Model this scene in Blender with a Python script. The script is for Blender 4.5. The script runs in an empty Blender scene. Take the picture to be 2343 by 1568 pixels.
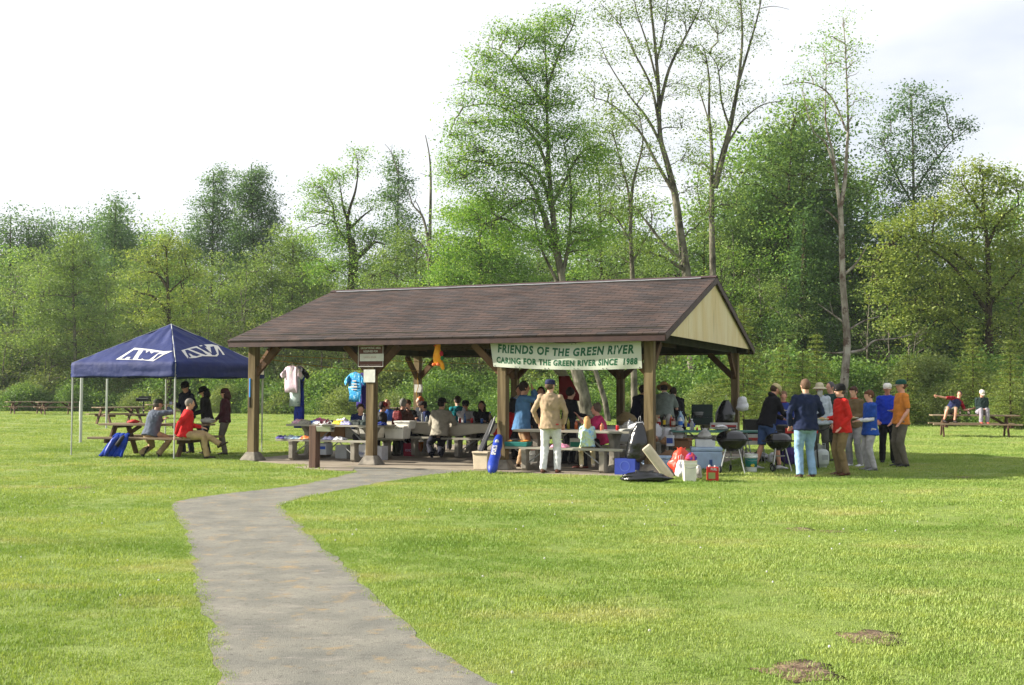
EXPOSURE = 1.32; SKY = .39; GR_BL = 90; GR_DEN = 1.0; DENS = 3.0; FEAT = 3.2; LEAFC = .86; HAZE = .00025
import bpy, math, random
import numpy as np
from mathutils import Vector, Matrix, Euler, noise as mnoise
R = math.radians
random.seed(7); rng = np.random.default_rng(7)
scene = bpy.context.scene
COL = scene.collection
# ---------------------------------------------------------------- camera model (2342 x 1568 measuring frame)
F_PX, PITCH, ROLL, HC = 2504.8, .0429, .0031, 1.6
def ray(px, py):
    u0, v0 = px-1171, py-784
    u = u0*math.cos(ROLL)+v0*math.sin(ROLL); v = -u0*math.sin(ROLL)+v0*math.cos(ROLL)
    x, yc, zc = u/F_PX, 1., -v/F_PX
    c, s = math.cos(PITCH), math.sin(PITCH)
    return Vector((x, yc*c-zc*s, yc*s+zc*c))
def G(px, py, z=0.):            # point where the sight line meets height z
    r = ray(px, py); t = (z-HC)/r.z; return Vector((r.x*t, r.y*t, z))
def W(px, py, Y):               # point on the sight line at distance Y
    r = ray(px, py); t = Y/r.y; return Vector((r.x*t, Y, HC+r.z*t))
SX0, SY0, STH = 2.62, 20.81, .4094      # shelter: front right post and heading
def S(A, B, z=0.):              # shelter coordinates: A to the left along the ridge, B to the back
    return Vector((SX0-math.cos(STH)*A+math.sin(STH)*B, SY0+math.sin(STH)*A+math.cos(STH)*B, z))
# ---------------------------------------------------------------- materials
MATS = {}
def srgb(r, g, b):
    f = lambda c: (c/255/12.92) if c/255 <= .04045 else ((c/255+.055)/1.055)**2.4
    return (f(r)*ALB, f(g)*ALB, f(b)*ALB)
ALB = .66
def nn(nt, t, **k):
    n = nt.nodes.new(t)
    for a, b in k.items(): setattr(n, a, b)
    return n
def mat(name, col, rough=.7, var=.15, scale=6., bump=0., bscale=40., metal=0., col2=None, stretch=(1, 1, 1), spec=.4, trans=0., alpha=1., detail=4., coord='Object', sheen=0.):
    if name in MATS: return MATS[name]
    m = bpy.data.materials.new(name); m.use_nodes = True; nt = m.node_tree
    b = nt.nodes['Principled BSDF']; b.inputs['Roughness'].default_value = rough; b.inputs['Metallic'].default_value = metal
    b.inputs['Specular IOR Level'].default_value = spec
    if sheen: b.inputs['Sheen Weight'].default_value = sheen
    if trans: b.inputs['Transmission Weight'].default_value = trans
    if alpha < 1: b.inputs['Alpha'].default_value = alpha
    tc = nn(nt, 'ShaderNodeTexCoord'); mp = nn(nt, 'ShaderNodeMapping'); mp.inputs['Scale'].default_value = stretch
    nt.links.new(tc.outputs[coord], mp.inputs[0])
    no = nn(nt, 'ShaderNodeTexNoise'); no.inputs['Scale'].default_value = scale; no.inputs['Detail'].default_value = detail
    nt.links.new(mp.outputs[0], no.inputs[0])
    cr = nn(nt, 'ShaderNodeValToRGB')
    c2 = col2 or tuple(min(1, c*(1+var)) for c in col)
    c1 = col if col2 else tuple(c*(1-var) for c in col)
    cr.color_ramp.elements[0].position = .36; cr.color_ramp.elements[1].position = .64
    cr.color_ramp.elements[0].color = (*c1, 1); cr.color_ramp.elements[1].color = (*c2, 1)
    nt.links.new(no.outputs[0], cr.inputs[0]); nt.links.new(cr.outputs[0], b.inputs['Base Color'])
    if bump:
        n2 = nn(nt, 'ShaderNodeTexNoise'); n2.inputs['Scale'].default_value = bscale; n2.inputs['Detail'].default_value = 5
        nt.links.new(mp.outputs[0], n2.inputs[0])
        bp = nn(nt, 'ShaderNodeBump'); bp.inputs['Strength'].default_value = 1.; bp.inputs['Distance'].default_value = bump
        nt.links.new(n2.outputs[0], bp.inputs['Height']); nt.links.new(bp.outputs[0], b.inputs['Normal'])
    MATS[name] = m; return m
def tiedye(name, cols, scale=5.):
    if name in MATS: return MATS[name]
    m = bpy.data.materials.new(name); m.use_nodes = True; nt = m.node_tree; b = nt.nodes['Principled BSDF']; b.inputs['Roughness'].default_value = .85
    tc = nn(nt, 'ShaderNodeTexCoord'); no = nn(nt, 'ShaderNodeTexNoise'); no.inputs['Scale'].default_value = scale; no.inputs['Detail'].default_value = 3; no.inputs['Distortion'].default_value = 1.5
    cr = nn(nt, 'ShaderNodeValToRGB'); cr.color_ramp.interpolation = 'EASE'
    el = cr.color_ramp.elements
    n = len(cols)
    el[0].position = .3; el[0].color = (*cols[0], 1); el[1].position = .7; el[1].color = (*cols[-1], 1)
    for i in range(1, n-1):
        e = el.new(.3+.4*i/(n-1)); e.color = (*cols[i], 1)
    nt.links.new(tc.outputs['Object'], no.inputs[0]); nt.links.new(no.outputs[0], cr.inputs[0]); nt.links.new(cr.outputs[0], b.inputs['Base Color'])
    MATS[name] = m; return m
# ---------------------------------------------------------------- mesh builder
class MB:
    def __init__(s): s.v = []; s.f = []; s.m = []
    def add(s, vs, fs, mi=0):
        o = len(s.v); s.v += [tuple(v) for v in vs]; s.f += [tuple(i+o for i in f) for f in fs]; s.m += [mi]*len(fs); return s
    def box(s, c, sz, rot=None, mi=0, taper=1.):
        M = rot.to_matrix() if isinstance(rot, Euler) else (rot or Matrix.Identity(3))
        hx, hy, hz = sz[0]/2, sz[1]/2, sz[2]/2; vs = []
        for z, k in ((-hz, 1), (hz, taper)):
            for x, y in ((-hx, -hy), (hx, -hy), (hx, hy), (-hx, hy)): vs.append(Vector(c)+M@Vector((x*k, y*k, z)))
        return s.add(vs, [(3, 2, 1, 0), (4, 5, 6, 7), (0, 1, 5, 4), (1, 2, 6, 5), (2, 3, 7, 6), (3, 0, 4, 7)], mi)
    def bar(s, p, q, w, h, up=(0, 0, 1), mi=0):       # beam from p to q, w across, h along up
        p, q = Vector(p), Vector(q); d = (q-p); L = d.length; d.normalize(); u = Vector(up)
        x = d.cross(u)
        if x.length < 1e-4: u = Vector((0, 1, 0)); x = d.cross(u)
        x.normalize(); u = x.cross(d)
        M = Matrix((x, d, u)).transposed()
        return s.box((p+q)/2, (w, L, h), M, mi)
    def loft(s, rings, mi=0, caps=True, closed=True):
        n = len(rings[0]); vs = [v for r in rings for v in r]; fs = []
        for i in range(len(rings)-1):
            for j in range(n if closed else n-1):
                k = (j+1) % n; fs.append((i*n+j, i*n+k, (i+1)*n+k, (i+1)*n+j))
        if caps: fs.append(tuple(reversed(range(n)))); fs.append(tuple((len(rings)-1)*n+j for j in range(n)))
        return s.add(vs, fs, mi)
    def tube(s, pts, rad, n=8, mi=0, caps=True, flat=1.):
        pts = [Vector(p) for p in pts]
        if not hasattr(rad, '__len__'): rad = [rad]*len(pts)
        rings = []; ref = None
        for i, p in enumerate(pts):
            d = (pts[min(i+1, len(pts)-1)]-pts[max(i-1, 0)]).normalized()
            if ref is None: ref = Vector((0, 0, 1)) if abs(d.z) < .9 else Vector((1, 0, 0))
            x = d.cross(ref).normalized(); y = x.cross(d).normalized(); ref = y
            rings.append([p+(x*math.cos(a)+y*math.sin(a)*flat)*rad[i] for a in [2*math.pi*j/n for j in range(n)]])
        return s.loft(rings, mi, caps)
    def lathe(s, prof, c=(0, 0, 0), n=20, mi=0, sx=1., sy=1.):
        c = Vector(c); rings = [[c+Vector((r*sx*math.cos(2*math.pi*j/n), r*sy*math.sin(2*math.pi*j/n), z)) for j in range(n)] for r, z in prof]
        return s.loft(rings, mi)
    def ell(s, c, r, n=12, m=8, mi=0, M=None, bumpy=0., seed=0):
        c = Vector(c); M = M or Matrix.Identity(3); rings = []
        for i in range(m+1):
            t = math.pi*(i/m); t = min(max(t, .06), math.pi-.06)
            ring = []
            for j in range(n):
                a = 2*math.pi*j/n; d = Vector((math.sin(t)*math.cos(a), math.sin(t)*math.sin(a), -math.cos(t)))
                k = 1+bumpy*mnoise.noise(d*2.3+Vector((seed*3.7, seed, 0)))
                ring.append(c+M@Vector((d.x*r[0]*k, d.y*r[1]*k, d.z*r[2]*k)))
            rings.append(ring)
        return s.loft(rings, mi)
    def poly(s, pts, thick, nrm, mi=0):               # flat polygon given thickness along -nrm
        n = len(pts); nrm = Vector(nrm); vs = [Vector(p) for p in pts]+[Vector(p)-nrm*thick for p in pts]
        return s.add(vs, [tuple(range(n)), tuple(reversed(range(n, 2*n)))]+[(i, n+i, n+(i+1) % n, (i+1) % n) for i in range(n)], mi)
    def prism(s, prof, x0, x1, mi=0):                 # profile in (y,z), extruded along x
        n = len(prof); vs = [(x0, y, z) for y, z in prof]+[(x1, y, z) for y, z in prof]
        return s.add(vs, [tuple(range(n)), tuple(reversed(range(n, 2*n)))]+[(i, n+i, n+(i+1) % n, (i+1) % n) for i in range(n)], mi)
    def mesh(s, name, mats, smooth=False):
        me = bpy.data.meshes.new(name); me.from_pydata(s.v, [], s.f)
        for m in (mats if isinstance(mats, (list, tuple)) else [mats]):
            if m: me.materials.append(m)
        if any(s.m): me.polygons.foreach_set('material_index', s.m)
        if smooth: me.polygons.foreach_set('use_smooth', [True]*len(me.polygons))
        me.update(); return me
    def build(s, name, mats, parent=None, smooth=False, bevel=0., loc=None, rz=None, recalc=True):
        me = s.mesh(name, mats, smooth)
        if recalc:
            import bmesh
            bm = bmesh.new(); bm.from_mesh(me); bmesh.ops.recalc_face_normals(bm, faces=bm.faces); bm.to_mesh(me); bm.free()
        return link(name, me, parent, bevel, loc, rz)
def link(name, me, parent=None, bevel=0., loc=None, rz=None):
    o = bpy.data.objects.new(name, me); COL.objects.link(o)
    if parent is not None: o.parent = parent
    if loc is not None: o.location = loc
    if rz is not None: o.rotation_euler = (0, 0, rz)
    if bevel:
        b = o.modifiers.new('bevel', 'BEVEL'); b.width = bevel; b.segments = 2; b.limit_method = 'ANGLE'; b.angle_limit = R(40)
    return o
def tag(o, label=None, cat=None, group=None, kind=None):
    if label: o['label'] = label
    if cat: o['category'] = cat
    if group: o['group'] = group
    if kind: o['kind'] = kind
    return o
def thing(name, label, cat, loc=(0, 0, 0), rz=0., group=None):
    o = bpy.data.objects.new(name, None); COL.objects.link(o); o.empty_display_size = .2
    o.location = loc; o.rotation_euler = (0, 0, rz); return tag(o, label, cat, group)
def copy_tree(o, parent=None):
    c = o.copy(); COL.objects.link(c); c.parent = parent
    for ch in list(o.children): copy_tree(ch, c)
    return c
def text_mesh(txt, size=1., shear=0., bold=0., align='CENTER', spacing=1.):
    cu = bpy.data.curves.new('lettering', 'FONT'); cu.body = txt; cu.size = size; cu.shear = shear; cu.offset = bold; cu.align_x = align; cu.space_character = spacing
    cu.resolution_u = 3
    o = bpy.data.objects.new('lettering', cu); COL.objects.link(o)
    dg = bpy.context.evaluated_depsgraph_get(); me = bpy.data.meshes.new_from_object(o.evaluated_get(dg))
    bpy.data.objects.remove(o); return me
def put_text(parent, txt, size, origin, xdir, ydir, m, shear=0., bold=0., warp=None, name='lettering', off=.003, spacing=1., width=None):
    me = text_mesh(txt, size, shear, bold, spacing=spacing)
    x, y = Vector(xdir).normalized(), Vector(ydir).normalized(); n = x.cross(y); org = Vector(origin)
    co = [v.co.copy() for v in me.vertices]
    k = 1.
    if width and co:
        w = max(c.x for c in co)-min(c.x for c in co); k = width/w
    for v, c in zip(me.vertices, co):
        v.co = org+x*(c.x*k)+y*c.y+n*off
        if warp: v.co = warp(v.co)
    me.materials.clear(); me.materials.append(m); me.update()
    return link(name, me, parent)
def fast_mesh(name, verts, faces_n, loops, mats, mi=None, attr=None, smooth=False):
    """verts (N,3); all faces have faces_n corners; loops flat array"""
    me = bpy.data.meshes.new(name); nv = len(verts); nf = len(loops)//faces_n
    me.vertices.add(nv); me.vertices.foreach_set('co', np.asarray(verts, dtype=np.float32).ravel())
    me.loops.add(len(loops)); me.loops.foreach_set('vertex_index', np.asarray(loops, dtype=np.int32))
    me.polygons.add(nf); me.polygons.foreach_set('loop_start', np.arange(0, nf*faces_n, faces_n, dtype=np.int32))
    for m in mats: me.materials.append(m)
    if mi is not None: me.polygons.foreach_set('material_index', np.asarray(mi, dtype=np.int32))
    if smooth: me.polygons.foreach_set('use_smooth', np.ones(nf, dtype=bool))
    if attr is not None:
        a = me.attributes.new('tint', 'FLOAT', 'FACE'); a.data.foreach_set('value', np.asarray(attr, dtype=np.float32))
    me.update(calc_edges=True); me.validate(); return me
# ================================================================ camera, world, sun
cam_d = bpy.data.cameras.new('camera'); cam = bpy.data.objects.new('camera', cam_d); COL.objects.link(cam)
cam_d.sensor_width = 36; cam_d.lens = 36*F_PX/2342; cam_d.clip_end = 3000; cam_d.clip_start = .1
cam.location = (0, 0, HC)
cam.matrix_world = Matrix.Translation((0, 0, HC)) @ Matrix.Rotation(math.pi/2+PITCH, 4, 'X') @ Matrix.Rotation(ROLL, 4, 'Z')
scene.camera = cam
SUN_EL = R(25); SUN_DIR = Vector((-.975*math.cos(SUN_EL), .10*math.cos(SUN_EL), math.sin(SUN_EL))).normalized()
sd = bpy.data.lights.new('sun', 'SUN'); sd.energy = 5.0; sd.angle = R(.6); sd.color = (1, .93, .80)
so = bpy.data.objects.new('sun', sd); COL.objects.link(so); so.rotation_euler = (-SUN_DIR).to_track_quat('-Z', 'Y').to_euler(); so.location = (-30, 5, 30)
w = bpy.data.worlds.new('World'); scene.world = w; w.use_nodes = True; nt = w.node_tree
bg = nt.nodes['Background']; out = nt.nodes['World Output']
sky = nn(nt, 'ShaderNodeTexSky', sky_type='NISHITA'); sky.sun_disc = False; sky.sun_elevation = SUN_EL; sky.sun_rotation = math.atan2(SUN_DIR.x, SUN_DIR.y)
nt.links.new(sky.outputs[0], bg.inputs[0]); bg.inputs[1].default_value = .12
bg2 = nn(nt, 'ShaderNodeBackground'); bg2.inputs[1].default_value = SKY
tc = nn(nt, 'ShaderNodeTexCoord'); mp = nn(nt, 'ShaderNodeMapping'); mp.inputs['Scale'].default_value = (1, 1, 3.0); mp.inputs['Location'].default_value = (.35, .1, .2)
no = nn(nt, 'ShaderNodeTexNoise'); no.inputs['Scale'].default_value = 2.2; no.inputs['Detail'].default_value = 5; no.inputs['Roughness'].default_value = .5
cr = nn(nt, 'ShaderNodeValToRGB'); cr.color_ramp.elements[0].position = .33; cr.color_ramp.elements[0].color = (.74, .80, .92, 1); cr.color_ramp.elements[1].position = .50; cr.color_ramp.elements[1].color = (1.12, 1.13, 1.15, 1)
nt.links.new(tc.outputs['Generated'], mp.inputs[0]); nt.links.new(mp.outputs[0], no.inputs[0]); nt.links.new(no.outputs[0], cr.inputs[0]); nt.links.new(cr.outputs[0], bg2.inputs[0])
mx = nn(nt, 'ShaderNodeMixShader'); mx.inputs[0].default_value = .9
nt.links.new(bg.outputs[0], mx.inputs[1]); nt.links.new(bg2.outputs[0], mx.inputs[2]); nt.links.new(mx.outputs[0], out.inputs[0])
scene.view_settings.view_transform = 'Standard'; scene.view_settings.look = 'None'; scene.view_settings.exposure = EXPOSURE; scene.view_settings.gamma = 1
scene.cycles.max_bounces = 6; scene.cycles.diffuse_bounces = 3; scene.cycles.transparent_max_bounces = 8; scene.cycles.glossy_bounces = 3; scene.cycles.caustics_reflective = False; scene.cycles.caustics_refractive = False
# ================================================================ ground
def lawn_mat():
    m = bpy.data.materials.new('lawn'); m.use_nodes = True; nt = m.node_tree; b = nt.nodes['Principled BSDF']; b.inputs['Roughness'].default_value = .9; b.inputs['Specular IOR Level'].default_value = .15
    tc = nn(nt, 'ShaderNodeTexCoord')
    def noi(s, d=4, sc=(1, 1, 1)):
        mp = nn(nt, 'ShaderNodeMapping'); mp.inputs['Scale'].default_value = sc; nt.links.new(tc.outputs['Object'], mp.inputs[0])
        n = nn(nt, 'ShaderNodeTexNoise'); n.inputs['Scale'].default_value = s; n.inputs['Detail'].default_value = d; nt.links.new(mp.outputs[0], n.inputs[0]); return n
    def ramp(n, a, b_, p, q):
        c = nn(nt, 'ShaderNodeValToRGB'); c.color_ramp.elements[0].position = p; c.color_ramp.elements[1].position = q
        c.color_ramp.elements[0].color = (*a, 1); c.color_ramp.elements[1].color = (*b_, 1); nt.links.new(n.outputs[0], c.inputs[0]); return c
    def mixc(f, a, b_, t='MIX', fv=None):
        x = nn(nt, 'ShaderNodeMix', data_type='RGBA', blend_type=t)
        if fv is not None: x.inputs[0].default_value = fv
        else: nt.links.new(f.outputs[0], x.inputs[0])
        nt.links.new(a, x.inputs[6]); nt.links.new(b_, x.inputs[7]); return x.outputs[2]
    base = ramp(noi(1.1, 6), (.13, .195, .035), (.22, .28, .065), .35, .65)
    fine = ramp(noi(55, 5), (.11, .165, .03), (.27, .33, .10), .3, .7)
    c = mixc(None, base.outputs[0], fine.outputs[0], fv=.45)
    dry = ramp(noi(.55, 7, (1, 1.8, 1)), (0, 0, 0), (1, 1, 1), .56, .72)
    dryc = ramp(noi(30, 4), (.26, .26, .08), (.38, .34, .14), .3, .7)
    dm = nn(nt, 'ShaderNodeMath', operation='MULTIPLY'); dm.inputs[1].default_value = .6; nt.links.new(dry.outputs[0], dm.inputs[0])
    c = mixc(dm, c, dryc.outputs[0])
    nt.links.new(c, b.inputs['Base Color'])
    n2 = noi(70, 6); bp = nn(nt, 'ShaderNodeBump'); bp.inputs['Distance'].default_value = .03; bp.inputs['Strength'].default_value = .8
    nt.links.new(n2.outputs[0], bp.inputs['Height']); nt.links.new(bp.outputs[0], b.inputs['Normal']); return m
def leafmat(name, a, b_, c_=None, transl=.42, rough=.55, spec=.25):
    if name in MATS: return MATS[name]
    if name != 'grass blades': a, b_, c_ = [tuple(v*LEAFC for v in q) if q else q for q in (a, b_, c_)]
    m = bpy.data.materials.new(name); m.use_nodes = True; nt = m.node_tree; p = nt.nodes['Principled BSDF']
    at = nn(nt, 'ShaderNodeAttribute'); at.attribute_name = 'tint'; cr = nn(nt, 'ShaderNodeValToRGB')
    cr.color_ramp.elements[0].position = .1; cr.color_ramp.elements[0].color = (*a, 1); cr.color_ramp.elements[1].position = .9; cr.color_ramp.elements[1].color = (*(c_ or b_), 1)
    if c_: e = cr.color_ramp.elements.new(.55); e.color = (*b_, 1)
    nt.links.new(at.outputs['Fac'], cr.inputs[0]); nt.links.new(cr.outputs[0], p.inputs['Base Color']); p.inputs['Roughness'].default_value = rough; p.inputs['Specular IOR Level'].default_value = spec
    tr = nn(nt, 'ShaderNodeBsdfTranslucent'); mu = nn(nt, 'ShaderNodeMix', data_type='RGBA', blend_type='MULTIPLY'); mu.inputs[0].default_value = 1; mu.inputs[7].default_value = (1.2, 1.15, .55, 1)
    nt.links.new(cr.outputs[0], mu.inputs[6]); nt.links.new(mu.outputs[2], tr.inputs[0])
    ms = nn(nt, 'ShaderNodeMixShader'); ms.inputs[0].default_value = transl; nt.links.new(p.outputs[0], ms.inputs[1]); nt.links.new(tr.outputs[0], ms.inputs[2])
    nt.links.new(ms.outputs[0], nt.nodes['Material Output'].inputs[0]); MATS[name] = m
    if name == 'grass blades':      # dry and lush patches across the lawn, by place
        ge = nn(nt, 'ShaderNodeNewGeometry'); fac = []
        for sc, lo, hi, off in ((.55, .54, .70, 0), (1.6, .50, .64, 7), (.28, .45, .65, 20)):
            mp = nn(nt, 'ShaderNodeMapping'); mp.inputs['Scale'].default_value = (1, 1.8, 0); mp.inputs['Location'].default_value = (off, 0, 0); nt.links.new(ge.outputs['Position'], mp.inputs[0])
            n_ = nn(nt, 'ShaderNodeTexNoise'); n_.inputs['Scale'].default_value = sc; n_.inputs['Detail'].default_value = 7; nt.links.new(mp.outputs[0], n_.inputs[0]); r_ = nn(nt, 'ShaderNodeMapRange'); r_.inputs[1].default_value = lo; r_.inputs[2].default_value = hi; r_.inputs[4].default_value = .75; nt.links.new(n_.outputs[0], r_.inputs[0]); fac.append(r_)
        cur = cr.outputs[0]
        for r_, colr in zip(fac, ((.44, .41, .19), (.35, .41, .11), (.13, .235, .035))):
            x = nn(nt, 'ShaderNodeMix', data_type='RGBA'); nt.links.new(r_.outputs[0], x.inputs[0]); nt.links.new(cur, x.inputs[6]); x.inputs[7].default_value = (*colr, 1); cur = x.outputs[2]
        nt.links.new(cur, p.inputs['Base Color']); nt.links.new(cur, mu.inputs[6])
    return m
LAWN = lawn_mat()
mb = MB(); mb.add([(-900, -300, 0), (900, -300, 0), (900, 1500, 0), (-900, 1500, 0)], [(0, 1, 2, 3)])
tag(mb.build('lawn_ground', LAWN), kind='structure')
M_asph = mat('asphalt', srgb(130, 129, 121), .95, scale=2.2, col2=srgb(154, 151, 139), bump=.006, bscale=160, detail=9, spec=.2)
nt = M_asph.node_tree
# scattered dry clippings and pale worn spots
def speckle(m, col, scale, lo, hi, amount=.8, stretch=(1, 1, 1)):
    nt = m.node_tree; b = nt.nodes['Principled BSDF']; src = b.inputs['Base Color'].links[0].from_socket
    tc = nn(nt, 'ShaderNodeTexCoord'); mp = nn(nt, 'ShaderNodeMapping'); mp.inputs['Scale'].default_value = stretch; nt.links.new(tc.outputs['Object'], mp.inputs[0])
    n = nn(nt, 'ShaderNodeTexNoise'); n.inputs['Scale'].default_value = scale; n.inputs['Detail'].default_value = 8; n.inputs['Roughness'].default_value = .62; nt.links.new(mp.outputs[0], n.inputs[0])
    r = nn(nt, 'ShaderNodeMapRange'); r.inputs[1].default_value = lo; r.inputs[2].default_value = hi; r.inputs[4].default_value = amount; nt.links.new(n.outputs[0], r.inputs[0])
    x = nn(nt, 'ShaderNodeMix', data_type='RGBA'); nt.links.new(r.outputs[0], x.inputs[0]); nt.links.new(src, x.inputs[6]); x.inputs[7].default_value = (*col, 1); nt.links.new(x.outputs[2], b.inputs['Base Color'])
speckle(M_asph, srgb(104, 100, 94), 13, .54, .66, .5)
speckle(M_asph, srgb(186, 158, 112), 4.2, .56, .70, .7)
speckle(M_asph, srgb(176, 168, 158), 2.6, .57, .68, .55, (1, 2.2, 1))
speckle(M_asph, srgb(92, 88, 84), 60, .56, .66, .6)
speckle(M_asph, srgb(215, 208, 195), 95, .64, .70, .8)
M_conc = mat('slab concrete', srgb(158, 146, 130), .9, scale=1.1, col2=srgb(182, 170, 152), bump=.002, bscale=70, detail=8, spec=.2)
speckle(M_conc, srgb(120, 108, 94), 1.9, .55, .7, .5)
LE = [(812, 1081), (700, 1108), (640, 1116), (560, 1125), (500, 1132), (450, 1139), (405, 1147), (386, 1155), (392, 1168), (408, 1192), (420, 1214), (430, 1245), (436, 1275), (448, 1320), (458, 1360), (468, 1400), (482, 1440), (488, 1475), (496, 1520), (505, 1568), (520, 1660), (560, 1900)]
RE = [(1010, 1084), (960, 1091), (900, 1100), (835, 1112), (760, 1126), (700, 1138), (655, 1149), (640, 1158), (655, 1178), (682, 1202), (715, 1232), (748, 1262), (782, 1292), (818, 1322), (852, 1355), (890, 1390), (925, 1424), (958, 1448), (995, 1480), (1040, 1512), (1112, 1552), (1165, 1580), (1300, 1660), (1500, 1900)]
def resample(px, n):
    P = [G(*p) for p in px]; L = [0]
    for a, b in zip(P, P[1:]): L.append(L[-1]+(b-a).length)
    out = []
    for i in range(n):
        t = L[-1]*i/(n-1); k = max(j for j in range(len(L)-1) if L[j] <= t+1e-9); u = (t-L[k])/(L[k+1]-L[k]); out.append(P[k].lerp(P[k+1], u))
    return out
le, re_ = resample(LE, 150), resample(RE, 150)
jit = lambda p, i, s: p+Vector((mnoise.noise(Vector((i*.31, s, 0)))*.07+mnoise.noise(Vector((i*.9, s, 3)))*.035, mnoise.noise(Vector((i*.27, s, 9)))*.05, .004))
mb = MB(); vs = []
for i in range(150): vs += [jit(le[i], i, 1.5), jit(re_[i], i, 7.5)]
mb.add(vs, [(2*i, 2*i+1, 2*i+3, 2*i+2) for i in range(149)])
# apron joining the path to the slab
a0, a1 = jit(le[0], 0, 1.5), jit(re_[0], 0, 7.5)
mb.add([a0, a1, S(3.35, -.62, .004), S(4.3, -.63, .004), S(5.4, -.63, .004), S(6.2, -.64, .004)], [(0, 1, 2, 3, 4, 5)])
tag(mb.build('path', M_asph), kind='structure')
PATHPOLY = [(p.x, p.y) for p in le]+[(p.x, p.y) for p in reversed(re_)]
mb = MB()
sl = [(-.45, -.62), (1.5, -.66), (3.0, -.60), (6.2, -.62), (7.4, -.62), (8.1, -.48), (9.0, -.1), (9.55, .35), (9.6, 4), (9.6, 8.3), (-.45, 8.3), (-.5, 4)]
mb.add([S(a, b, .010) for a, b in sl]+[S(a, b, -.08) for a, b in sl], [tuple(range(12))]+[(i, 12+i, 12+(i+1) % 12, (i+1) % 12) for i in range(12)])
tag(mb.build('concrete_slab', M_conc), kind='structure')
mb = MB(); bl = G(719, 1072)
pad = [G(668, 1070), G(730, 1063), G(812, 1070), G(806, 1078), G(740, 1077)]
mb.add([(p.x, p.y, .007) for p in pad], [tuple(range(5))])
tag(mb.build('concrete_pavement', M_conc), kind='structure')
SLABPOLY = [(S(a, b).x, S(a, b).y) for a, b in sl]+[]
PADPOLY = [(p.x, p.y) for p in pad]
APRON = [(p.x, p.y) for p in (a0, a1, S(3.35, -.62), S(6.2, -.64))]
def inpoly(x, y, P):
    ins = np.zeros(x.shape, bool); n = len(P)
    for i in range(n):
        x1, y1 = P[i]; x2, y2 = P[(i+1) % n]
        c = ((y1 > y) != (y2 > y)) & (x < (x2-x1)*(y-y1)/((y2-y1) if abs(y2-y1) > 1e-9 else 1e-9)+x1); ins ^= c
    return ins
# bare soil patches
SOIL = [(1850, 1538, .25, .12), (1990, 1457, .24, .13), (1830, 1211, .20, .10), (1908, 1217, .16, .08), (2200, 1092, .22, .12), (1088, 1165, .12, .12), (185, 1117, .20, .08), (910, 1052, .25, .1), (1536, 1202, .08, .12)]
M_soil = mat('bare soil', srgb(104, 80, 60), .95, scale=12, col2=srgb(168, 146, 116), bump=.05, bscale=40)
soil_xy = []; mb = MB()
for k, (px, py, a, b) in enumerate(SOIL):
    if a == 0: continue
    c = G(px, py); n = 22; ring = []; ring2 = []
    for j in range(n):
        t = 2*math.pi*j/n; r = 1+.7*mnoise.noise(Vector((math.cos(t)*1.5, math.sin(t)*1.5, k*3.1)))+.35*mnoise.noise(Vector((math.cos(t)*5, math.sin(t)*5, k*3.1)))
        ring.append(c+Vector((math.cos(t)*a*r, math.sin(t)*a*.8*r, .003))); ring2.append(c+Vector((math.cos(t)*a*.45*r, math.sin(t)*a*.4*r, .006)))
    mb.loft([ring, ring2]); soil_xy.append((c.x, c.y, a))
tag(mb.build('bare_soil', M_soil, smooth=True), kind='stuff', label='small patches of bare brown soil in the lawn', cat='soil')
# ---------------------------------------------------------------- grass blades: one object, clumps placed by geometry nodes
def blades(n, rad, hmin, hmax, wid, lean=.6):
    vs = []; lo = []; at = []
    for i in range(n):
        a = rng.uniform(0, 2*math.pi); r = rad*math.sqrt(rng.uniform()); x, y = r*math.cos(a), r*math.sin(a); h = rng.uniform(hmin, hmax); d = rng.uniform(0, 2*math.pi); l = rng.uniform(.1, lean)*h
        wx, wy = math.cos(d+1.57)*wid/2, math.sin(d+1.57)*wid/2; dx, dy = math.cos(d)*l, math.sin(d)*l; o = len(vs)
        vs += [(x-wx, y-wy, -.004), (x+wx, y+wy, -.004), (x+dx*.35+wx*.8, y+dy*.35+wy*.8, h*.6), (x+dx*.35-wx*.8, y+dy*.35-wy*.8, h*.6), (x+dx+wx*.2, y+dy+wy*.2, h*.93), (x+dx-wx*.2, y+dy-wy*.2, h*.93)]
        lo += [o, o+1, o+2, o+3, o+3, o+2, o+4, o+5]; t = rng.uniform(); at += [t, t]
    return np.array(vs), np.array(lo), np.array(at)
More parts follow.
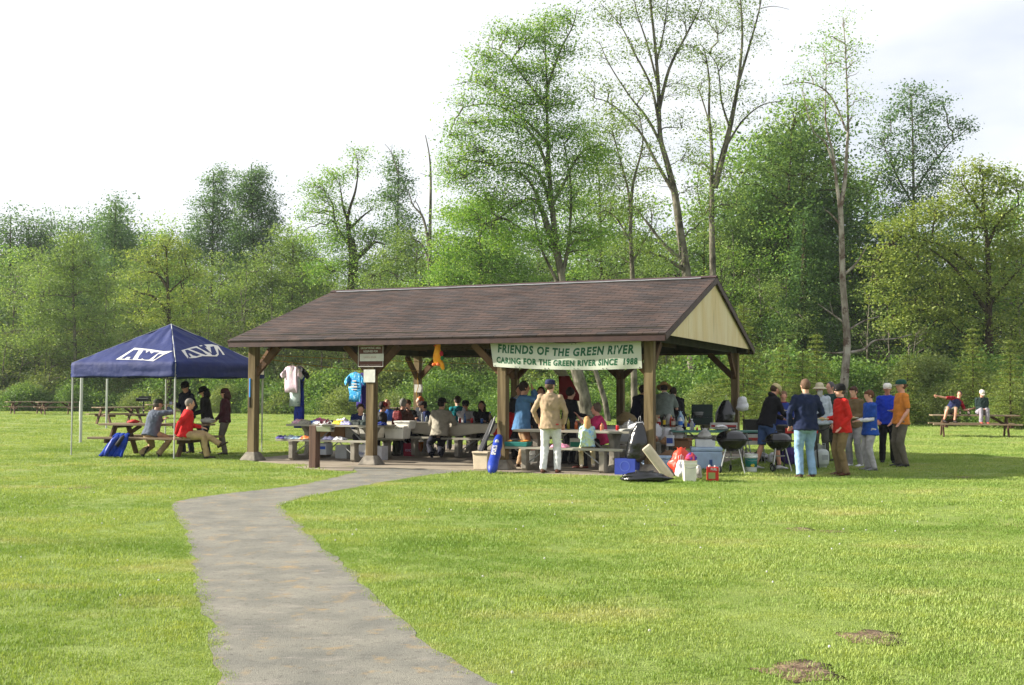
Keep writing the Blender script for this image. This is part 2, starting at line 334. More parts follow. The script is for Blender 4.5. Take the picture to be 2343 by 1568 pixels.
def grass_field():
    V, L_, A = blades(GR_BL, .16, .008, .027, .005)
    pts = []
    for y0, y1, den, sc in ((4.6, 8, 95, .85), (8, 13, 70, 1.0), (13, 20, 34, 1.2), (20, 32, 14, 1.5), (32, 48, 5., 1.9), (48, 74, 1.6, 2.6)):
        hw = .50; area = hw*(y1*y1-y0*y0); n = int(area*den*GR_DEN)
        y = np.sqrt(rng.uniform(y0*y0, y1*y1, n)); x = rng.uniform(-hw, hw, n)*y
        keep = ~(inpoly(x, y, PATHPOLY) | inpoly(x, y, SLABPOLY) | inpoly(x, y, APRON) | inpoly(x, y, PADPOLY))
        for k8 in range(8):
            ox, oy = .135*sc*math.cos(k8*.785), .135*sc*math.sin(k8*.785); keep &= ~(inpoly(x+ox, y+oy, PATHPOLY) | inpoly(x+ox, y+oy, APRON) | (inpoly(x+ox*.7, y+oy*.7, SLABPOLY)))
        for sx, sy, sr in soil_xy: keep &= ((x-sx)**2+((y-sy)/1.1)**2) > (sr*.62)**2
        x, y = x[keep], y[keep]; s = sc*rng.uniform(.7, 1.3, len(x))
        patch = np.array([mnoise.noise(Vector((a*.8, b*.8, 2.))) for a, b in zip(x, y)])
        s *= 1+.5*patch
        pts.append(np.stack([x, y, s], 1))
    # ragged longer fringe along the path
    fr = []
    for e, sgn in ((le, -1), (re_, 1)):
        for i in range(148):
            d = (e[i+1]-e[i]); L = d.length; d.normalize(); nrm = Vector((-d.y, d.x, 0))*sgn
            if e[i].y < 4: continue
            for k in range(max(1, int(L*34*GR_DEN))):
                p = e[i]+d*rng.uniform(0, L)+nrm*rng.uniform(-.02, .15); fr.append((p.x, p.y, rng.uniform(.35, .75)))
    fr = np.array(fr) if fr else np.zeros((0, 3)); pts.append(fr)
    P = np.concatenate(pts); print('grass clumps', len(P))
    nb = len(V); verts = np.concatenate([V, np.stack([P[:, 0], P[:, 1], np.zeros(len(P))], 1)])
    me = fast_mesh('grass', verts, 4, L_, [leafmat('grass blades', (.185, .265, .055), (.26, .36, .085), (.36, .43, .16), .3, .6, .2)], attr=A)
    n = len(me.vertices); a = me.attributes.new('pscale', 'FLOAT', 'POINT'); a.data.foreach_set('value', np.concatenate([np.zeros(nb), P[:, 2]]).astype(np.float32))
    a = me.attributes.new('protz', 'FLOAT_VECTOR', 'POINT'); rz = np.zeros((n, 3), np.float32); rz[nb:, 2] = rng.uniform(0, 6.28, len(P)); a.data.foreach_set('vector', rz.ravel())
    o = link('grass', me); tag(o, 'short mown grass blades covering the lawn around the path', 'grass', kind='stuff')
    ng = bpy.data.node_groups.new('grass clumps', 'GeometryNodeTree'); ng.interface.new_socket('Geometry', in_out='INPUT', socket_type='NodeSocketGeometry'); ng.interface.new_socket('Geometry', in_out='OUTPUT', socket_type='NodeSocketGeometry')
    gi = ng.nodes.new('NodeGroupInput'); go = ng.nodes.new('NodeGroupOutput')
    na = ng.nodes.new('GeometryNodeInputNamedAttribute'); na.data_type = 'FLOAT'; na.inputs['Name'].default_value = 'pscale'
    nr = ng.nodes.new('GeometryNodeInputNamedAttribute'); nr.data_type = 'FLOAT_VECTOR'; nr.inputs['Name'].default_value = 'protz'
    cp = ng.nodes.new('FunctionNodeCompare'); cp.data_type = 'FLOAT'; cp.operation = 'GREATER_THAN'; cp.inputs[1].default_value = .01; ng.links.new(na.outputs[0], cp.inputs[0])
    sp = ng.nodes.new('GeometryNodeSeparateGeometry'); sp.domain = 'POINT'; ng.links.new(gi.outputs[0], sp.inputs[0]); ng.links.new(cp.outputs[0], sp.inputs[1])
    mp = ng.nodes.new('GeometryNodeMeshToPoints'); ng.links.new(sp.outputs[0], mp.inputs[0])
    ip = ng.nodes.new('GeometryNodeInstanceOnPoints'); ng.links.new(mp.outputs[0], ip.inputs['Points']); ng.links.new(sp.outputs[1], ip.inputs['Instance'])
    ng.links.new(nr.outputs[0], ip.inputs['Rotation']); ng.links.new(na.outputs[0], ip.inputs['Scale']); ng.links.new(ip.outputs[0], go.inputs[0])
    md = o.modifiers.new('clumps', 'NODES'); md.node_group = ng
grass_field()
# small white clover and dandelion heads
M_fl = mat('white clover', srgb(225, 225, 215), .8); mb = MB()
for i in range(60):
    y = math.sqrt(rng.uniform(30, 300)); x = rng.uniform(-.46, .46)*y
    if inpoly(np.array([x]), np.array([y]), PATHPOLY)[0] or inpoly(np.array([x]), np.array([y]), SLABPOLY)[0] or inpoly(np.array([x]), np.array([y]), APRON)[0]: continue
    mb.ell((x, y, .045), (.009, .009, .009), 6, 4)
tag(mb.build('clover_flowers', M_fl), kind='stuff', label='tiny white clover heads dotted over the lawn', cat='flowers')

# ---------------------------------------------------------------- thin spring haze around the whole place
mb = MB(); mb.box((0, 52, 21.5), (300, 170, 45)); hz = mb.build('haze', None); hz.data.materials.clear()
m = bpy.data.materials.new('haze'); m.use_nodes = True; nt = m.node_tree; nt.nodes.remove(nt.nodes['Principled BSDF']); pv = nn(nt, 'ShaderNodeVolumePrincipled'); pv.inputs['Color'].default_value = (.86, .92, 1, 1); pv.inputs['Density'].default_value = HAZE; pv.inputs['Anisotropy'].default_value = .2
nt.links.new(pv.outputs[0], nt.nodes['Material Output'].inputs['Volume']); hz.data.materials.append(m); tag(hz, 'thin pale haze in the air over the park', 'haze', kind='stuff')
scene.cycles.volume_bounces = 0
# ================================================================ trees
def bark(name, c1, c2, scale=5.):
    m = mat(name, c1, .9, scale=scale, col2=c2, bump=.03, bscale=14, stretch=(1, 1, .45), spec=.15); return m
BK_ALDER = bark('alder bark', srgb(70, 66, 56), srgb(142, 136, 122), 3.2)
speckle(BK_ALDER, srgb(78, 78, 58), 1.1, .52, .62, .8)
BK_DARK = bark('dark mossy bark', srgb(58, 48, 38), srgb(92, 84, 58))
BK_BIRCH = bark('pale bark', srgb(130, 118, 108), srgb(196, 188, 178), 3.5)
speckle(BK_BIRCH, srgb(92, 66, 54), 2.2, .52, .60, .85)
LF = {
 'alder': leafmat('alder leaves', (.115, .20, .05), (.205, .315, .085), (.33, .44, .15)),
 'bright': leafmat('bright leaves', (.12, .26, .045), (.22, .40, .075), (.40, .55, .15)),
 'midgreen': leafmat('mid green leaves', (.10, .19, .05), (.18, .30, .08), (.32, .44, .15)),
 'poplar': leafmat('poplar leaves', (.065, .145, .06), (.12, .23, .09), (.22, .35, .15)),
 'olive': leafmat('olive green leaves', (.12, .18, .05), (.21, .285, .08), (.34, .40, .15)),
 'maple': leafmat('maple leaves', (.14, .21, .045), (.26, .345, .075), (.44, .51, .16)),
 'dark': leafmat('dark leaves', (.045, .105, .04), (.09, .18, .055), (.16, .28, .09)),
 'bramble': leafmat('bramble leaves', (.06, .14, .03), (.13, .25, .05), (.29, .42, .12)),
 'conifer': leafmat('conifer sprays', (.10, .16, .035), (.18, .25, .05), (.30, .35, .09)),
}
def leaf_cloud(C, n_per, sig, size, asp=.62, up=.55, ctint=None):
    """C (K,3) clump centres -> rhombic leaves"""
    K = len(C); N = K*n_per
    cen = np.repeat(C, n_per, 0)+rng.normal(0, 1, (N, 3))*np.asarray(sig)
    nrm = rng.normal(0, 1, (N, 3)); nrm[:, 2] = np.abs(nrm[:, 2])+up; nrm /= np.linalg.norm(nrm, axis=1)[:, None]
    t = rng.normal(0, 1, (N, 3)); t -= nrm*(t*nrm).sum(1)[:, None]; t /= np.linalg.norm(t, axis=1)[:, None]; b = np.cross(nrm, t)
    s = (size*rng.uniform(.5, 1.0, N)*rng.choice([.85, 1.1, 1.4], N))[:, None]
    V = np.empty((N, 4, 3)); V[:, 0] = cen-t*s*.5; V[:, 1] = cen+b*s*.5*asp-nrm*s*.06; V[:, 2] = cen+t*s*.5; V[:, 3] = cen-b*s*.5*asp-nrm*s*.06
    ct = rng.uniform(0, 1, K) if ctint is None else ctint
    A = np.clip(np.repeat(ct, n_per)*.55+rng.uniform(0, .5, N), 0, 1)
    return V.reshape(-1, 3), A
def limb_tubes(paths, n=5):
    V = []; Fq = []; o = 0
    for pts, rad in paths:
        pts = np.asarray(pts, float); k = len(pts); d = np.gradient(pts, axis=0); d /= np.linalg.norm(d, axis=1)[:, None]+1e-9
        ref = np.array([.3, .9, .1]) if abs(d[0, 2]) > .8 else np.array([0, 0, 1.]); x = np.cross(d, ref); x /= np.linalg.norm(x, axis=1)[:, None]+1e-9; y = np.cross(d, x)
        a = np.arange(n)*2*math.pi/n; r = np.asarray(rad)[:, None, None]
        ring = pts[:, None]+r*(x[:, None]*np.cos(a)[None, :, None]+y[:, None]*np.sin(a)[None, :, None]); V.append(ring.reshape(-1, 3))
        i = np.arange(k-1)[:, None]; j = np.arange(n)[None]; q = np.stack([i*n+j, i*n+(j+1) % n, (i+1)*n+(j+1) % n, (i+1)*n+j], -1)+o; Fq.append(q.reshape(-1, 4)); o += k*n
    return np.concatenate(V), np.concatenate(Fq).ravel()
def smooth_poly(P, m=5):
    P = np.asarray(P, float); out = []
    for i in range(len(P)-1):
        p0 = P[max(i-1, 0)]; p1 = P[i]; p2 = P[i+1]; p3 = P[min(i+2, len(P)-1)]
        for t in np.linspace(0, 1, m, endpoint=False): out.append(.5*((2*p1)+(-p0+p2)*t+(2*p0-5*p1+4*p2-p3)*t*t+(-p0+3*p1-3*p2+p3)*t**3))
    out.append(P[-1]); return np.array(out)
def curve_to(p, q, sag=.15, wob=.08, k=6):
    p, q = np.asarray(p), np.asarray(q); L = np.linalg.norm(q-p); t = np.linspace(0, 1, k)[:, None]
    mid = np.array([0, 0, 1.])*L*sag; w = rng.normal(0, 1, (k, 3))*L*wob*np.sin(t*math.pi)
    return p*(1-t)+q*t+mid*4*t*(1-t)+w
def grow(trunks, blobs, density=1., mul=1., leaf=.17, npc=34, sig=(.42, .42, .28), twig=.6, limb_r=.07, sag=.10, leafs=True, wire=1.0):
    """trunks: list of (pts Nx3, r0, r1); blobs: list (centre, (rx, ry, rz)). returns wood + leaf arrays"""
    paths = []; allp = []
    for P, r0, r1 in trunks:
        Q = smooth_poly(P); t = np.linspace(0, 1, len(Q)); rr = r0*(1-t)**1.25+r1*t**.9; paths.append((Q, rr)); allp.append(Q)
    T = np.concatenate(allp); LV = []; LA = []
    for c, r in blobs:
        c = np.asarray(c, float); r = np.asarray(r, float); vol = r[0]*r[2]
        K = max(6, int(vol*2.6*density*DENS*mul))
        u = rng.normal(0, 1, (K, 3)); u /= np.linalg.norm(u, axis=1)[:, None]; rad = rng.uniform(.1, 1, K)**.45*np.where(rng.uniform(0, 1, K) < .15, 1.13, 1.)*(1+.28*np.sin(u[:, 0]*5+c[0])*np.cos(u[:, 2]*6+c[2])); C = c+u*rad[:, None]*r
        C += rng.normal(0, .06, (K, 3))*r
        # main limbs of this blob
        d = np.linalg.norm((T-c)*[1, 1, .8]+np.array([0, 0, 1])*r[2]*.4, axis=1); st = T[int(np.argmin(d))]
        nl = 1 if vol < 4 else 2+int(vol > 12); nodes = []
        for _ in range(nl):
            e = c+rng.normal(0, .35, 3)*r; L = curve_to(st, e, sag, .05, 7); R0 = min(limb_r, .02*np.linalg.norm(e-st)+.02); paths.append((L, np.linspace(R0, R0*.35, 7))); nodes.append(L[2:])
        near = T[np.linalg.norm((T-c)/(r+1.), axis=1) < 1.]
        nodes = np.concatenate(nodes+([near] if len(near) else []))
        for i in range(K):
            if rng.uniform() > twig/(1+.22*(DENS*mul-1)): continue
            dd = np.linalg.norm(nodes-C[i]+np.array([0, 0, .5]), axis=1); s = nodes[int(np.argmin(dd))]; k = 5; L = curve_to(s, C[i], .06, .06, k); R0 = min(.04, .012+.010*np.linalg.norm(C[i]-s))*wire; paths.append((L, np.linspace(R0, .009*wire, k)))
        if leafs:
            V, A = leaf_cloud(C, int(npc*1.45), (sig[0]*1.05, sig[1]*1.05, sig[2]*.62), leaf*.84); LV.append(V); LA.append(A)
    WV, WF = limb_tubes(paths)
    if leafs and LV: return WV, WF, np.concatenate(LV), np.concatenate(LA)
    return WV, WF, None, None
def plant(name, label, cat, base, arr, wood_m, leaf_m, group=None, parts=('trunk', 'crown')):
    WV, WF, LV, LA = arr; base = np.asarray(base, float); t = thing(name, label, cat, tuple(base), group=group)
    if WV is not None: link(parts[0], fast_mesh(parts[0], WV-base, 4, WF, [wood_m], smooth=True), t)
    if LV is not None: link(parts[1], fast_mesh(parts[1], LV-base, 4, np.arange(len(LV)), [leaf_m], attr=LA), t)
    return t
def ptree(name, label, Y, base, trunks, blobs, leafm, wood, dz=.8, group=None, **k):
    """pixel described tree standing at distance Y; trunks [( [(px,py[,dy])...], r0, r1 )]; blobs [(px,py,rx,ry[,dy])] in measuring pixels"""
    s = Y/F_PX
    def P(q): return np.array(W(q[0], q[1], Y+(q[2] if len(q) > 2 else 0)))
    b = P(base); b[2] = 0; TT = []
    for pts, r0, r1 in trunks:
        a = [P(q) for q in pts]
        if r0 > 0 and pts[0][1] > base[1]-260 and abs(pts[0][0]-base[0]) < 120 and len(TT) == 0: a = [b+np.array([0, 0, -.1])]+a
        TT.append((a, r0, r1))
    BB = [(P((q[0], q[1], q[4] if len(q) > 4 else 0)), (q[2]*s, q[2]*s*dz, q[3]*s)) for q in blobs]
    return plant(name, label, 'tree', b, grow(TT, BB, mul=FEAT, **k), wood, LF[leafm] if isinstance(leafm, str) else leafm, group)
# ---- background filler trees (variants copied along the wood's edge)
def proto_tree(kind, H, leafm, wood, **k):
    if kind == 'poplar':
        tr = [([(0, 0, 0), (.1, 0, H*.5), (0, .1, H*.96)], .22, .03)]
        bl = [((rng.uniform(-.4, .4), 0, H*z), (r, r, H*.13)) for z, r in ((.3, 2.0), (.42, 2.4), (.54, 2.5), (.66, 2.2), (.78, 1.7), (.9, 1.0))]
        bl += [((1.5*math.cos(a), 1.5*math.sin(a), H*z), (1.1, 1.1, H*.1)) for a, z in ((0, .5), (2, .6), (4, .45), (5, .7))]
    elif kind == 'round':
        tr = [([(0, 0, 0), (.2, 0, H*.35), (0, .2, H*.85)], .26, .05), ([(.2, 0, H*.3), (1.5, .3, H*.55), (2.2, .3, H*.8)], .14, .03), ([(.1, 0, H*.28), (-1.4, -.3, H*.5), (-2.4, 0, H*.72)], .14, .03)]
        bl = [((x, y, H*z), (r, r, r*.8)) for x, y, z, r in ((0, 0, .82, 2.4), (2.4, .5, .7, 2.0), (-2.5, 0, .66, 2.1), (0, 1.5, .6, 2.4), (0, -1.8, .55, 2.4), (2.9, -.6, .45, 1.8), (-3, .6, .42, 1.9), (1.2, .2, .92, 1.5), (-1.3, .3, .9, 1.3), (0, 0, .36, 2.4), (2, 1, .28, 1.8), (-2, -1, .26, 1.8))]
    elif kind == 'alder':
        tr = [([(0, 0, 0), (.15, 0, H*.4), (-.1, 0, H*.97)], .17, .02)]
        bl = []
        for i in range(15):
            z = .22+.72*i/14; a = rng.uniform(0, 6.28); rr = (1-abs(z-.45)*1.2)*2.6+.3; bl.append(((rr*.7*math.cos(a), rr*.7*math.sin(a), H*z), (max(.8, rr*.55), max(.8, rr*.55), .9)))
    else:
        tr = [([(0, 0, 0), (.4, 0, H*.4), (.1, 0, H*.8)], .1, .02), ([(0, 0, 0), (-.8, .3, H*.4), (-1.2, .1, H*.75)], .08, .02), ([(0, 0, 0), (1.2, .3, H*.35), (1.9, .1, H*.7)], .08, .02)]
        bl = [((x, y, H*z), (r, r, r*.75)) for x, y, z, r in ((0, 0, .8, 1.6), (1.7, 0, .66, 1.4), (-1.5, .2, .68, 1.4), (0, -.9, .45, 1.8), (1.8, .8, .35, 1.5), (-1.9, -.3, .35, 1.5), (.4, 0, .2, 1.7))]
    tr = [([np.array(p, float) for p in a], r0, r1) for a, r0, r1 in tr]
    return grow(tr, bl, **k)
KINDS = {'poplar': ('poplar_tree', 'poplar', 15., BK_DARK, dict(density=2.1, leaf=.24, npc=26, sig=(.4, .4, .35), twig=.25)),
         'round': ('broadleaf_tree', 'bright', 13., BK_DARK, dict(density=1.1, leaf=.22, npc=26, sig=(.45, .45, .3), twig=.3)),
         'alder': ('alder_tree', 'alder', 12., BK_ALDER, dict(density=1.8, leaf=.19, npc=24, sig=(.45, .45, .22), twig=.55)),
         'olive': ('brushwood_tree', 'olive', 7., BK_ALDER, dict(density=1.5, leaf=.17, npc=22, sig=(.4, .4, .3), twig=.7)),
         'dark': ('dark_evergreen_tree', 'dark', 14., BK_DARK, dict(density=1.8, leaf=.24, npc=28, sig=(.45, .45, .3), twig=.2))}
protos = {}
for k, (nm, lf, H, bk, kw) in KINDS.items():
    kk = {'dark': 'round'}.get(k, k)
    for v in range(2):
        WV, WF, LV, LA = proto_tree(kk, H, lf, bk, **kw)
        protos[(k, v)] = (fast_mesh('trunk', WV, 4, WF, [bk], smooth=True), fast_mesh('crown', LV, 4, np.arange(len(LV)), [LF[lf]], attr=LA), H, nm)
def place(kind, px, Y, h, label, group, v=None, sx=1.):
    v = rng.integers(0, 2) if v is None else v; tm, cm, H, nm = protos[(kind, int(v))]
    t = thing(nm, label, 'tree', ((px-1171)/F_PX*Y, Y, 0), rng.uniform(0, 6.28), group); s = h/H; t.scale = (s*sx, s*sx, s)
    link('trunk', tm, t); link('crown', cm, t); return t
LAB = {'poplar': 'tall narrow dark green poplar in the back of the wood', 'round': 'rounded bright green broadleaf tree in the wood', 'alder': 'slender pale trunked alder with fine light leaves in the wood', 'olive': 'low brushy olive green tree at the edge of the wood', 'dark': 'dense dark green tree in the shade of the wood'}
GRP = 'trees filling the wood behind the lawn'
def row(items):
    for kind, px, Y, top in items:
        h = HC+(890-top)/F_PX*Y; place(kind, px, Y, h, LAB[kind], GRP+': '+kind+' kind')
# far row skyline then nearer rows (kind, px, distance, crown top in px)
row([('poplar', x, Y, t) for x, Y, t in ((-30, 106, 480), (85, 107, 500), (185, 105, 500), (235, 104, 500), (330, 102, 520), (375, 103, 540), (420, 100, 520), (545, 100, 480), (660, 100, 530), (720, 98, 560), (-60, 108, 470), (20, 104, 478), (62, 106, 492), (112, 108, 486), (150, 104, 500), (208, 103, 492), (262, 100, 455), (300, 104, 540))])
row([('round', x, Y, t) for x, Y, t in ((-20, 96, 560), (90, 96, 600), (350, 98, 500), (395, 100, 545), (660, 96, 520), (600, 97, 560), (900, 98, 600), (1010, 94, 560), (1130, 92, 520), (1240, 94, 560), (1330, 90, 420), (1700, 84, 300), (1810, 84, 240), (1980, 86, 360), (2290, 84, 430), (2360, 80, 380), (1470, 92, 560), (1560, 92, 580))])
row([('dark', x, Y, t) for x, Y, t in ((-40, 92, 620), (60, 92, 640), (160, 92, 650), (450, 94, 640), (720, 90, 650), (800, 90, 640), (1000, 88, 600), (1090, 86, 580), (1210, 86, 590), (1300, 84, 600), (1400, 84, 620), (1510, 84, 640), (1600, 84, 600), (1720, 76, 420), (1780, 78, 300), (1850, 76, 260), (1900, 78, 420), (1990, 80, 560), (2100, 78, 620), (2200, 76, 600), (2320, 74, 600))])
row([('alder', x, Y, t) for x, Y, t in ((-30, 86, 560), (30, 84, 600), (90, 82, 560), (240, 84, 600), (320, 84, 600), (440, 84, 600), (500, 84, 570), (560, 82, 590), (620, 84, 560), (690, 82, 600), (760, 78, 640), (830, 76, 660), (900, 76, 640), (1020, 76, 600), (1120, 74, 560), (1220, 74, 640), (1360, 72, 620), (1470, 72, 600), (1540, 70, 640), (1680, 70, 520), (1740, 68, 600), (2010, 72, 560), (2330, 70, 560))])
row([('round', x, Y, t) for x, Y, t in ((960, 74, 640), (1040, 72, 590), (1120, 73, 540), (1180, 72, 620), (1290, 72, 640), (1700, 70, 560), (1770, 72, 480), (1400, 76, 640))])
row([(k_, x, Y, t) for k_, x, Y, t in (('alder', 640, 90, 575), ('round', 700, 91, 590), ('alder', 745, 88, 600), ('round', 845, 91, 600), ('alder', 880, 89, 590), ('alder', 940, 88, 560), ('round', 1040, 89, 500), ('alder', 1085, 84, 520), ('round', 1160, 84, 470), ('alder', 1230, 80, 520), ('round', 1350, 80, 520), ('alder', 1410, 80, 540), ('round', 1560, 88, 600), ('alder', 1590, 78, 620), ('alder', 1500, 80, 600), ('alder', 1650, 76, 500), ('round', 1680, 78, 420), ('alder', 20, 88, 600), ('alder', 320, 90, 560), ('round', 420, 90, 590), ('alder', 560, 90, 600), ('round', 1960, 74, 560), ('alder', 1900, 72, 640), ('alder', 2040, 76, 640), ('round', 2330, 72, 520), ('alder', 1800, 66, 620), ('round', 2120, 74, 480), ('round', 2225, 74, 450), ('dark', 2060, 75, 530), ('dark', 2180, 74, 520), ('round', 1425, 84, 440), ('alder', 1530, 82, 500), ('round', 1490, 86, 520), ('round', 2010, 76, 470))])
row([('olive', x, Y, t) for x, Y, t in ((20, 80, 730), (110, 79, 740), (200, 80, 720), (290, 80, 735), (370, 79, 760), (450, 78, 700), (530, 78, 730), (600, 78, 690), (680, 76, 720), (740, 75, 700), (820, 74, 720), (880, 72, 730), (970, 70, 740), (1060, 70, 730), (1150, 69, 740), (1240, 68, 750), (1320, 67, 740), (1440, 66, 750), (1520, 65, 740), (1600, 64, 730), (1690, 62, 760), (1760, 61, 770), (1830, 60, 790), (1990, 60, 800), (2150, 60, 800), (2320, 58, 790))])
# ---- feature trees
pt = ptree
pt('poplar_tree', 'dense twin topped dark green poplar, tallest above the blue canopy', 92, (585, 940), [([(583, 800), (580, 600), (575, 380)], .3, .04)], [(575, 420, 34, 42), (600, 400, 16, 26), (560, 460, 40, 45), (602, 470, 36, 50), (575, 530, 52, 48), (610, 550, 30, 40), (540, 560, 24, 36), (625, 520, 14, 26), (570, 600, 48, 40), (628, 500, 10, 20)], 'poplar', BK_DARK, density=1.5, leaf=.22, npc=28, sig=(.4, .4, .35), twig=.25)
pt('poplar_tree', 'twin peaked poplar just left of the tallest dark poplar', 93, (480, 940), [([(482, 800), (485, 600), (488, 395)], .28, .04)], [(508, 400, 18, 24), (482, 415, 12, 20), (498, 440, 34, 34), (480, 480, 44, 34), (470, 530, 40, 36), (505, 520, 34, 40), (455, 570, 30, 34), (495, 590, 40, 40)], 'poplar', BK_DARK, density=1.4, leaf=.22, npc=28, sig=(.4, .4, .35), twig=.25)
pt('poplar_tree', 'pointed poplar above the left end of the wood', 92, (262, 940), [([(262, 800), (262, 600), (264, 465)], .25, .04)], [(264, 470, 15, 22), (258, 505, 28, 28), (245, 545, 40, 34), (285, 545, 26, 34), (262, 600, 50, 40), (302, 580, 12, 20)], 'poplar', BK_DARK, density=1.4, leaf=.22, npc=28, sig=(.4, .4, .35), twig=.25)
pt('alder_tree', 'feathery alder left of the blue canopy with pale lower trunk', 78, (172, 938), [([(172, 810), (168, 700), (166, 600), (168, 545)], .17, .03)], [(168, 560, 42, 30), (130, 600, 44, 34), (205, 600, 46, 34), (110, 660, 46, 34), (165, 650, 40, 34), (232, 660, 40, 36), (90, 720, 36, 34), (150, 720, 40, 34), (220, 730, 44, 34), (80, 780, 40, 30), (245, 790, 36, 30), (150, 790, 44, 28)], 'alder', BK_ALDER, density=1.9, leaf=.17, npc=26, sig=(.4, .4, .22), twig=.8)
pt('oak_tree', 'yellow green tree with dark crooked limbs behind the blue canopy', 74, (388, 938), [([(386, 760), (384, 680), (382, 620), (380, 570)], .22, .05), ([(384, 712), (352, 680), (325, 672), (300, 665)], .13, .03), ([(384, 660), (360, 628), (335, 622), (318, 625)], .13, .03), ([(384, 640), (366, 612), (340, 605)], .08, .03), ([(386, 670), (420, 640), (450, 625)], .08, .03)], [(380, 560, 50, 22), (340, 585, 36, 20), (425, 585, 40, 22), (325, 630, 40, 16), (440, 625, 40, 22), (385, 610, 40, 20), (310, 680, 40, 18), (440, 680, 46, 24), (375, 700, 44, 26), (330, 730, 44, 20), (430, 735, 44, 22)], 'maple', BK_DARK, density=1.5, leaf=.17, npc=28, sig=(.45, .45, .16), twig=.8)
pt('gnarled_tree', 'gnarled tree with bare black upper limbs above the shelter\'s left end', 80, (800, 940), [([(798, 760), (806, 650), (808, 590), (800, 545)], .55, .32), ([(802, 560), (795, 500), (812, 440), (818, 405)], .2, .05), ([(802, 520), (786, 480), (780, 440)], .16, .05), ([(806, 600), (840, 570), (858, 555), (880, 560)], .25, .05), ([(800, 560), (770, 520), (762, 470)], .18, .05), ([(800, 525), (830, 495), (850, 480)], .12, .04)], [(820, 352, 18, 20), (812, 385, 20, 22), (760, 410, 36, 26), (725, 430, 34, 26), (745, 465, 44, 26), (700, 490, 26, 20), (770, 500, 40, 24), (850, 470, 26, 20), (805, 540, 50, 34), (760, 560, 50, 30), (850, 540, 40, 28), (800, 600, 70, 34), (700, 540, 20, 14), (870, 600, 40, 30), (740, 620, 50, 30), (830, 650, 60, 30)], 'bright', BK_DARK, density=1.35, leaf=.2, npc=24, sig=(.5, .5, .3), twig=.8)
pt('cottonwood_tree', 'slim pointed cottonwood between the gnarled tree and the dead snag', 84, (912, 940), [([(908, 780), (908, 600), (912, 370)], .22, .04)], [(906, 362, 14, 20), (900, 395, 26, 26), (918, 430, 34, 30), (895, 460, 30, 30), (920, 500, 42, 34), (895, 540, 42, 34), (930, 570, 40, 34), (905, 610, 44, 34)], 'poplar', BK_ALDER, density=1.3, leaf=.23, npc=24, sig=(.4, .4, .35), twig=.4)
pt('dead_tree', 'bare dead forked snag standing above the shelter ridge', 74, (984, 940), [([(984, 720), (982, 600), (984, 500), (985, 400), (981, 350), (973, 310)], .22, .03), ([(982, 568), (968, 500), (945, 470), (935, 440)], .12, .03), ([(975, 520), (955, 468), (945, 462)], .05, .02), ([(981, 600), (965, 560), (940, 545)], .1, .03), ([(984, 405), (960, 396)], .03, .01), ([(945, 470), (955, 445)], .03, .01), ([(912, 400), (895, 350), (880, 330)], .05, .015), ([(895, 350), (897, 330)], .02, .01)], [], 'bright', BK_ALDER, leafs=False)
pt('leafy_cottonwood_tree', 'leafy light green cottonwood massed behind the middle of the shelter', 70, (1100, 940), [([(1100, 760), (1100, 600), (1090, 470)], .25, .05)], [(1040, 500, 44, 40), (1100, 480, 50, 40), (1150, 520, 50, 44), (1030, 570, 54, 40), (1100, 570, 60, 44), (1170, 600, 54, 40), (1010, 640, 50, 40), (1090, 650, 60, 44), (1190, 650, 54, 40), (1130, 700, 90, 40), (1020, 700, 60, 40)], 'bright', BK_ALDER, density=1.5, leaf=.2, npc=26, sig=(.4, .4, .4), twig=.3)
pt('alder_tree', 'largest left alder with leaning grey trunk and broad layered limbs', 55, (1345, 945), [([(1333, 900), (1315, 830), (1300, 740), (1285, 640), (1270, 540), (1258, 420), (1252, 300), (1250, 180), (1245, 60)], .40, .03), ([(1278, 600), (1250, 520), (1225, 440), (1195, 400), (1160, 385)], .16, .03), ([(1268, 560), (1240, 480), (1215, 455), (1180, 470), (1140, 500), (1100, 515)], .14, .03), ([(1262, 480), (1235, 400), (1190, 372), (1130, 380)], .12, .03), ([(1258, 400), (1225, 320), (1180, 280), (1120, 275)], .1, .03), ([(1254, 330), (1205, 280), (1130, 240), (1060, 245)], .09, .02), ([(1252, 250), (1200, 180), (1150, 120), (1115, 110)], .08, .02), ([(1252, 200), (1280, 120), (1310, 60), (1320, 20)], .08, .02), ([(1264, 470), (1300, 400), (1330, 350), (1380, 330)], .1, .03), ([(1300, 700), (1262, 620), (1235, 560), (1220, 480)], .12, .03), ([(1283, 640), (1300, 560), (1306, 430), (1290, 330)], .13, .03), ([(1252, 220), (1200, 240), (1090, 190), (1040, 195)], .05, .015)],
   [(1250, 70, 40, 40), (1200, 90, 54, 30), (1150, 70, 34, 22), (1110, 130, 40, 30), (1170, 160, 60, 34), (1240, 160, 50, 40), (1290, 110, 34, 30), (1290, 40, 30, 24), (1100, 190, 46, 20), (1060, 235, 34, 14), (1150, 230, 60, 34), (1220, 240, 60, 44), (1290, 230, 40, 40), (1090, 285, 60, 22), (1170, 300, 70, 40), (1250, 320, 60, 44), (1310, 300, 44, 34), (1050, 310, 40, 18), (1080, 350, 66, 30), (1160, 380, 70, 40), (1240, 400, 60, 44), (1320, 370, 50, 36), (1060, 410, 60, 34), (1130, 450, 70, 40), (1210, 470, 60, 44), (1300, 450, 60, 44), (1370, 350, 40, 24), (1080, 490, 60, 36), (1170, 540, 70, 40), (1260, 550, 60, 40), (1350, 540, 60, 40), (1030, 380, 30, 26)], 'bright', BK_ALDER, density=2.7, leaf=.15, npc=26, sig=(.42, .42, .24), twig=.8)
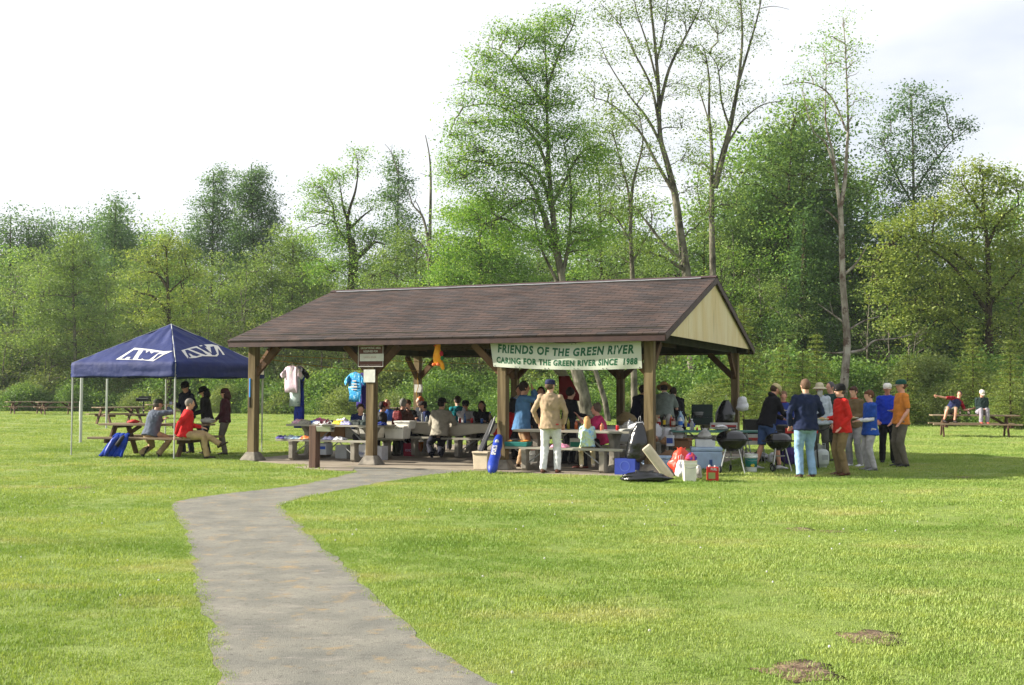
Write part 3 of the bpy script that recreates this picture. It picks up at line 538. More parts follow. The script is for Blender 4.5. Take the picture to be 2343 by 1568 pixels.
pt('alder_tree', 'straight alder trunk between the two largest alders', 57, (1452, 950), [([(1449, 800), (1447, 640), (1443, 560), (1440, 460), (1428, 400), (1400, 300)], .2, .04), ([(1442, 500), (1448, 420), (1470, 330), (1462, 260)], .12, .02), ([(1446, 600), (1470, 560), (1490, 520)], .08, .02), ([(1445, 560), (1410, 500), (1380, 480)], .08, .02)], [(1400, 290, 40, 40), (1440, 260, 36, 30), (1380, 370, 44, 40), (1440, 400, 44, 40), (1480, 340, 30, 30), (1400, 470, 50, 36), (1470, 480, 44, 34), (1430, 560, 60, 34), (1500, 560, 40, 30)], 'alder', BK_ALDER, density=1.4, leaf=.16, npc=22, sig=(.45, .45, .25), twig=.9)
pt('alder_tree', 'second alder leaning just right of the thick leaning trunk', 56, (1392, 955), [([(1384, 920), (1372, 880), (1362, 850), (1340, 780), (1330, 700)], .17, .10), ([(1362, 850), (1340, 847), (1325, 850)], .04, .015)], [(1320, 720, 40, 26), (1360, 700, 40, 26)], 'alder', BK_ALDER, density=1., leaf=.16, npc=22, twig=.9)
pt('alder_tree', 'tallest alder with thick leaning trunk reaching out of the top of the photo', 62, (1590, 945), [([(1583, 800), (1572, 640), (1556, 530), (1543, 440), (1525, 370), (1510, 310), (1506, 200), (1498, 100), (1485, -20), (1478, -120)], .35, .05), ([(1541, 440), (1500, 370), (1462, 300), (1400, 240), (1360, 225)], .13, .03), ([(1512, 330), (1480, 270), (1440, 220), (1395, 150), (1370, 95)], .1, .02), ([(1566, 600), (1520, 560), (1480, 510), (1450, 470)], .16, .04), ([(1568, 620), (1520, 590), (1470, 575), (1400, 565)], .13, .03), ([(1510, 300), (1490, 200), (1450, 120), (1420, 60), (1375, 10)], .1, .02), ([(1506, 260), (1530, 160), (1570, 80), (1600, 20), (1620, -40)], .12, .02), ([(1506, 200), (1480, 100), (1460, 40), (1440, -40)], .08, .02), ([(1500, 150), (1520, 60), (1530, -40)], .08, .02)],
   [(1490, 20, 44, 40), (1430, 30, 44, 34), (1380, 40, 40, 34), (1550, 40, 44, 36), (1600, 40, 40, 36), (1370, 110, 34, 30), (1440, 110, 44, 34), (1510, 110, 44, 36), (1570, 110, 36, 30), (1350, 190, 34, 26), (1400, 200, 44, 30), (1470, 200, 44, 34), (1545, 200, 30, 34), (1380, 260, 40, 26), (1450, 290, 50, 30), (1560, 280, 34, 30), (1580, 350, 34, 30), (1480, 400, 44, 30), (1590, 430, 34, 30), (1420, 560, 50, 24), (1500, 600, 44, 24), (1600, 520, 30, 30), (1460, -30, 60, 34), (1540, -30, 60, 34)], 'alder', BK_ALDER, density=1.15, leaf=.155, npc=20, sig=(.5, .5, .3), twig=1.)
pt('alder_tree', 'tall forked alder with two straight stems right of the tallest alder', 64, (1632, 945), [([(1632, 800), (1631, 640), (1628, 500), (1628, 420), (1628, 340), (1622, 260), (1622, 180), (1610, 110)], .28, .04), ([(1634, 430), (1650, 370), (1668, 300), (1680, 240), (1690, 180), (1698, 80), (1692, -20)], .24, .05), ([(1686, 200), (1710, 120), (1735, 30), (1745, -30)], .1, .03), ([(1664, 330), (1700, 275), (1745, 240), (1790, 232)], .08, .02), ([(1628, 300), (1600, 210), (1590, 200)], .06, .02), ([(1668, 290), (1650, 230), (1640, 150), (1600, 100)], .08, .02), ([(1740, 20), (1770, 15), (1805, 22)], .03, .01)],
   [(1610, 120, 44, 36), (1650, 60, 44, 40), (1700, 40, 40, 40), (1660, 140, 40, 34), (1600, 200, 40, 34), (1650, 220, 36, 30), (1620, 300, 36, 34), (1700, 200, 26, 30), (1590, 370, 40, 34), (1650, 390, 40, 34), (1700, 270, 30, 20), (1750, 240, 34, 14), (1610, 470, 46, 34), (1670, 460, 40, 34), (1690, -20, 60, 34), (1730, 90, 24, 30)], 'alder', BK_ALDER, density=1.15, leaf=.155, npc=20, sig=(.48, .48, .3), twig=1.)
pt('birch_tree', 'pale trunked forked tree with sparse high crown right of the shelter', 54, (1925, 962), [([(1930, 900), (1934, 850), (1938, 790), (1934, 720), (1928, 640), (1926, 560), (1924, 500), (1922, 470)], .25, .14), ([(1922, 480), (1914, 420), (1905, 350), (1890, 290), (1888, 240), (1890, 150)], .11, .02), ([(1922, 480), (1932, 420), (1937, 350), (1940, 290), (1938, 220), (1934, 120), (1928, 40)], .13, .02), ([(1926, 520), (1900, 490), (1885, 480)], .08, .02), ([(1932, 740), (1905, 720), (1870, 695)], .07, .02), ([(1905, 720), (1898, 690)], .03, .01), ([(1934, 760), (1975, 735), (2010, 725)], .06, .02), ([(1936, 808), (1975, 800), (2000, 780), (2050, 775), (2085, 765)], .09, .02), ([(1934, 806), (1900, 808), (1850, 798)], .06, .015), ([(1930, 630), (1960, 600), (1985, 560)], .08, .02), ([(1930, 630), (1960, 610), (2000, 612)], .04, .01), ([(1912, 400), (1890, 330), (1860, 300), (1840, 230)], .07, .02), ([(1936, 300), (1900, 220), (1850, 190), (1790, 195)], .06, .02)],
   [(1925, 45, 22, 16), (1900, 85, 40, 24), (1945, 100, 34, 28), (1870, 110, 36, 26), (1905, 140, 44, 28), (1960, 145, 24, 24), (1860, 165, 44, 24), (1820, 190, 34, 14), (1890, 200, 44, 24), (1950, 210, 30, 24), (1870, 240, 30, 20), (1920, 260, 36, 20), (1960, 270, 34, 20), (1975, 235, 22, 16)], 'bright', BK_BIRCH, density=1.1, leaf=.14, npc=18, sig=(.42, .42, .25), twig=1.)
pt('cottonwood_tree', 'open cottonwood with wind blown crown against the sky', 76, (2092, 940), [([(2092, 800), (2092, 600), (2090, 460), (2088, 330), (2085, 220)], .26, .04), ([(2090, 440), (2130, 380), (2170, 330), (2220, 290)], .1, .03), ([(2090, 470), (2050, 400), (2020, 330)], .09, .03)], [(2080, 210, 26, 24), (2115, 215, 22, 22), (2060, 245, 34, 26), (2110, 260, 44, 30), (2150, 240, 22, 26), (2040, 290, 40, 30), (2095, 310, 50, 32), (2150, 310, 44, 26), (2190, 285, 28, 18), (2215, 290, 16, 12), (2020, 340, 34, 30), (2070, 370, 46, 34), (2130, 370, 46, 34), (2030, 410, 40, 34), (2095, 430, 50, 34), (2150, 420, 36, 30), (2060, 470, 50, 30), (2120, 480, 46, 30)], 'poplar', BK_ALDER, density=1.0, leaf=.22, npc=22, sig=(.42, .42, .3), twig=.7)
pt('broadleaf_tree', 'tall mid green tree with pointed tops behind the shelter gable', 72, (1800, 945), [([(1800, 800), (1800, 600), (1810, 300)], .3, .05)], [(1815, 235, 24, 22), (1800, 275, 40, 34), (1850, 250, 28, 30), (1880, 235, 24, 26), (1760, 320, 40, 30), (1820, 340, 50, 40), (1880, 310, 46, 40), (1720, 370, 44, 30), (1770, 400, 50, 40), (1840, 420, 50, 44), (1700, 430, 40, 34), (1900, 400, 44, 44), (1740, 470, 54, 40), (1810, 500, 54, 40), (1690, 500, 40, 40), (1960, 430, 34, 40), (1720, 560, 50, 40)], LF['midgreen'], BK_DARK, density=.85, leaf=.2, npc=26, sig=(.42, .42, .36), twig=.3)
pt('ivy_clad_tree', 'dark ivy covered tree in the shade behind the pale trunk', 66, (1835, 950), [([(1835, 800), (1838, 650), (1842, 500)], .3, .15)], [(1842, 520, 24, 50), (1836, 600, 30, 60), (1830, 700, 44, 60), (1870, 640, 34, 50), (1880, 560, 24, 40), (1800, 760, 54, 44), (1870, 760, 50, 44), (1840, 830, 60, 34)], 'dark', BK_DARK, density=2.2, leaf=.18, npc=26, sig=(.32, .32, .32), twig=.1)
MAPB = [(2230, 390, 40, 26), (2270, 400, 40, 26), (2200, 440, 50, 30), (2260, 450, 54, 32), (2320, 430, 40, 30), (2150, 480, 50, 30), (2090, 490, 50, 28), (2220, 510, 60, 36), (2300, 500, 54, 36), (2040, 530, 50, 30), (2110, 550, 60, 36), (2190, 580, 60, 36), (2270, 580, 60, 40), (2340, 560, 50, 44), (2020, 590, 50, 34), (2080, 620, 60, 36), (2160, 650, 60, 40), (2240, 660, 54, 40), (2320, 650, 60, 44), (2030, 660, 50, 34), (2100, 700, 60, 36), (2190, 730, 54, 34), (2300, 740, 54, 40), (2050, 740, 50, 30), (2120, 770, 50, 24), (2210, 790, 36, 24), (2330, 800, 44, 30)]
pt('maple_tree', 'huge yellow green maple filling the right side of the wood', 58, (2268, 950), [([(2266, 870), (2262, 760), (2262, 650), (2258, 560), (2250, 480), (2248, 420)], .30, .06), ([(2262, 720), (2220, 660), (2170, 600), (2110, 560)], .15, .04), ([(2262, 650), (2210, 600), (2150, 560), (2060, 540)], .12, .03), ([(2260, 560), (2290, 500), (2330, 470)], .12, .04), ([(2252, 500), (2220, 450), (2200, 420)], .1, .03), ([(2262, 700), (2310, 640), (2350, 600)], .12, .03), ([(2262, 790), (2200, 760), (2160, 720)], .08, .02), ([(2264, 820), (2225, 780), (2190, 770)], .05, .02)], MAPB, 'maple', BK_DARK, density=1.15, leaf=.2, npc=30, sig=(.34, .34, .26), twig=.5)
pt('leafy_cottonwood_tree', 'leafy crown filling the gap between the two largest alders', 74, (1380, 940), [([(1380, 800), (1375, 600), (1370, 400)], .25, .05)], [(1335, 300, 30, 34), (1370, 340, 44, 40), (1330, 380, 44, 40), (1390, 410, 50, 44), (1340, 460, 50, 44), (1410, 480, 54, 44), (1360, 540, 60, 44), (1440, 550, 54, 40), (1380, 610, 70, 40), (1470, 620, 60, 36)], LF['midgreen'], BK_DARK, density=.9, leaf=.2, npc=26, sig=(.42, .42, .36), twig=.3)
pt('broadleaf_tree', 'mid green broadleaf tree seen between the tallest alder and the gable', 72, (1610, 940), [([(1610, 800), (1610, 650), (1612, 520)], .22, .05)], [(1600, 520, 40, 36), (1650, 540, 44, 36), (1560, 560, 36, 34), (1620, 590, 60, 40), (1540, 620, 50, 34), (1690, 600, 44, 40), (1480, 650, 50, 30), (1660, 660, 60, 40)], LF['midgreen'], BK_DARK, density=.9, leaf=.2, npc=26, sig=(.42, .42, .36), twig=.3)
pt('broadleaf_tree', 'bushy light green tree below the dead snag', 76, (950, 940), [([(950, 800), (950, 700), (952, 600)], .2, .05)], [(930, 540, 34, 30), (985, 560, 40, 34), (900, 590, 44, 34), (960, 610, 50, 36), (1010, 600, 40, 34), (860, 640, 50, 34), (930, 670, 60, 36), (1000, 670, 60, 36)], 'alder', BK_ALDER, density=1.2, leaf=.18, npc=26, twig=.4)
pt('broadleaf_tree', 'bushy pale tree left of the gnarled tree', 84, (670, 940), [([(670, 800), (668, 700), (670, 560)], .2, .05)], [(650, 540, 30, 26), (690, 560, 34, 28), (640, 590, 44, 34), (700, 610, 44, 34), (660, 650, 54, 36), (600, 640, 44, 34), (730, 660, 44, 34)], 'alder', BK_ALDER, density=1.3, leaf=.19, npc=26, twig=.4)
# thin saplings seen right of the pale trunk
for i, (px, top, Y) in enumerate(((2035, 690, 60), (2062, 740, 58), (2082, 760, 57), (1990, 640, 60), (728, 700, 74), (615, 690, 78), (560, 660, 80), (465, 700, 80), (345, 760, 76), (1560, 560, 66), (1655, 600, 64))):
    b = np.array(W(px, 935, Y)); b[2] = 0; tp = np.array(W(px+rng.uniform(-14, 14), top, Y)); md_ = (b+tp)/2+rng.normal(0, .15, 3)
    tr = [([b, md_, tp], .07, .02)]; bl = [(tp+np.array([rng.uniform(-.6, .6), 0, -k*.9]), (.7, .7, .5)) for k in range(4)]
    plant('sapling', 'thin pale stemmed sapling at the edge of the wood', 'tree', b, grow(tr, bl, density=3, leaf=.14, npc=14, twig=1), BK_ALDER, LF['alder'], 'saplings at the edge of the wood')
# ---- shrub belt
def bush_arr(R_, H, stems=6, dens=1., leaf=.14, npc=26):
    K = int(520*dens*R_*H/3); u = rng.normal(0, 1, (K, 3)); u[:, 2] = np.abs(u[:, 2]); u /= np.linalg.norm(u, axis=1)[:, None]; rad = rng.uniform(.35, 1, K)**.5
    C = u*rad[:, None]*np.array([R_, R_*.8, H-.25]); C += rng.normal(0, .14, C.shape); C[:, 2] = np.abs(C[:, 2])+.08
    V, A = leaf_cloud(C, npc, (.2, .2, .14), leaf, up=.3)
    V[:, 2] = np.maximum(V[:, 2], .01)
    ps = []
    for i in range(stems*3):
        c = C[rng.integers(0, K)]; ps.append((curve_to(np.array([c[0]*.3, c[1]*.3, -.05]), c*1.08, .15, .04, 6), np.linspace(.018, .006, 6)))
    WV, WF = limb_tubes(ps, 4); return WV, WF, V, A
M_cane = mat('brown canes', srgb(110, 86, 66), .9, scale=8, col2=srgb(150, 128, 100))
bp = []
for i in range(5):
    WV, WF, LV, LA = bush_arr((1.5, 1.9, 1.3, 1.7, 2.1)[i], (1.6, 2.1, 1.3, 2.6, 1.9)[i], leaf=.115)
    bp.append((fast_mesh('canes', WV, 4, WF, [M_cane]), [fast_mesh('foliage', LV, 4, np.arange(len(LV)), [LF[q]], attr=LA) for q in ('bramble', 'olive')]))
def edge_y(px):     # distance of the lawn's far edge
    xs = [-400, 0, 300, 640, 1000, 1440, 1700, 1900, 2100, 2400, 2800]; ys = [78, 77, 76, 70, 66, 60, 57, 54, 53, 47, 44]
    return float(np.interp(px, xs, ys))
for rowi, (off, hs) in enumerate(((0, .85), (2.2, 1.25), (5., 1.7))):
    px = -80
    while px < 2440:
        Y = edge_y(px)+off+rng.uniform(-.6, .8); v = int(rng.integers(0, 5)); c, fo = bp[v]; h = hs*rng.uniform(.8, 1.2)
        t = thing('bramble_bush', 'leafy green bramble bush in the thicket along the far lawn edge', 'bush', ((px-1171)/F_PX*Y, Y, 0), rng.uniform(0, 6.28), 'bramble bushes along the lawn edge'); t.scale = (h*1.05, h*1.05, h)
        link('canes', c, t); link('foliage', fo[0 if rng.uniform() < .75 else 1], t)
        px += (46 if rowi == 0 else 58)*rng.uniform(.8, 1.25)
# young conifers
def conifer_arr(H):
    K = []; ps = [(np.array([[0, 0, -.05], [0, 0, H*.5], [.03, 0, H]]), np.array([.05, .03, .008]))]
    z = .25
    while z < H*.96:
        r = (1-z/H)*H*.34+.08
        for a in np.arange(0, 6.28, 6.28/7)+rng.uniform(0, 1): 
            e = np.array([math.cos(a)*r, math.sin(a)*r, z-.12*r+.05]); ps.append((np.array([[0, 0, z], e*[.5, .5, 1]+[0, 0, .06], e]), np.array([.012, .008, .004])))
            for t in np.linspace(.2, 1, max(2, int(r*7))): K.append([e[0]*t, e[1]*t, z+.05-.12*r*t*t])
        z += .24
    V, A = leaf_cloud(np.array(K), 14, (.10, .10, .045), .12, asp=.35, up=1.); WV, WF = limb_tubes(ps, 4); return WV, WF, V, A
for px, top, Y, gl in ((1868, 758, 51, 'young golden green conifer sapling below the pale trunk'), (1835, 800, 50, 'shorter young conifer left of the golden one'), (1700, 690, 52, 'drooping olive conifer beside the shelter\'s back right post'), (2225, 745, 50, 'young conifer left of the maple trunk'), (2310, 770, 46, 'young conifer at the right edge of the photo'), (2075, 800, 50, 'small conifer behind the man in the orange shirt'), (1790, 780, 50, 'young conifer behind the man in the navy jacket')):
    b = ((px-1171)/F_PX*Y, Y, 0); H = HC+(893-top)/F_PX*Y; plant('young_conifer', gl, 'tree', b, tuple(a+np.array([*b]) if i in (0, 2) else a for i, a in enumerate(conifer_arr(H))), BK_DARK, LF['conifer'], 'young conifers at the wood\'s edge')
# low dense leaf mass behind everything
K = 5200; a = rng.uniform(-.62, .62, K); y = rng.uniform(84, 112, K); C = np.stack([a*y, y, rng.uniform(.2, 1, K)**.8*(5.5+2.5*np.sin(a*23))], 1)
V, A = leaf_cloud(C, 22, (.8, .8, .8), .42)
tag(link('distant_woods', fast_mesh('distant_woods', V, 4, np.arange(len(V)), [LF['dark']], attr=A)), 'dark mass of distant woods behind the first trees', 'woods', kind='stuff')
K = 5200; a = rng.uniform(-.52, .52, K); ye = np.array([edge_y(1171+q*F_PX) for q in a]); y = ye+rng.uniform(-1.2, 7, K); C = np.stack([a*y, y, rng.uniform(0, .5, K)], 1)
V, A = leaf_cloud(C, 26, (.35, .35, .16), .13); V[:, 2] = np.abs(V[:, 2])
tag(link('undergrowth', fast_mesh('undergrowth', V, 4, np.arange(len(V)), [LF['bramble']], attr=A)), 'low leafy undergrowth and long grass along the far lawn edge', 'undergrowth', kind='stuff')
mb = MB(); fl = [(px, edge_y(px)+1.5) for px in range(-500, 2901, 100)]
mb.add([((px-1171)/F_PX*y, y, .02) for px, y in fl]+[((px-1171)/F_PX*180, 180, .02) for px, y in fl], [(i, i+1, len(fl)+i+1, len(fl)+i) for i in range(len(fl)-1)])
tag(mb.build('forest_floor_ground', mat('forest floor', srgb(70, 62, 44), .95, scale=2, col2=srgb(60, 74, 36))), kind='structure')
# ================================================================ picnic shelter
SP = 3.043; SW = 7.67; PH = 2.544; OF = .388; OG = .405; ZR = 4.104; ZE = 2.661; LA3 = 3*SP; SZ = .010
def onS(px, py, B):             # sight line meets the shelter plane at depth B
    r = ray(px, py); n = Vector((math.sin(STH), math.cos(STH), 0)); d = (Vector((SX0, SY0, 0))+n*B).dot(n); t = d/r.dot(n); return Vector((r.x*t, r.y*t, HC+r.z*t))
M_post = mat('weathered post timber', srgb(104, 88, 62), .85, scale=2.2, col2=srgb(146, 128, 96), bump=.004, bscale=26, stretch=(6, 6, .5), spec=.2)
M_brace = mat('brown brace timber', srgb(88, 64, 46), .85, scale=3, col2=srgb(122, 94, 68), bump=.002, bscale=30, spec=.2)
M_dkbeam = mat('dark green brown beam', srgb(44, 46, 36), .8, scale=3, col2=srgb(66, 64, 48), spec=.2)
M_fascia = mat('brown fascia paint', srgb(66, 46, 46), .6, scale=5, col2=srgb(84, 60, 56), spec=.3)
M_truss = mat('truss timber', srgb(92, 76, 48), .85, scale=4, col2=srgb(116, 98, 64), spec=.2)
M_deck = mat('roof decking', srgb(80, 66, 46), .85, scale=3, col2=srgb(104, 88, 60), spec=.2)
M_cream = mat('cream plywood', srgb(246, 222, 170), .75, scale=2.5, col2=srgb(255, 238, 196), stretch=(1, 1, .3), spec=.25)
speckle(M_cream, srgb(160, 150, 118), 1.3, .60, .74, .5, (3, 3, .4))
M_foot = mat('cast footing concrete', srgb(120, 114, 104), .9, scale=7, col2=srgb(166, 158, 144), bump=.006, bscale=30)
M_silver = mat('galvanised flashing', srgb(196, 198, 202), .4, metal=.6, scale=4)
def shingle_mat():
    m = bpy.data.materials.new('asphalt shingles'); m.use_nodes = True; nt = m.node_tree; b = nt.nodes['Principled BSDF']; b.inputs['Roughness'].default_value = .92; b.inputs['Specular IOR Level'].default_value = .2
    uv = nn(nt, 'ShaderNodeTexCoord'); br = nn(nt, 'ShaderNodeTexBrick'); br.offset = .5; br.inputs['Scale'].default_value = 1; br.inputs['Brick Width'].default_value = .305; br.inputs['Row Height'].default_value = .1425; br.inputs['Mortar Size'].default_value = .006; br.inputs['Mortar Smooth'].default_value = .1
    br.inputs['Color1'].default_value = (*srgb(99, 82, 76), 1); br.inputs['Color2'].default_value = (*srgb(76, 70, 70), 1); br.inputs['Mortar'].default_value = (*srgb(30, 24, 22), 1)
    nt.links.new(uv.outputs['UV'], br.inputs[0])
    n = nn(nt, 'ShaderNodeTexNoise'); n.inputs['Scale'].default_value = 1.1; n.inputs['Detail'].default_value = 6; nt.links.new(uv.outputs['UV'], n.inputs[0])
    n3 = nn(nt, 'ShaderNodeTexNoise'); n3.inputs['Scale'].default_value = 90; n3.inputs['Detail'].default_value = 2; nt.links.new(uv.outputs['UV'], n3.inputs[0])
    r = nn(nt, 'ShaderNodeMapRange'); r.inputs[1].default_value = .3; r.inputs[2].default_value = .7; r.inputs[3].default_value = .68; r.inputs[4].default_value = 1.3; nt.links.new(n.outputs[0], r.inputs[0])
    r3 = nn(nt, 'ShaderNodeMapRange'); r3.inputs[1].default_value = .3; r3.inputs[2].default_value = .7; r3.inputs[3].default_value = .7; r3.inputs[4].default_value = 1.3; nt.links.new(n3.outputs[0], r3.inputs[0])
    mu = nn(nt, 'ShaderNodeMath', operation='MULTIPLY'); nt.links.new(r.outputs[0], mu.inputs[0]); nt.links.new(r3.outputs[0], mu.inputs[1])
    mm = nn(nt, 'ShaderNodeMix', data_type='RGBA', blend_type='MULTIPLY'); mm.inputs[0].default_value = 1; nt.links.new(br.outputs[0], mm.inputs[6]); nt.links.new(mu.outputs[0], mm.inputs[7]); nt.links.new(mm.outputs[2], b.inputs['Base Color'])
    bp = nn(nt, 'ShaderNodeBump'); bp.inputs['Distance'].default_value = .004; nt.links.new(n3.outputs[0], bp.inputs['Height']); nt.links.new(bp.outputs[0], b.inputs['Normal']); return m
M_sh = shingle_mat()
sh = thing('picnic_shelter', 'open timber picnic shelter with brown shingle roof and cream gable end', 'picnic shelter', tuple(S(0, 0)), -STH)
for i in range(4):
    for B in (0, SW):
        A = i*SP; mb = MB(); mb.box((-A, B, (PH+.18)/2+.0), (.185, .185, PH-.18)); p = mb.build('post', M_post, sh, bevel=.008)
        mb = MB(); mb.box((-A, B, .105), (.44, .44, .19), taper=.52); mb.build('footing', M_foot, p, bevel=.02)
        def br_(dx, dy):
            mb = MB(); mb.bar((-A+dx*.05, B+dy*.05, 1.93), (-A+dx*.66, B+dy*.66, PH-.02), .09, .14); mb.build('brace', M_brace, sh, bevel=.004)
        if i < 3: br_(-1, 0)
        if i > 0: br_(1, 0)
        br_(0, 1 if B == 0 else -1)
for B in (0, SW):
    mb = MB(); mb.box((-LA3/2, B, PH+.125), (LA3+.62, .13, .25)); mb.build('beam', M_dkbeam, sh, bevel=.005)
for i in (0, 3):
    mb = MB(); mb.box((-i*SP, SW/2, PH+.10), (.12, SW-.14, .20)); mb.build('beam', M_dkbeam, sh, bevel=.005)
slope = (ZR-ZE)/(SW/2+OF); ang = math.atan(slope); SLn = (SW/2+OF)/math.cos(ang)
def rz_(B): return ZR-slope*abs(B-SW/2)
nT = 17
for k in range(nT):
    A = -.30+(LA3+.6)*k/(nT-1); mb = MB(); x = -A
    if all(abs(A-i*SP) > .09 for i in (0, 3)): mb.box((x, SW/2, PH+.19), (.04, SW-.14, .10))
    for sg in (-1, 1): mb.bar((x, SW/2+sg*(SW/2+OF-.04), rz_(SW+OF-.04)-.10), (x, SW/2+sg*.02, ZR-.10), .04, .09, up=(0, 0, 1))
    mb.bar((x, SW/2, PH+.35), (x, SW/2, ZR-.16), .04, .09, up=(0, 1, 0))
    mb.build('truss', M_truss, sh)
# decking under the shingles, shingle courses above
NC = 31
for sg, nm in ((-1, 'roof_slope'), (1, 'roof_slope')):
    mb = MB(); e = (SW/2+OF); pr = [(SW/2, ZR-.045), (SW/2+sg*e, ZE-.045), (SW/2+sg*e, ZE-.022), (SW/2, ZR-.022)]
    mb.prism(pr, OG-.01, -(LA3+OG)+.01); dk = mb.build('roof_decking', M_deck, sh)
    vs = []; fs = []; uvs = []; x0, x1 = OG+.02, -(LA3+OG)-.02; nx = 60; u_l = x0-x1
    for c in range(NC):
        d0 = SLn+.03-(SLn+.03)*c/NC; d1 = SLn+.03-(SLn+.03)*(c+1)/NC-.01; d1 = max(d1, 0)
        rows = [(d0, -.014 if c == 0 else .001), (d0, .012), (d1, .002)]
        base = len(vs)
        for ri, (d, h) in enumerate(rows):
            for j in range(nx+1):
                x = x0+(x1-x0)*j/nx; hh = h+(.0035*mnoise.noise(Vector((x*2.7, c*5.1, 0))) if ri == 1 else 0)
                wav = .006*mnoise.noise(Vector((x*.6, d*.8, 4)))
                vs.append((x, SW/2+sg*(d*math.cos(ang))+sg*hh*math.sin(ang), ZR-d*math.sin(ang)+hh*math.cos(ang)+wav)); uvs.append((x+20, c*.1425+{0: .0715, 1: .012, 2: .140}[ri]))
        for ri in range(2):
            for j in range(nx):
                a = base+ri*(nx+1)+j; fs.append((a, a+1, a+nx+2, a+nx+1) if sg > 0 else (a+1, a, a+nx+1, a+nx+2))
    me = bpy.data.meshes.new('roof_slope'); me.from_pydata(vs, [], fs); me.materials.append(M_sh); ul = me.uv_layers.new(name='UVMap'); li = np.empty(len(me.loops), np.int32); me.loops.foreach_get('vertex_index', li); ul.data.foreach_set('uv', np.array(uvs, np.float32)[li].ravel()); me.update(); link('roof_slope', me, sh)
mb = MB()
for sg in (-1, 1): mb.bar((OG+.02, SW/2+sg*.075, ZR+.004), (-(LA3+OG)-.02, SW/2+sg*.075, ZR+.004), .16, .012, up=(0, sg*math.sin(ang), math.cos(ang)))
rc = mb.build('ridge_cap', M_fascia, sh)
mb = MB(); pts = []
for j in range(41):
    x = OG-.3-(LA3+OG*2-.5)*j/40; wob = .010*mnoise.noise(Vector((x*2, 0, 0))); pts.append((x, SW/2-.175+wob, ZR-.028+wob))
for a, b in zip(pts, pts[1:]): mb.bar(a, b, .055, .012, up=(0, -math.sin(ang), math.cos(ang)))
mb.build('ridge_flashing', M_silver, sh)
for B, sg in ((-OF, -1), (SW+OF, 1)):
    mb = MB(); mb.box((-LA3/2, B-sg*.012, ZE-.085), (LA3+2*OG, .035, .125)); mb.build('fascia', M_fascia, sh, bevel=.003)
for xg, so_ in ((OG, 1), (-(LA3+OG), -1)):
    mb = MB(); zb = ZE-.02; e = SW/2+OF-.18
    mb.poly([(xg-so_*.05, SW/2-e, zb), (xg-so_*.05, SW/2+e, zb), (xg-so_*.05, SW/2+e-.02, rz_(SW/2+e)-.13+.05), (xg-so_*.05, SW/2, ZR-.075), (xg-so_*.05, SW/2-e+.02, rz_(SW/2-e)-.13+.05)], .02, (so_, 0, 0)); mb.build('gable_panel', M_cream, sh)
    mb = MB()
    for B in np.arange(-e+.55, e, 1.22): mb.bar((xg-so_*.048, SW/2+B, zb+.02), (xg-so_*.048, SW/2+B, rz_(SW/2+B)-.10), .006, .004, up=(so_, 0, 0))
    mb.build('batten', M_cream, sh)
    for sg in (-1, 1):
        mb = MB(); mb.bar((xg+so_*.006, SW/2+sg*(SW/2+OF), ZE-.075), (xg+so_*.006, SW/2+sg*.0, ZR-.075), .03, .13, up=(0, 0, 1)); mb.build('barge_board', M_fascia, sh, bevel=.003)
# notices and sign
M_white = mat('white paper', srgb(226, 226, 220), .8, scale=9, var=.06, bump=.006, bscale=12)
M_paint = mat('white paint', srgb(235, 235, 230), .5, var=.03)
M_brown = mat('brown sign enamel', srgb(94, 46, 34), .5, var=.06, scale=8)
XS, YS = Vector((math.cos(STH), -math.sin(STH), 0)), Vector((math.sin(STH), math.cos(STH), 0))
def s_board(name, label, cat, px0, py0, px1, py1, B, m, thick=.006, group=None):
    c = onS((px0+px1)/2, (py0+py1)/2, B); a = onS(px0, py0, B); b = onS(px1, py1, B); wd = (b-a).dot(XS); ht = abs((b-a).z); t = thing(name, label, cat, tuple(c), -STH, group); return t, wd, ht
t, wd, ht = s_board('park_sign', 'brown picnic area sign with a white paper strip on shelter post', 'sign', 819, 790, 877, 840, -.115, M_brown)
mb = MB(); mb.box((0, 0, 0), (wd, .012, ht)); pn = mb.build('panel', M_brown, t, bevel=.004)
mb = MB(); q = .012
for sx, sz, w_, h_ in ((0, ht/2-.012, wd-.02, .009), (0, -ht/2+.012, wd-.02, .009), (wd/2-.012, 0, .009, ht-.025), (-wd/2+.012, 0, .009, ht-.025)): mb.box((sx, -.0075, sz), (w_, .003, h_))
mb.build('border', M_paint, pn)
put_text(pn, 'GROUP PICNIC AREA', .062, (0, -.006, ht/2-.085), (1, 0, 0), (0, 0, 1), M_paint, bold=.0008, width=wd*.78)
put_text(pn, 'RESERVED FOR', .062, (0, -.006, ht/2-.155), (1, 0, 0), (0, 0, 1), M_paint, bold=.0008, width=wd*.56)
put_text(pn, 'PLEASE CHECK THE PERMIT OFFICE FOR RESERVATIONS', .02, (0, -.006, -ht/2+.035), (1, 0, 0), (0, 0, 1), M_paint, width=wd*.8)
mb = MB(); mb.box((.03, -.012, -.03), (wd*.93, .004, .155)); pc = mb.build('paper_strip', M_white, t)
M_pencil = mat('faint pencil', srgb(188, 150, 142), .9)
put_text(pc, 'GREEN RIVER', .055, (-.01, -.0145, -.045), (1, 0, 0), (0, 0, 1), M_pencil, width=wd*.5)
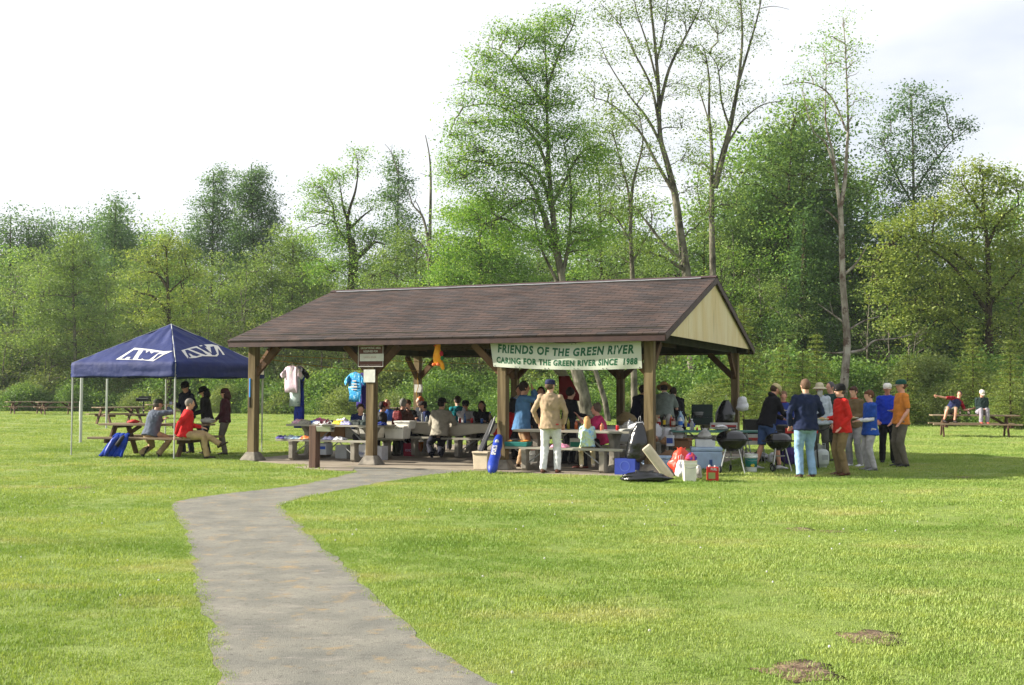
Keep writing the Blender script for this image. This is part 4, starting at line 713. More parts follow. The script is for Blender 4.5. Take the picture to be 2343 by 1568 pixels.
def paper(label, px0, py0, px1, py1, B, m=M_white):
    t, wd, ht = s_board('paper_notice', label, 'notice', px0, py0, px1, py1, B, m)
    vs = []; n = 7
    for i in range(n):
        for j in range(n): vs.append((wd*(j/(n-1)-.5), -.004-.006*abs(mnoise.noise(Vector((i*.8, j*.9, px0*.1)))), ht*(i/(n-1)-.5)))
    mb = MB(); mb.add(vs+[(x, y+.003, z) for x, y, z in vs], [(i*n+j, i*n+j+1, (i+1)*n+j+1, (i+1)*n+j) for i in range(n-1) for j in range(n-1)]+[(49+i*n+j, 49+(i+1)*n+j, 49+(i+1)*n+j+1, 49+i*n+j+1) for i in range(n-1) for j in range(n-1)])
    mb.build('sheet', m, t, smooth=True, recalc=False); return t
paper('crumpled white paper notice pinned under the brown sign', 832, 846, 858, 875, -.115)
paper('white paper notice on the back left shelter post', 948, 880, 967, 898, SW-.11)
# banner
M_ban = mat('banner vinyl', srgb(216, 222, 206), .45, var=.05, scale=2, bump=.004, bscale=5)
bt = thing('banner', 'long white vinyl banner with green lettering hung under the shelter eave', 'banner', tuple(onS(1294, 808, -.16)), -STH)
bc = onS(1294, 808, -.16); tl, tr_, bl_, br2 = [onS(*p, -.16) for p in ((1120, 772), (1466, 773), (1128, 839), (1468, 843))]
def bwarp(u, v):       # u 0..1 across, v 0..1 down
    top = tl.lerp(tr_, u)+Vector((0, 0, -.115*4*u*(1-u)*(.8+.2*math.cos(u*12)))); bot = bl_.lerp(br2, u)+Vector((0, 0, -.045*4*u*(1-u)))
    p = top.lerp(bot, v)+YS*(.018*math.sin(u*19+v*2)+.012*mnoise.noise(Vector((u*9, v*3, 0))) - .02*math.sin(v*3.1)); d = p-bc
    return Vector((d.dot(XS), d.dot(YS), d.z))
mb = MB(); nu, nv = 70, 14; g = [[bwarp(i/nu, j/nv) for i in range(nu+1)] for j in range(nv+1)]
vs = [p for r_ in g for p in r_]; o = len(vs); mb.add(vs+[p+Vector((0, .004, 0)) for p in vs], [(j*(nu+1)+i, (j+1)*(nu+1)+i, (j+1)*(nu+1)+i+1, j*(nu+1)+i+1) for j in range(nv) for i in range(nu)]+[(o+j*(nu+1)+i, o+j*(nu+1)+i+1, o+(j+1)*(nu+1)+i+1, o+(j+1)*(nu+1)+i) for j in range(nv) for i in range(nu)])
bs = mb.build('vinyl_sheet', M_ban, bt, smooth=True, recalc=False)
M_green = mat('green lettering', srgb(22, 104, 66), .5, var=.1, scale=6)
for txt, u0, u1, v0, v1 in (('FRIENDS OF THE GREEN RIVER', .045, .955, .19, .50), ('CARING FOR THE GREEN RIVER SINCE  1988', .03, .975, .64, .87)):
    me = text_mesh(txt, 1., .20, .045, spacing=1.16); co = [v.co.copy() for v in me.vertices]; xs = [c.x for c in co]; ys = [c.y for c in co]; x0, x1, y0, y1 = min(xs), max(xs), min(ys), max(ys)
    for v, c in zip(me.vertices, co):
        p = bwarp(u0+(u1-u0)*(c.x-x0)/(x1-x0), v1+(v0-v1)*(c.y-y0)/(y1-y0)); v.co = p+Vector((0, -.003, 0))
    me.materials.clear(); me.materials.append(M_green); link('lettering', me, bs)
mb = MB(); M_blackm = mat('black metal', srgb(24, 24, 26), .45, scale=8, var=.2)
for u in (.012, .16, .19, .36, .385, .56, .585, .75, .775, .985):
    for v in (.03, .965): mb.ell(bwarp(u, v)+Vector((0, -.006, 0)), (.010, .004, .010), 8, 4)
mb.build('grommets', M_blackm, bs)
# ropes
M_rope = mat('yellow rope', srgb(196, 150, 40), .8, scale=40, var=.25)
def rope(name, label, pts, r, m=M_rope, sag=0, group=None):
    b = Vector(pts[0]); out = []
    for p, q in zip(pts, pts[1:]):
        p, q = Vector(p), Vector(q)
        for k in range(10): t_ = k/10; out.append(p.lerp(q, t_)-Vector((0, 0, sag*4*t_*(1-t_)))-b)
    out.append(Vector(pts[-1])-b); mb = MB(); mb.tube(out, r, 6); o = mb.build(name, m, None, smooth=True); o.location = b; return tag(o, label, 'rope', group)
PL = S(LA3, 0); RA = Vector((PL.x+.08, PL.y+.08, 2.30)); BL = S(LA3, SW); RB = Vector((BL.x, BL.y-.1, 2.13))
rope('clothes_line', 'yellow rope strung across the shelter with shirts hanging on it', [RA, RB], .009, sag=.10)
BM2 = S(2*SP, SW); rope('clothes_line', 'upper yellow rope stretched above the shirts without anything on it', [RA+Vector((0, 0, .06)), Vector((BM2.x, BM2.y-.1, 2.28))], .008, sag=.02)
rope('rope_end', 'loose yellow rope end dangling down the back left post', [RB+Vector((-.02, -.03, 0)), RB+Vector((.03, -.08, -.45)), RB+Vector((-.02, -.06, -.62)), RB+Vector((.05, -.06, -1.2))], .012)
# ================================================================ blue canopy tent
NC_, LT, AT = Vector((-7.64, 24.87, 0)), 3.2, R(25)
CLD, CRD = Vector((-math.cos(AT), math.sin(AT), 0)), Vector((math.sin(AT), math.cos(AT), 0))
M_navy = mat('navy canopy cloth', srgb(22, 42, 108), .75, spec=.3, var=.10, scale=2.5, bump=.03, bscale=4)
M_alu = mat('white powder coated pole', srgb(205, 208, 205), .4, var=.04, metal=.2)
tn = thing('canopy_tent', 'navy blue pop-up canopy tent with white logo on white legs', 'canopy tent', tuple(NC_+(CLD+CRD)*LT/2), 0)
TC = NC_+(CLD+CRD)*LT/2; cor = [NC_, NC_+CLD*LT, NC_+(CLD+CRD)*LT, NC_+CRD*LT]; apex = Vector((TC.x, TC.y, 3.19)); ZV, ZB = 2.20, 1.86
for c in cor:
    mb = MB(); d = (c-TC).normalized(); p = c-TC-d*.03; mb.tube([p+Vector((0, 0, 0)), p+Vector((0, 0, .95))], .017, 10); mb.tube([p+Vector((0, 0, .95)), p+Vector((0, 0, 2.2))], .022, 10); mb.box(p+Vector((0, 0, .01)), (.07, .07, .012))
    mb.build('leg', M_alu, tn, smooth=False)
def face(i, seed):
    a, b = cor[i]-TC, cor[(i+1) % 4]-TC; a = a+Vector((0, 0, ZV)); b = b+Vector((0, 0, ZV)); ap = apex-TC; N = 26; rows = []
    nrm = (b-a).cross(ap-a).normalized(); nrm = nrm if nrm.z > 0 else -nrm
    for r in range(N+1):
        v = r/N; row_ = []
        for k in range(N+1):
            u = k/N; p = a.lerp(b, u).lerp(ap, v); w_ = 0
            f = .075*mnoise.noise(Vector((u*(1-v)*18+seed+v*6, v*3, seed)))*(.25+1.1*max(0, v-.35))
            row_.append(p+nrm*(f-.05*w_*.6))
        rows.append(row_)
    out = [a.lerp(b, k/N) for k in range(N+1)]; off = Vector((nrm.x, nrm.y, 0)).normalized()
    for zz, amp in ((.06, .02), (.12, .035), (.18, .045), (.24, .05), (.30, .045), (ZV-ZB, .03)):
        rows.insert(0, [p+off*(.012+amp*mnoise.noise(Vector((k*.16, zz*22, seed+3))))-Vector((0, 0, zz+(.012*math.sin(k*.5) if zz > .3 else 0))) for k, p in enumerate(out)])
    mb = MB(); vs = [p for r_ in rows for p in r_]; M_ = len(rows); mb.add(vs, [(r*(N+1)+k, r*(N+1)+k+1, (r+1)*(N+1)+k+1, (r+1)*(N+1)+k) for r in range(M_-1) for k in range(N)])
    o = mb.build('canopy_panel', M_navy, tn, smooth=True, recalc=False); s_ = o.modifiers.new('s', 'SOLIDIFY'); s_.thickness = .004; return a, b, nrm
fc = [face(i, 3.1*i) for i in range(4)]
mb = MB()
for i in range(4):
    mb.tube([cor[i]-TC+Vector((0, 0, ZV)), apex-TC], .010, 6); a = (cor[i]-TC)*.965; b = (cor[(i+1) % 4]-TC)*.965
    for z0, z1 in ((2.10, 1.88), (1.88, 2.10)): mb.bar((a+Vector((0, 0, z0))).lerp(b+Vector((0, 0, z0)), .02), a.lerp(b, .5)+Vector((0, 0, z1)), .012, .024); mb.bar(a.lerp(b, .5)+Vector((0, 0, z0)), a.lerp(b, .98)+Vector((0, 0, z1)), .012, .024)
mb.build('scissor_frame', M_alu, tn)
def on_face(px, py, fi):
    a, b, n = fc[fi]; r = ray(px/1., py/1.); o = Vector((0, 0, HC))-TC; t_ = (a-o).dot(n)/r.dot(n); return o+r*t_
def zp(x, y): return ((400+x/3.905)/1.6533, (1230+y/3.905)/1.6533)
def logo(fi, white, dark):
    n = fc[fi][2]; mb = MB()
    for P in white: mb.poly([on_face(*zp(*q), fi)+n*.012 for q in P], .004, n)
    lg = mb.build('logo', M_paint, tn); mb = MB()
    for P in dark: mb.poly([on_face(*zp(*q), fi)+n*.017 for q in P], .003, n)
    mb.build('logo_letter', M_navy, lg)
logo(0, [[(150, 515), (430, 342), (640, 362), (860, 395), (990, 388), (860, 445), (700, 540), (560, 525), (400, 520)]],
     [[(228, 504), (412, 378), (490, 372), (395, 517), (345, 512), (372, 478), (318, 478), (280, 507)], [(470, 510), (560, 378), (608, 384), (545, 462), (640, 392), (660, 396), (600, 470), (715, 408), (800, 412), (760, 432), (640, 520), (575, 520), (555, 490), (520, 514)], [(775, 440), (845, 432), (740, 505), (690, 525)]])
logo(3, [[(1115, 380), (1280, 330), (1440, 295), (1560, 290), (1655, 310), (1755, 445), (1725, 445), (1700, 400), (1650, 345), (1665, 440), (1640, 468), (1420, 465), (1330, 490), (1205, 497)]],
     [[(1165, 380), (1200, 372), (1390, 450), (1340, 468), (1285, 458), (1250, 432), (1215, 425), (1260, 485), (1222, 488)], [(1240, 362), (1330, 345), (1420, 385), (1470, 430), (1500, 440), (1470, 450), (1400, 425)], [(1370, 330), (1440, 315), (1560, 430), (1540, 330), (1590, 320), (1640, 430), (1610, 455), (1570, 452), (1520, 405)]])
mb = MB(); c3 = cor[3]-TC; p = onS(608, 854, 0); e = c3.lerp(cor[0]-TC, .02); 
mb.box(c3.lerp(cor[0]-TC, .035)+Vector((.03, -.03, 2.03)), (.13, .01, .15), Euler((0, 0, math.atan2(-CRD.y, -CRD.x)+math.pi))); mb.build('maker_tag', M_paint, tn)
# loose poles standing left of the tent
def gpole(label, px, py, h, r=.03, m=M_alu, nm='metal_pole', cat='pole', rr=0.):
    g_ = G(px, py); mb = MB(); mb.tube([(0, 0, -.02), (rr, 0, h)], r, 10); o = mb.build(nm, m, None); o.location = g_; return tag(o, label, cat)
gpole('thicker white metal pole standing behind the tent\'s left leg', 184, 1013, 1.95, .042)
gpole('slim white metal pole standing farther back on the lawn', 243, 980, 1.98, .04)
gpole('short white wooden stake on the lawn behind the poles', 183, 962, .95, .05, M_paint, 'wooden_stake', 'stake')
ALB = .9
# ================================================================ tables
M_tgrey = mat('grey painted table planks', srgb(142, 138, 126), .6, scale=3, col2=srgb(168, 164, 150), stretch=(.4, 4, 4), spec=.3)
M_tframe = mat('grey concrete frame', srgb(118, 112, 100), .8, scale=6, col2=srgb(146, 140, 128), bump=.003, bscale=40)
M_galv = mat('galvanised brace', srgb(150, 152, 150), .45, metal=.5, scale=9)
M_twood = mat('weathered table timber', srgb(112, 92, 72), .85, scale=2.5, col2=srgb(152, 136, 114), stretch=(.5, 5, 5), bump=.002, bscale=30, spec=.2)
M_twood2 = mat('dark table leg timber', srgb(74, 54, 42), .85, scale=3, col2=srgb(104, 82, 64), bump=.002, bscale=30, spec=.2)
def grey_table(label, A, B, L=2.45, group='grey picnic tables under the shelter'):
    t = thing('picnic_table', label, 'picnic table', tuple(S(A, B, SZ)), -STH, group); mb = MB()
    for k in range(3): mb.box((0, (k-1)*.262, .765), (L, .25, .045))
    mb.build('tabletop', M_tgrey, t, bevel=.006)
    for s_ in (-1, 1):
        mb = MB(); mb.box((0, s_*.655, .443), (L, .25, .045)); mb.build('bench', M_tgrey, t, bevel=.006)
    for sx in (-1, 1):
        x = sx*(L/2-.42); mb = MB()
        prof = [(-.76, .0), (.76, .0), (.80, .05), (.80, .34), (.83, .42), (.48, .42), (.62, .36), (.62, .17), (.55, .10), (.30, .08), (.20, .14), (.17, .30), (.20, .60), (.34, .735), (-.34, .735), (-.20, .60), (-.17, .30), (-.20, .14), (-.30, .08), (-.55, .10), (-.62, .17), (-.62, .36), (-.48, .42), (-.83, .42), (-.80, .34), (-.80, .05)]
        mb.prism(prof, x-.055, x+.055); mb.build('frame', M_tframe, t, bevel=.012)
        mb = MB(); mb.tube([(x, 0, .22), (x-sx*.62, 0, .735)], .017, 8)
        for s_ in (-1, 1): mb.tube([(x, s_*.70, .12), (x-sx*.42, s_*.66, .42)], .014, 8)
        mb.build('brace', M_galv, t)
    return t
tL = grey_table('grey picnic table heaped with shirts behind the drinking fountain', 7.62, 1.22)
tR = grey_table('grey picnic table nearest the banner, where the girl sits', 1.68, .53)
tM = grey_table('grey picnic table with a hanging tablecloth and drink cans', 4.62, 3.5)
tN = grey_table('grey picnic table with tablecloth where the backpack man sits', 7.45, 3.65)
tB = grey_table('grey picnic table covered with bottles and a white cloth', 1.66, 3.45)
tK = grey_table('grey picnic table at the back right, under the green stove', 1.25, 6.3)
tK2 = grey_table('grey picnic table at the back middle of the shelter', 4.62, 6.3)
def wood_table(label, x, y, rz, L=2.4, W_=.76):
    t = thing('wooden_picnic_table', label, 'picnic table', (x, y, 0), R(rz), 'wooden picnic tables on the lawn'); mb = MB(); n = 5
    for k in range(n): mb.box((rng.uniform(-.01, .01), (k-(n-1)/2)*(W_/n+.004), .745), (L, W_/n-.006, .045))
    mb.build('tabletop', M_twood, t, bevel=.004)
    for s_ in (-1, 1):
        mb = MB(); mb.box((0, s_*.70, .445), (L, .26, .045)); mb.build('bench', M_twood, t, bevel=.004)
    for sx in (-1, 1):
        x_ = sx*(L/2-.38)
        for s_ in (-1, 1):
            mb = MB(); mb.bar((x_+.03*s_, s_*.62, .0), (x_+.03*s_, s_*.22, .722), .05, .14, up=(0, 1, 0)); mb.build('leg', M_twood2, t, bevel=.004)
        mb = MB(); mb.box((x_+.065, 0, .38), (.045, 1.62, .10)); mb.box((x_+.065, 0, .695), (.045, .7, .055)); mb.bar((x_, 0, .40), (x_-sx*.5, 0, .715), .045, .09); mb.build('crosspiece', M_twood2, t, bevel=.004)
    return t
def gx(px, Y): return (px-1171)/F_PX*Y
wood_table('weathered wooden picnic table under the blue canopy', -8.42, 26.05, -12, 2.6)
wood_table('wooden picnic table on the far lawn at the left edge of the photo', gx(62, 68), 68, 38, 2.3)
wood_table('wooden picnic table on the far lawn, right one of the left pair', gx(132, 66.5), 66.5, 36, 2.3)
wood_table('wooden picnic table alone behind the slim white pole', gx(275, 49.5), 49.5, 52, 2.3)
wood_table('wooden picnic table far behind the people under the canopy', gx(388, 58), 58, 30, 2.3)
wood_table('wooden picnic table at the far right with two people sitting on it', gx(2226, 38.4), 38.4, -14, 2.85)
wood_table('wooden picnic table on the lawn seen far behind the woman in red cap', gx(890, 50), 50, 10, 2.3)
# ---- pedestal grill far left
t = thing('park_grill', 'black pedestal park grill on the far lawn left of the canopy', 'grill', (gx(330, 66), 66, 0)); mb = MB(); mb.tube([(0, 0, 0), (0, 0, .8)], .05, 10); mb.build('pedestal', M_blackm, t)
mb = MB(); mb.box((0, 0, .83), (.75, .5, .03)); mb.box((0, .24, .98), (.75, .02, .3)); mb.box((-.37, 0, .93), (.02, .5, .2)); mb.box((.37, 0, .93), (.02, .5, .2)); mb.build('firebox', M_blackm, t); mb = MB(); mb.box((0, -.02, 1.0), (.7, .44, .02)); mb.build('grate', M_galv, t)
# ---- drinking fountain
p = G(719, 1071); M_dpost = mat('dark brown timber', srgb(74, 52, 42), .8, scale=3, col2=srgb(98, 72, 58), stretch=(4, 4, .4)); M_steel = mat('brushed steel', srgb(190, 190, 184), .35, metal=.7, var=.05)
t = thing('drinking_fountain', 'dark brown post with a steel drinking fountain beside the path', 'drinking fountain', tuple(p), -STH)
mb = MB(); mb.box((0, 0, .43), (.165, .165, .86)); mb.build('post', M_dpost, t, bevel=.01)
mb = MB(); mb.prism([(-.07, .74), (.07, .74), (.09, .85), (-.09, .85)], .085, .42); mb.build('bracket', M_steel, t, bevel=.008)
mb = MB(); mb.lathe([(.01, .83), (.10, .845), (.165, .875), (.175, .89), (.165, .89), (.10, .865), (.01, .855)], (.30, 0, 0), 24); b_ = mb.build('bowl', M_steel, t, smooth=True)
mb = MB(); mb.tube([(.40, 0, .86), (.40, 0, .93), (.36, 0, .955)], .011, 8); mb.build('spout', M_steel, b_)
mb = MB(); mb.tube([(.41, -.02, .80), (.47, -.02, .80)], .016, 8); mb.build('push_button', M_blackm, t)
# ---------------------------------------------------------------- generic small items
def gmat(c, rough=.6, **k): return mat('col %d %d %d %s' % (*c, rough), srgb(*c), rough, scale=k.pop('scale', 7), **{'var': .08, **k})
def place_at(name, label, cat, loc, rz=0, group=None): return thing(name, label, cat, tuple(loc), rz, group)
def carton(name, label, loc, sz, col, rz=-STH, group=None, cat='box', flaps=False, text=None, tcol=(60, 40, 30), band=None):
    t = place_at(name, label, cat, loc, rz, group); m = gmat(col, .8, bump=.001); mb = MB(); w_, d_, h_ = sz
    th = .006
    for c, s_ in (((0, -d_/2, h_/2), (w_, th, h_)), ((0, d_/2, h_/2), (w_, th, h_)), ((-w_/2, 0, h_/2), (th, d_-th*2, h_)), ((w_/2, 0, h_/2), (th, d_-th*2, h_)), ((0, 0, th/2+.001), (w_-th*2, d_-th*2, th))): mb.box(c, s_)
    if not flaps: mb.box((0, 0, h_-th), (w_-.014, d_-.014, th))
    b = mb.build('carton', m, t, bevel=.002)
    if flaps:
        mb = MB(); mb.box((0, -d_/2-.04, h_+.02), (w_*.96, th, .10), Euler((R(60), 0, 0))); mb.box((0, d_/2+.04, h_+.02), (w_*.96, th, .10), Euler((R(-60), 0, 0))); mb.build('flap', m, t)
    if band: mb = MB(); mb.box((0, -d_/2-.005, h_*band[1]), (w_*.92, .003, h_*band[2])); mb.build('printed_panel', gmat(band[0], .7), b)
    if text: put_text(b, text, h_*.28, (0, -d_/2-.008, h_*(.36 if band is None else band[1]-.08)), (1, 0, 0), (0, 0, 1), gmat(tcol, .8), bold=.001, width=w_*.62)
    return t
def folded(label, loc, cols, w_=.30, d_=.24, h_=.05, rz=0, group='folded shirts laid on the picnic table'):
    m = tiedye('cloth '+str(cols), [srgb(*c) for c in cols], 9); t = place_at('folded_shirt', label, 'shirt', loc, rz, group); mb = MB(); n, k = 15, 12; vs = []; sd_ = rng.uniform(0, 99)
    for j in range(k+1):
        for i in range(n+1):
            u, v = i/n*2-1, j/k*2-1; e = max(abs(u), abs(v)); r_ = 1+.10*mnoise.noise(Vector((u*1.5, v*1.5, sd_))); z = h_*(1-e**5)*(.75+.55*mnoise.noise(Vector((u*2.2, v*2.2, sd_+5)))+.25*mnoise.noise(Vector((u*6, v*6, sd_))))
            vs.append((u*w_/2*r_, v*d_/2*r_, max(.004, z)+.002))
    o = len(vs); mb.add(vs+[(x, y, .001) for x, y, z in vs], [(j*(n+1)+i, j*(n+1)+i+1, (j+1)*(n+1)+i+1, (j+1)*(n+1)+i) for j in range(k) for i in range(n)]+[(o+j*(n+1)+i, o+(j+1)*(n+1)+i, o+(j+1)*(n+1)+i+1, o+j*(n+1)+i+1) for j in range(k) for i in range(n)])
    mb.build('folded_cloth', m, t, smooth=True, recalc=False); mb = MB(); mb.tube([(-.05, -d_*.36, h_*.8+.012), (0, -d_*.42, h_*.6+.014), (.05, -d_*.36, h_*.8+.012)], .006, 6); mb.build('collar', m, t, smooth=True); return t
def bag(name, label, loc, r, m, rz=0, group=None, amp=.35, n=20, cat='bag', tip=0., handles=False, flat=0.):
    t = place_at(name, label, cat, loc, rz, group); mb = MB(); sd_ = rng.uniform(0, 99); rings = []
    for i in range(15):
        z = i/14; pr = math.sin(math.pi*min(1, z*1.02)**(.75 if tip == 0 else .55))**.6 if tip == 0 else (min(1, (z*5)**.5)*(1-z)**tip+.05)
        ring = []
        for j in range(n):
            a = 2*math.pi*j/n; d = Vector((math.cos(a), math.sin(a), z*2.2)); k = 1+amp*mnoise.noise(d*1.7+Vector((sd_, 0, 0)))+amp*.5*mnoise.noise(d*4.6+Vector((0, sd_, 0)))-.12*amp*abs(math.sin(a*4+z*3+sd_))
            ring.append((d.x*r[0]*pr*k, d.y*r[1]*pr*k, z*r[2]*2*(1+.06*amp*mnoise.noise(d*3))))
        rings.append(ring)
    mb.loft(rings); b = mb.build('bag_body', m, t, smooth=True)
    mb = MB()
    for s_ in (-1, 1): mb.tube([(s_*r[0]*.10, 0, r[2]*1.55), (s_*r[0]*.22, r[1]*.1, r[2]*1.85), (s_*r[0]*.35, 0, r[2]*1.95)] if not handles else [(s_*r[0]*.3, 0, r[2]*1.8), (s_*r[0]*.35, 0, r[2]*2.35), (s_*r[0]*.1, .0, r[2]*2.5), (-s_*r[0]*.05, 0, r[2]*1.9)], r[0]*.09, 6, flat=.5)
    mb.build('knotted_top', m, t, smooth=True); return t
M_bin = mat('black bin liner', srgb(16, 17, 20), .22, var=.2, scale=5, bump=.02, bscale=9, spec=.7)
M_wbag = mat('white plastic bag', srgb(222, 222, 226), .45, var=.06, scale=6, bump=.012, bscale=10)
M_cbag = mat('cloudy clear bag', srgb(190, 188, 182), .25, var=.15, scale=9, bump=.01, bscale=14, trans=.25)
def bottle(label, loc, h=.24, r=.034, col=(200, 210, 215), cap=(230, 230, 230), lab=None, clear=False, group=None, name='bottle'):
    t = place_at(name, label, 'bottle', loc, 0, group); m = mat('glassy %d %d %d' % col, srgb(*col), .12, var=.05, trans=.55 if clear else 0, spec=.6); mb = MB()
    mb.lathe([(r*.8, 0), (r, .01), (r, h*.6), (r*.8, h*.72), (r*.36, h*.84), (r*.34, h*.93)], n=14); b = mb.build('bottle_body', m, t, smooth=True)
    mb = MB(); mb.lathe([(r*.42, h*.92), (r*.42, h), (r*.2, h+.004)], n=12); mb.build('cap', gmat(cap, .4), t)
    if lab: mb = MB(); mb.lathe([(r*1.02, h*.18), (r*1.03, h*.2), (r*1.03, h*.52), (r*1.02, h*.54)], n=14); mb.build('label', gmat(lab, .5), b, smooth=True)
    return t
def can(label, loc, col, group='drink cans on the tablecloth'):
    t = place_at('drink_can', label, 'can', loc, 0, group); mb = MB(); mb.lathe([(.024, 0), (.033, .01), (.033, .105), (.026, .12)], n=14); mb.build('can_body', gmat(col, .3, metal=.3), t, smooth=True); mb = MB(); mb.lathe([(.0265, .119), (.0265, .1225), (.002, .1205)], n=14); mb.build('can_lid', M_steel, t); return t
def bucket(label, loc, col, r=.15, h=.36, lid=None, band=None, rz=0, handle=True, square=False, name='bucket'):
    t = place_at(name, label, 'bucket', loc, rz); m = gmat(col, .45); mb = MB(); nn_ = 4 if square else 24; k = 1.3 if square else 1.
    prof = [(r*.84*k, 0), (r*.86*k, .01), (r*.97*k, h*.80), (r*1.05*k, h*.81), (r*1.05*k, h*.85), (r*k, h*.86), (r*1.03*k, h*.97), (r*1.07*k, h), (r*.98*k, h), (r*.95*k, h*.94), (r*.8*k, .03)]
    mb.lathe(prof, n=nn_); o = mb.build('bucket_body', m, t, smooth=not square, bevel=.012 if square else 0)
    if square: o.rotation_euler = (0, 0, R(45))
    if lid: mb = MB(); mb.lathe([(r*1.07, h), (r*1.09, h+.004), (r*1.07, h+.022), (r*.9, h+.024), (.002, h+.02)], n=24); mb.build('lid', gmat(lid, .45), t)
    if handle: mb = MB(); mb.tube([(-r*1.05, 0, h*.83)]+[(-r*1.1*math.cos(a), -r*1.12*math.sin(a), h*.83-r*.55*math.sin(a)) for a in np.linspace(.2, math.pi-.2, 9)]+[(r*1.05, 0, h*.83)], .004, 6); mb.build('handle', M_galv, t)
    if band:
        mb = MB(); n = 24; rr = lambda z: r*(.84+.13*z/(h*.8))*1.012; mb.lathe([(rr(h*band[1])-.004, h*band[1]), (rr(h*band[1]), h*band[1]+.001), (rr(h*band[2]), h*band[2]-.001), (rr(h*band[2])-.004, h*band[2])], n=24); mb.build('label', gmat(band[0], .5), t, smooth=True)
    return t
def TT(A, B, dA=0, dB=0, z=.80): return S(A-dA, B+dB, z)
# ---- shirts on the left table (dA to the right)
SHC = [((200, 20, 90), (240, 200, 220), (60, 20, 60)), ((150, 140, 130), (190, 185, 170), (110, 105, 100)), ((40, 150, 220), (20, 90, 190), (230, 240, 250)), ((200, 200, 205), (235, 235, 240), (170, 175, 180)), ((120, 20, 40), (60, 10, 30), (240, 240, 245)), ((20, 20, 24), (40, 44, 60), (60, 60, 70)), ((230, 90, 30), (250, 220, 40), (60, 180, 120)), ((70, 60, 170), (200, 200, 240), (40, 30, 90)), ((24, 30, 30), (50, 60, 58), (20, 24, 26)), ((30, 36, 34), (60, 76, 72), (16, 20, 20)), ((30, 60, 60), (90, 110, 104), (30, 40, 40)), ((20, 40, 130), (40, 70, 190), (200, 210, 240))]
SHL = ['pink and magenta tie-dyed folded shirt at the left end of the shirt table', 'grey folded shirt tucked beside the magenta one', 'bright blue tie-dyed folded shirt on the shirt table', 'crumpled pale grey shirt above the fountain bowl', 'dark red and white folded shirt on the shirt table', 'black folded shirt next to the red one', 'rainbow striped folded shirt on the shirt table', 'violet and white tie-dyed folded shirt on the shirt table', 'black folded shirt with pale print behind the sign post', 'dark charcoal folded shirt right of the sign post', 'dark green patterned folded shirt right of the sign post', 'royal blue folded shirt at the right end of the shirt table']
for i, (c, l) in enumerate(zip(SHC, SHL)):
    dA = -1.02+2.12*i/11; folded(l, TT(7.62, 1.22, dA, rng.uniform(-.24, -.08), .80), c, .32, .27, rng.uniform(.07, .12), -STH+rng.uniform(-.3, .3))
SHC2 = [((60, 50, 120), (90, 80, 160), (40, 36, 90)), ((150, 170, 190), (190, 205, 215), (120, 140, 160)), ((150, 180, 200), (110, 140, 170), (220, 230, 235)), ((220, 40, 60), (250, 140, 50), (240, 230, 210)), ((110, 90, 190), (220, 215, 245), (70, 50, 140)), ((20, 26, 50), (230, 230, 235), (16, 18, 30))]
SHL2 = ['violet and white folded shirt at the left end of the near bench', 'pale grey blue folded shirt on the near bench', 'light blue crumpled shirt on the near bench', 'red and orange tie-dyed folded shirt on the near bench behind the brown post', 'lilac tie-dyed folded shirt on the near bench right of the brown post', 'navy and white folded shirt on the near bench']
for i, (c, l, dA) in enumerate(zip(SHC2, SHL2, (-1.12, -.92, -.70, -.48, .12, .40))): folded(l, TT(7.62, 1.22, dA, -.655, .478), c, .26, .24, .075, -STH+rng.uniform(-.2, .2), 'folded shirts laid on the near bench')
for i, (l, dA, c) in enumerate((('white shirt stack at the back of the shirt table', -.1, ((235, 235, 238), (210, 210, 220), (245, 245, 245))), ('second magenta shirt behind the first on the shirt table', -.7, ((150, 20, 70), (220, 120, 170), (90, 10, 50))), ('dark olive shirt at the back of the shirt table', .75, ((40, 50, 40), (70, 84, 70), (30, 34, 30))))): folded(l, TT(7.62, 1.22, dA, .2, .80), c, .34, .28, .13, -STH+.2)
# boxes and bins round the shirt table
carton('cardboard_box', 'tan cardboard box with dark printing on the far bench of the shirt table', TT(7.62, 1.22, -.92, .66, .478), (.42, .32, .30), (176, 134, 92), text='KIMLOR', cat='box')
carton('cardboard_box', 'second tan cardboard box half hidden by the fountain post', TT(7.62, 1.22, -.42, .68, .478), (.36, .32, .28), (160, 120, 82))
def tub(label, loc, sz, col=(206, 204, 196), rz=-STH, group='pale plastic tubs around the shirt table'):
    t = place_at('plastic_tub', label, 'tub', loc, rz, group); mb = MB(); mb.box((0, 0, sz[2]/2), (sz[0]*.88, sz[1]*.86, sz[2]), taper=1.13); mb.build('tub_body', gmat(col, .5), t, bevel=.015)
    mb = MB(); mb.box((0, 0, sz[2]+.002), (sz[0]*1.04, sz[1]*1.04, .035)); mb.build('rim', gmat(col, .5), t, bevel=.008); mb = MB()
    for k in range(11): mb.box((-sz[0]*.4+k*sz[0]*.08, -sz[1]*.5, sz[2]*.90), (.012, .02, .016))
    mb.build('vent_holes', gmat((70, 66, 60), .8), t); return t
tub('pale plastic tub on the far bench in the middle of the shirt table', TT(7.62, 1.22, .42, .68, .478), (.52, .34, .24)); tub('grey white plastic tub left of the middle one on the far bench', TT(7.62, 1.22, -.08, .72, .478), (.40, .34, .25), (186, 184, 178))
tub('white plastic tub beside the sign post, behind the shirt table\'s right end', TT(7.62, 1.22, 1.18, .52, .478), (.52, .38, .27), (224, 222, 212))
tub('white plastic tub standing on the one beside the sign post', TT(7.62, 1.22, 1.30, .66, .70), (.40, .34, .16), (230, 228, 220))
carton('cardboard_box', 'white printed box on the slab under the shirt table', TT(7.62, 1.22, .55, .10, SZ), (.30, .28, .34), (214, 214, 216), text='Gildan', tcol=(90, 110, 160))
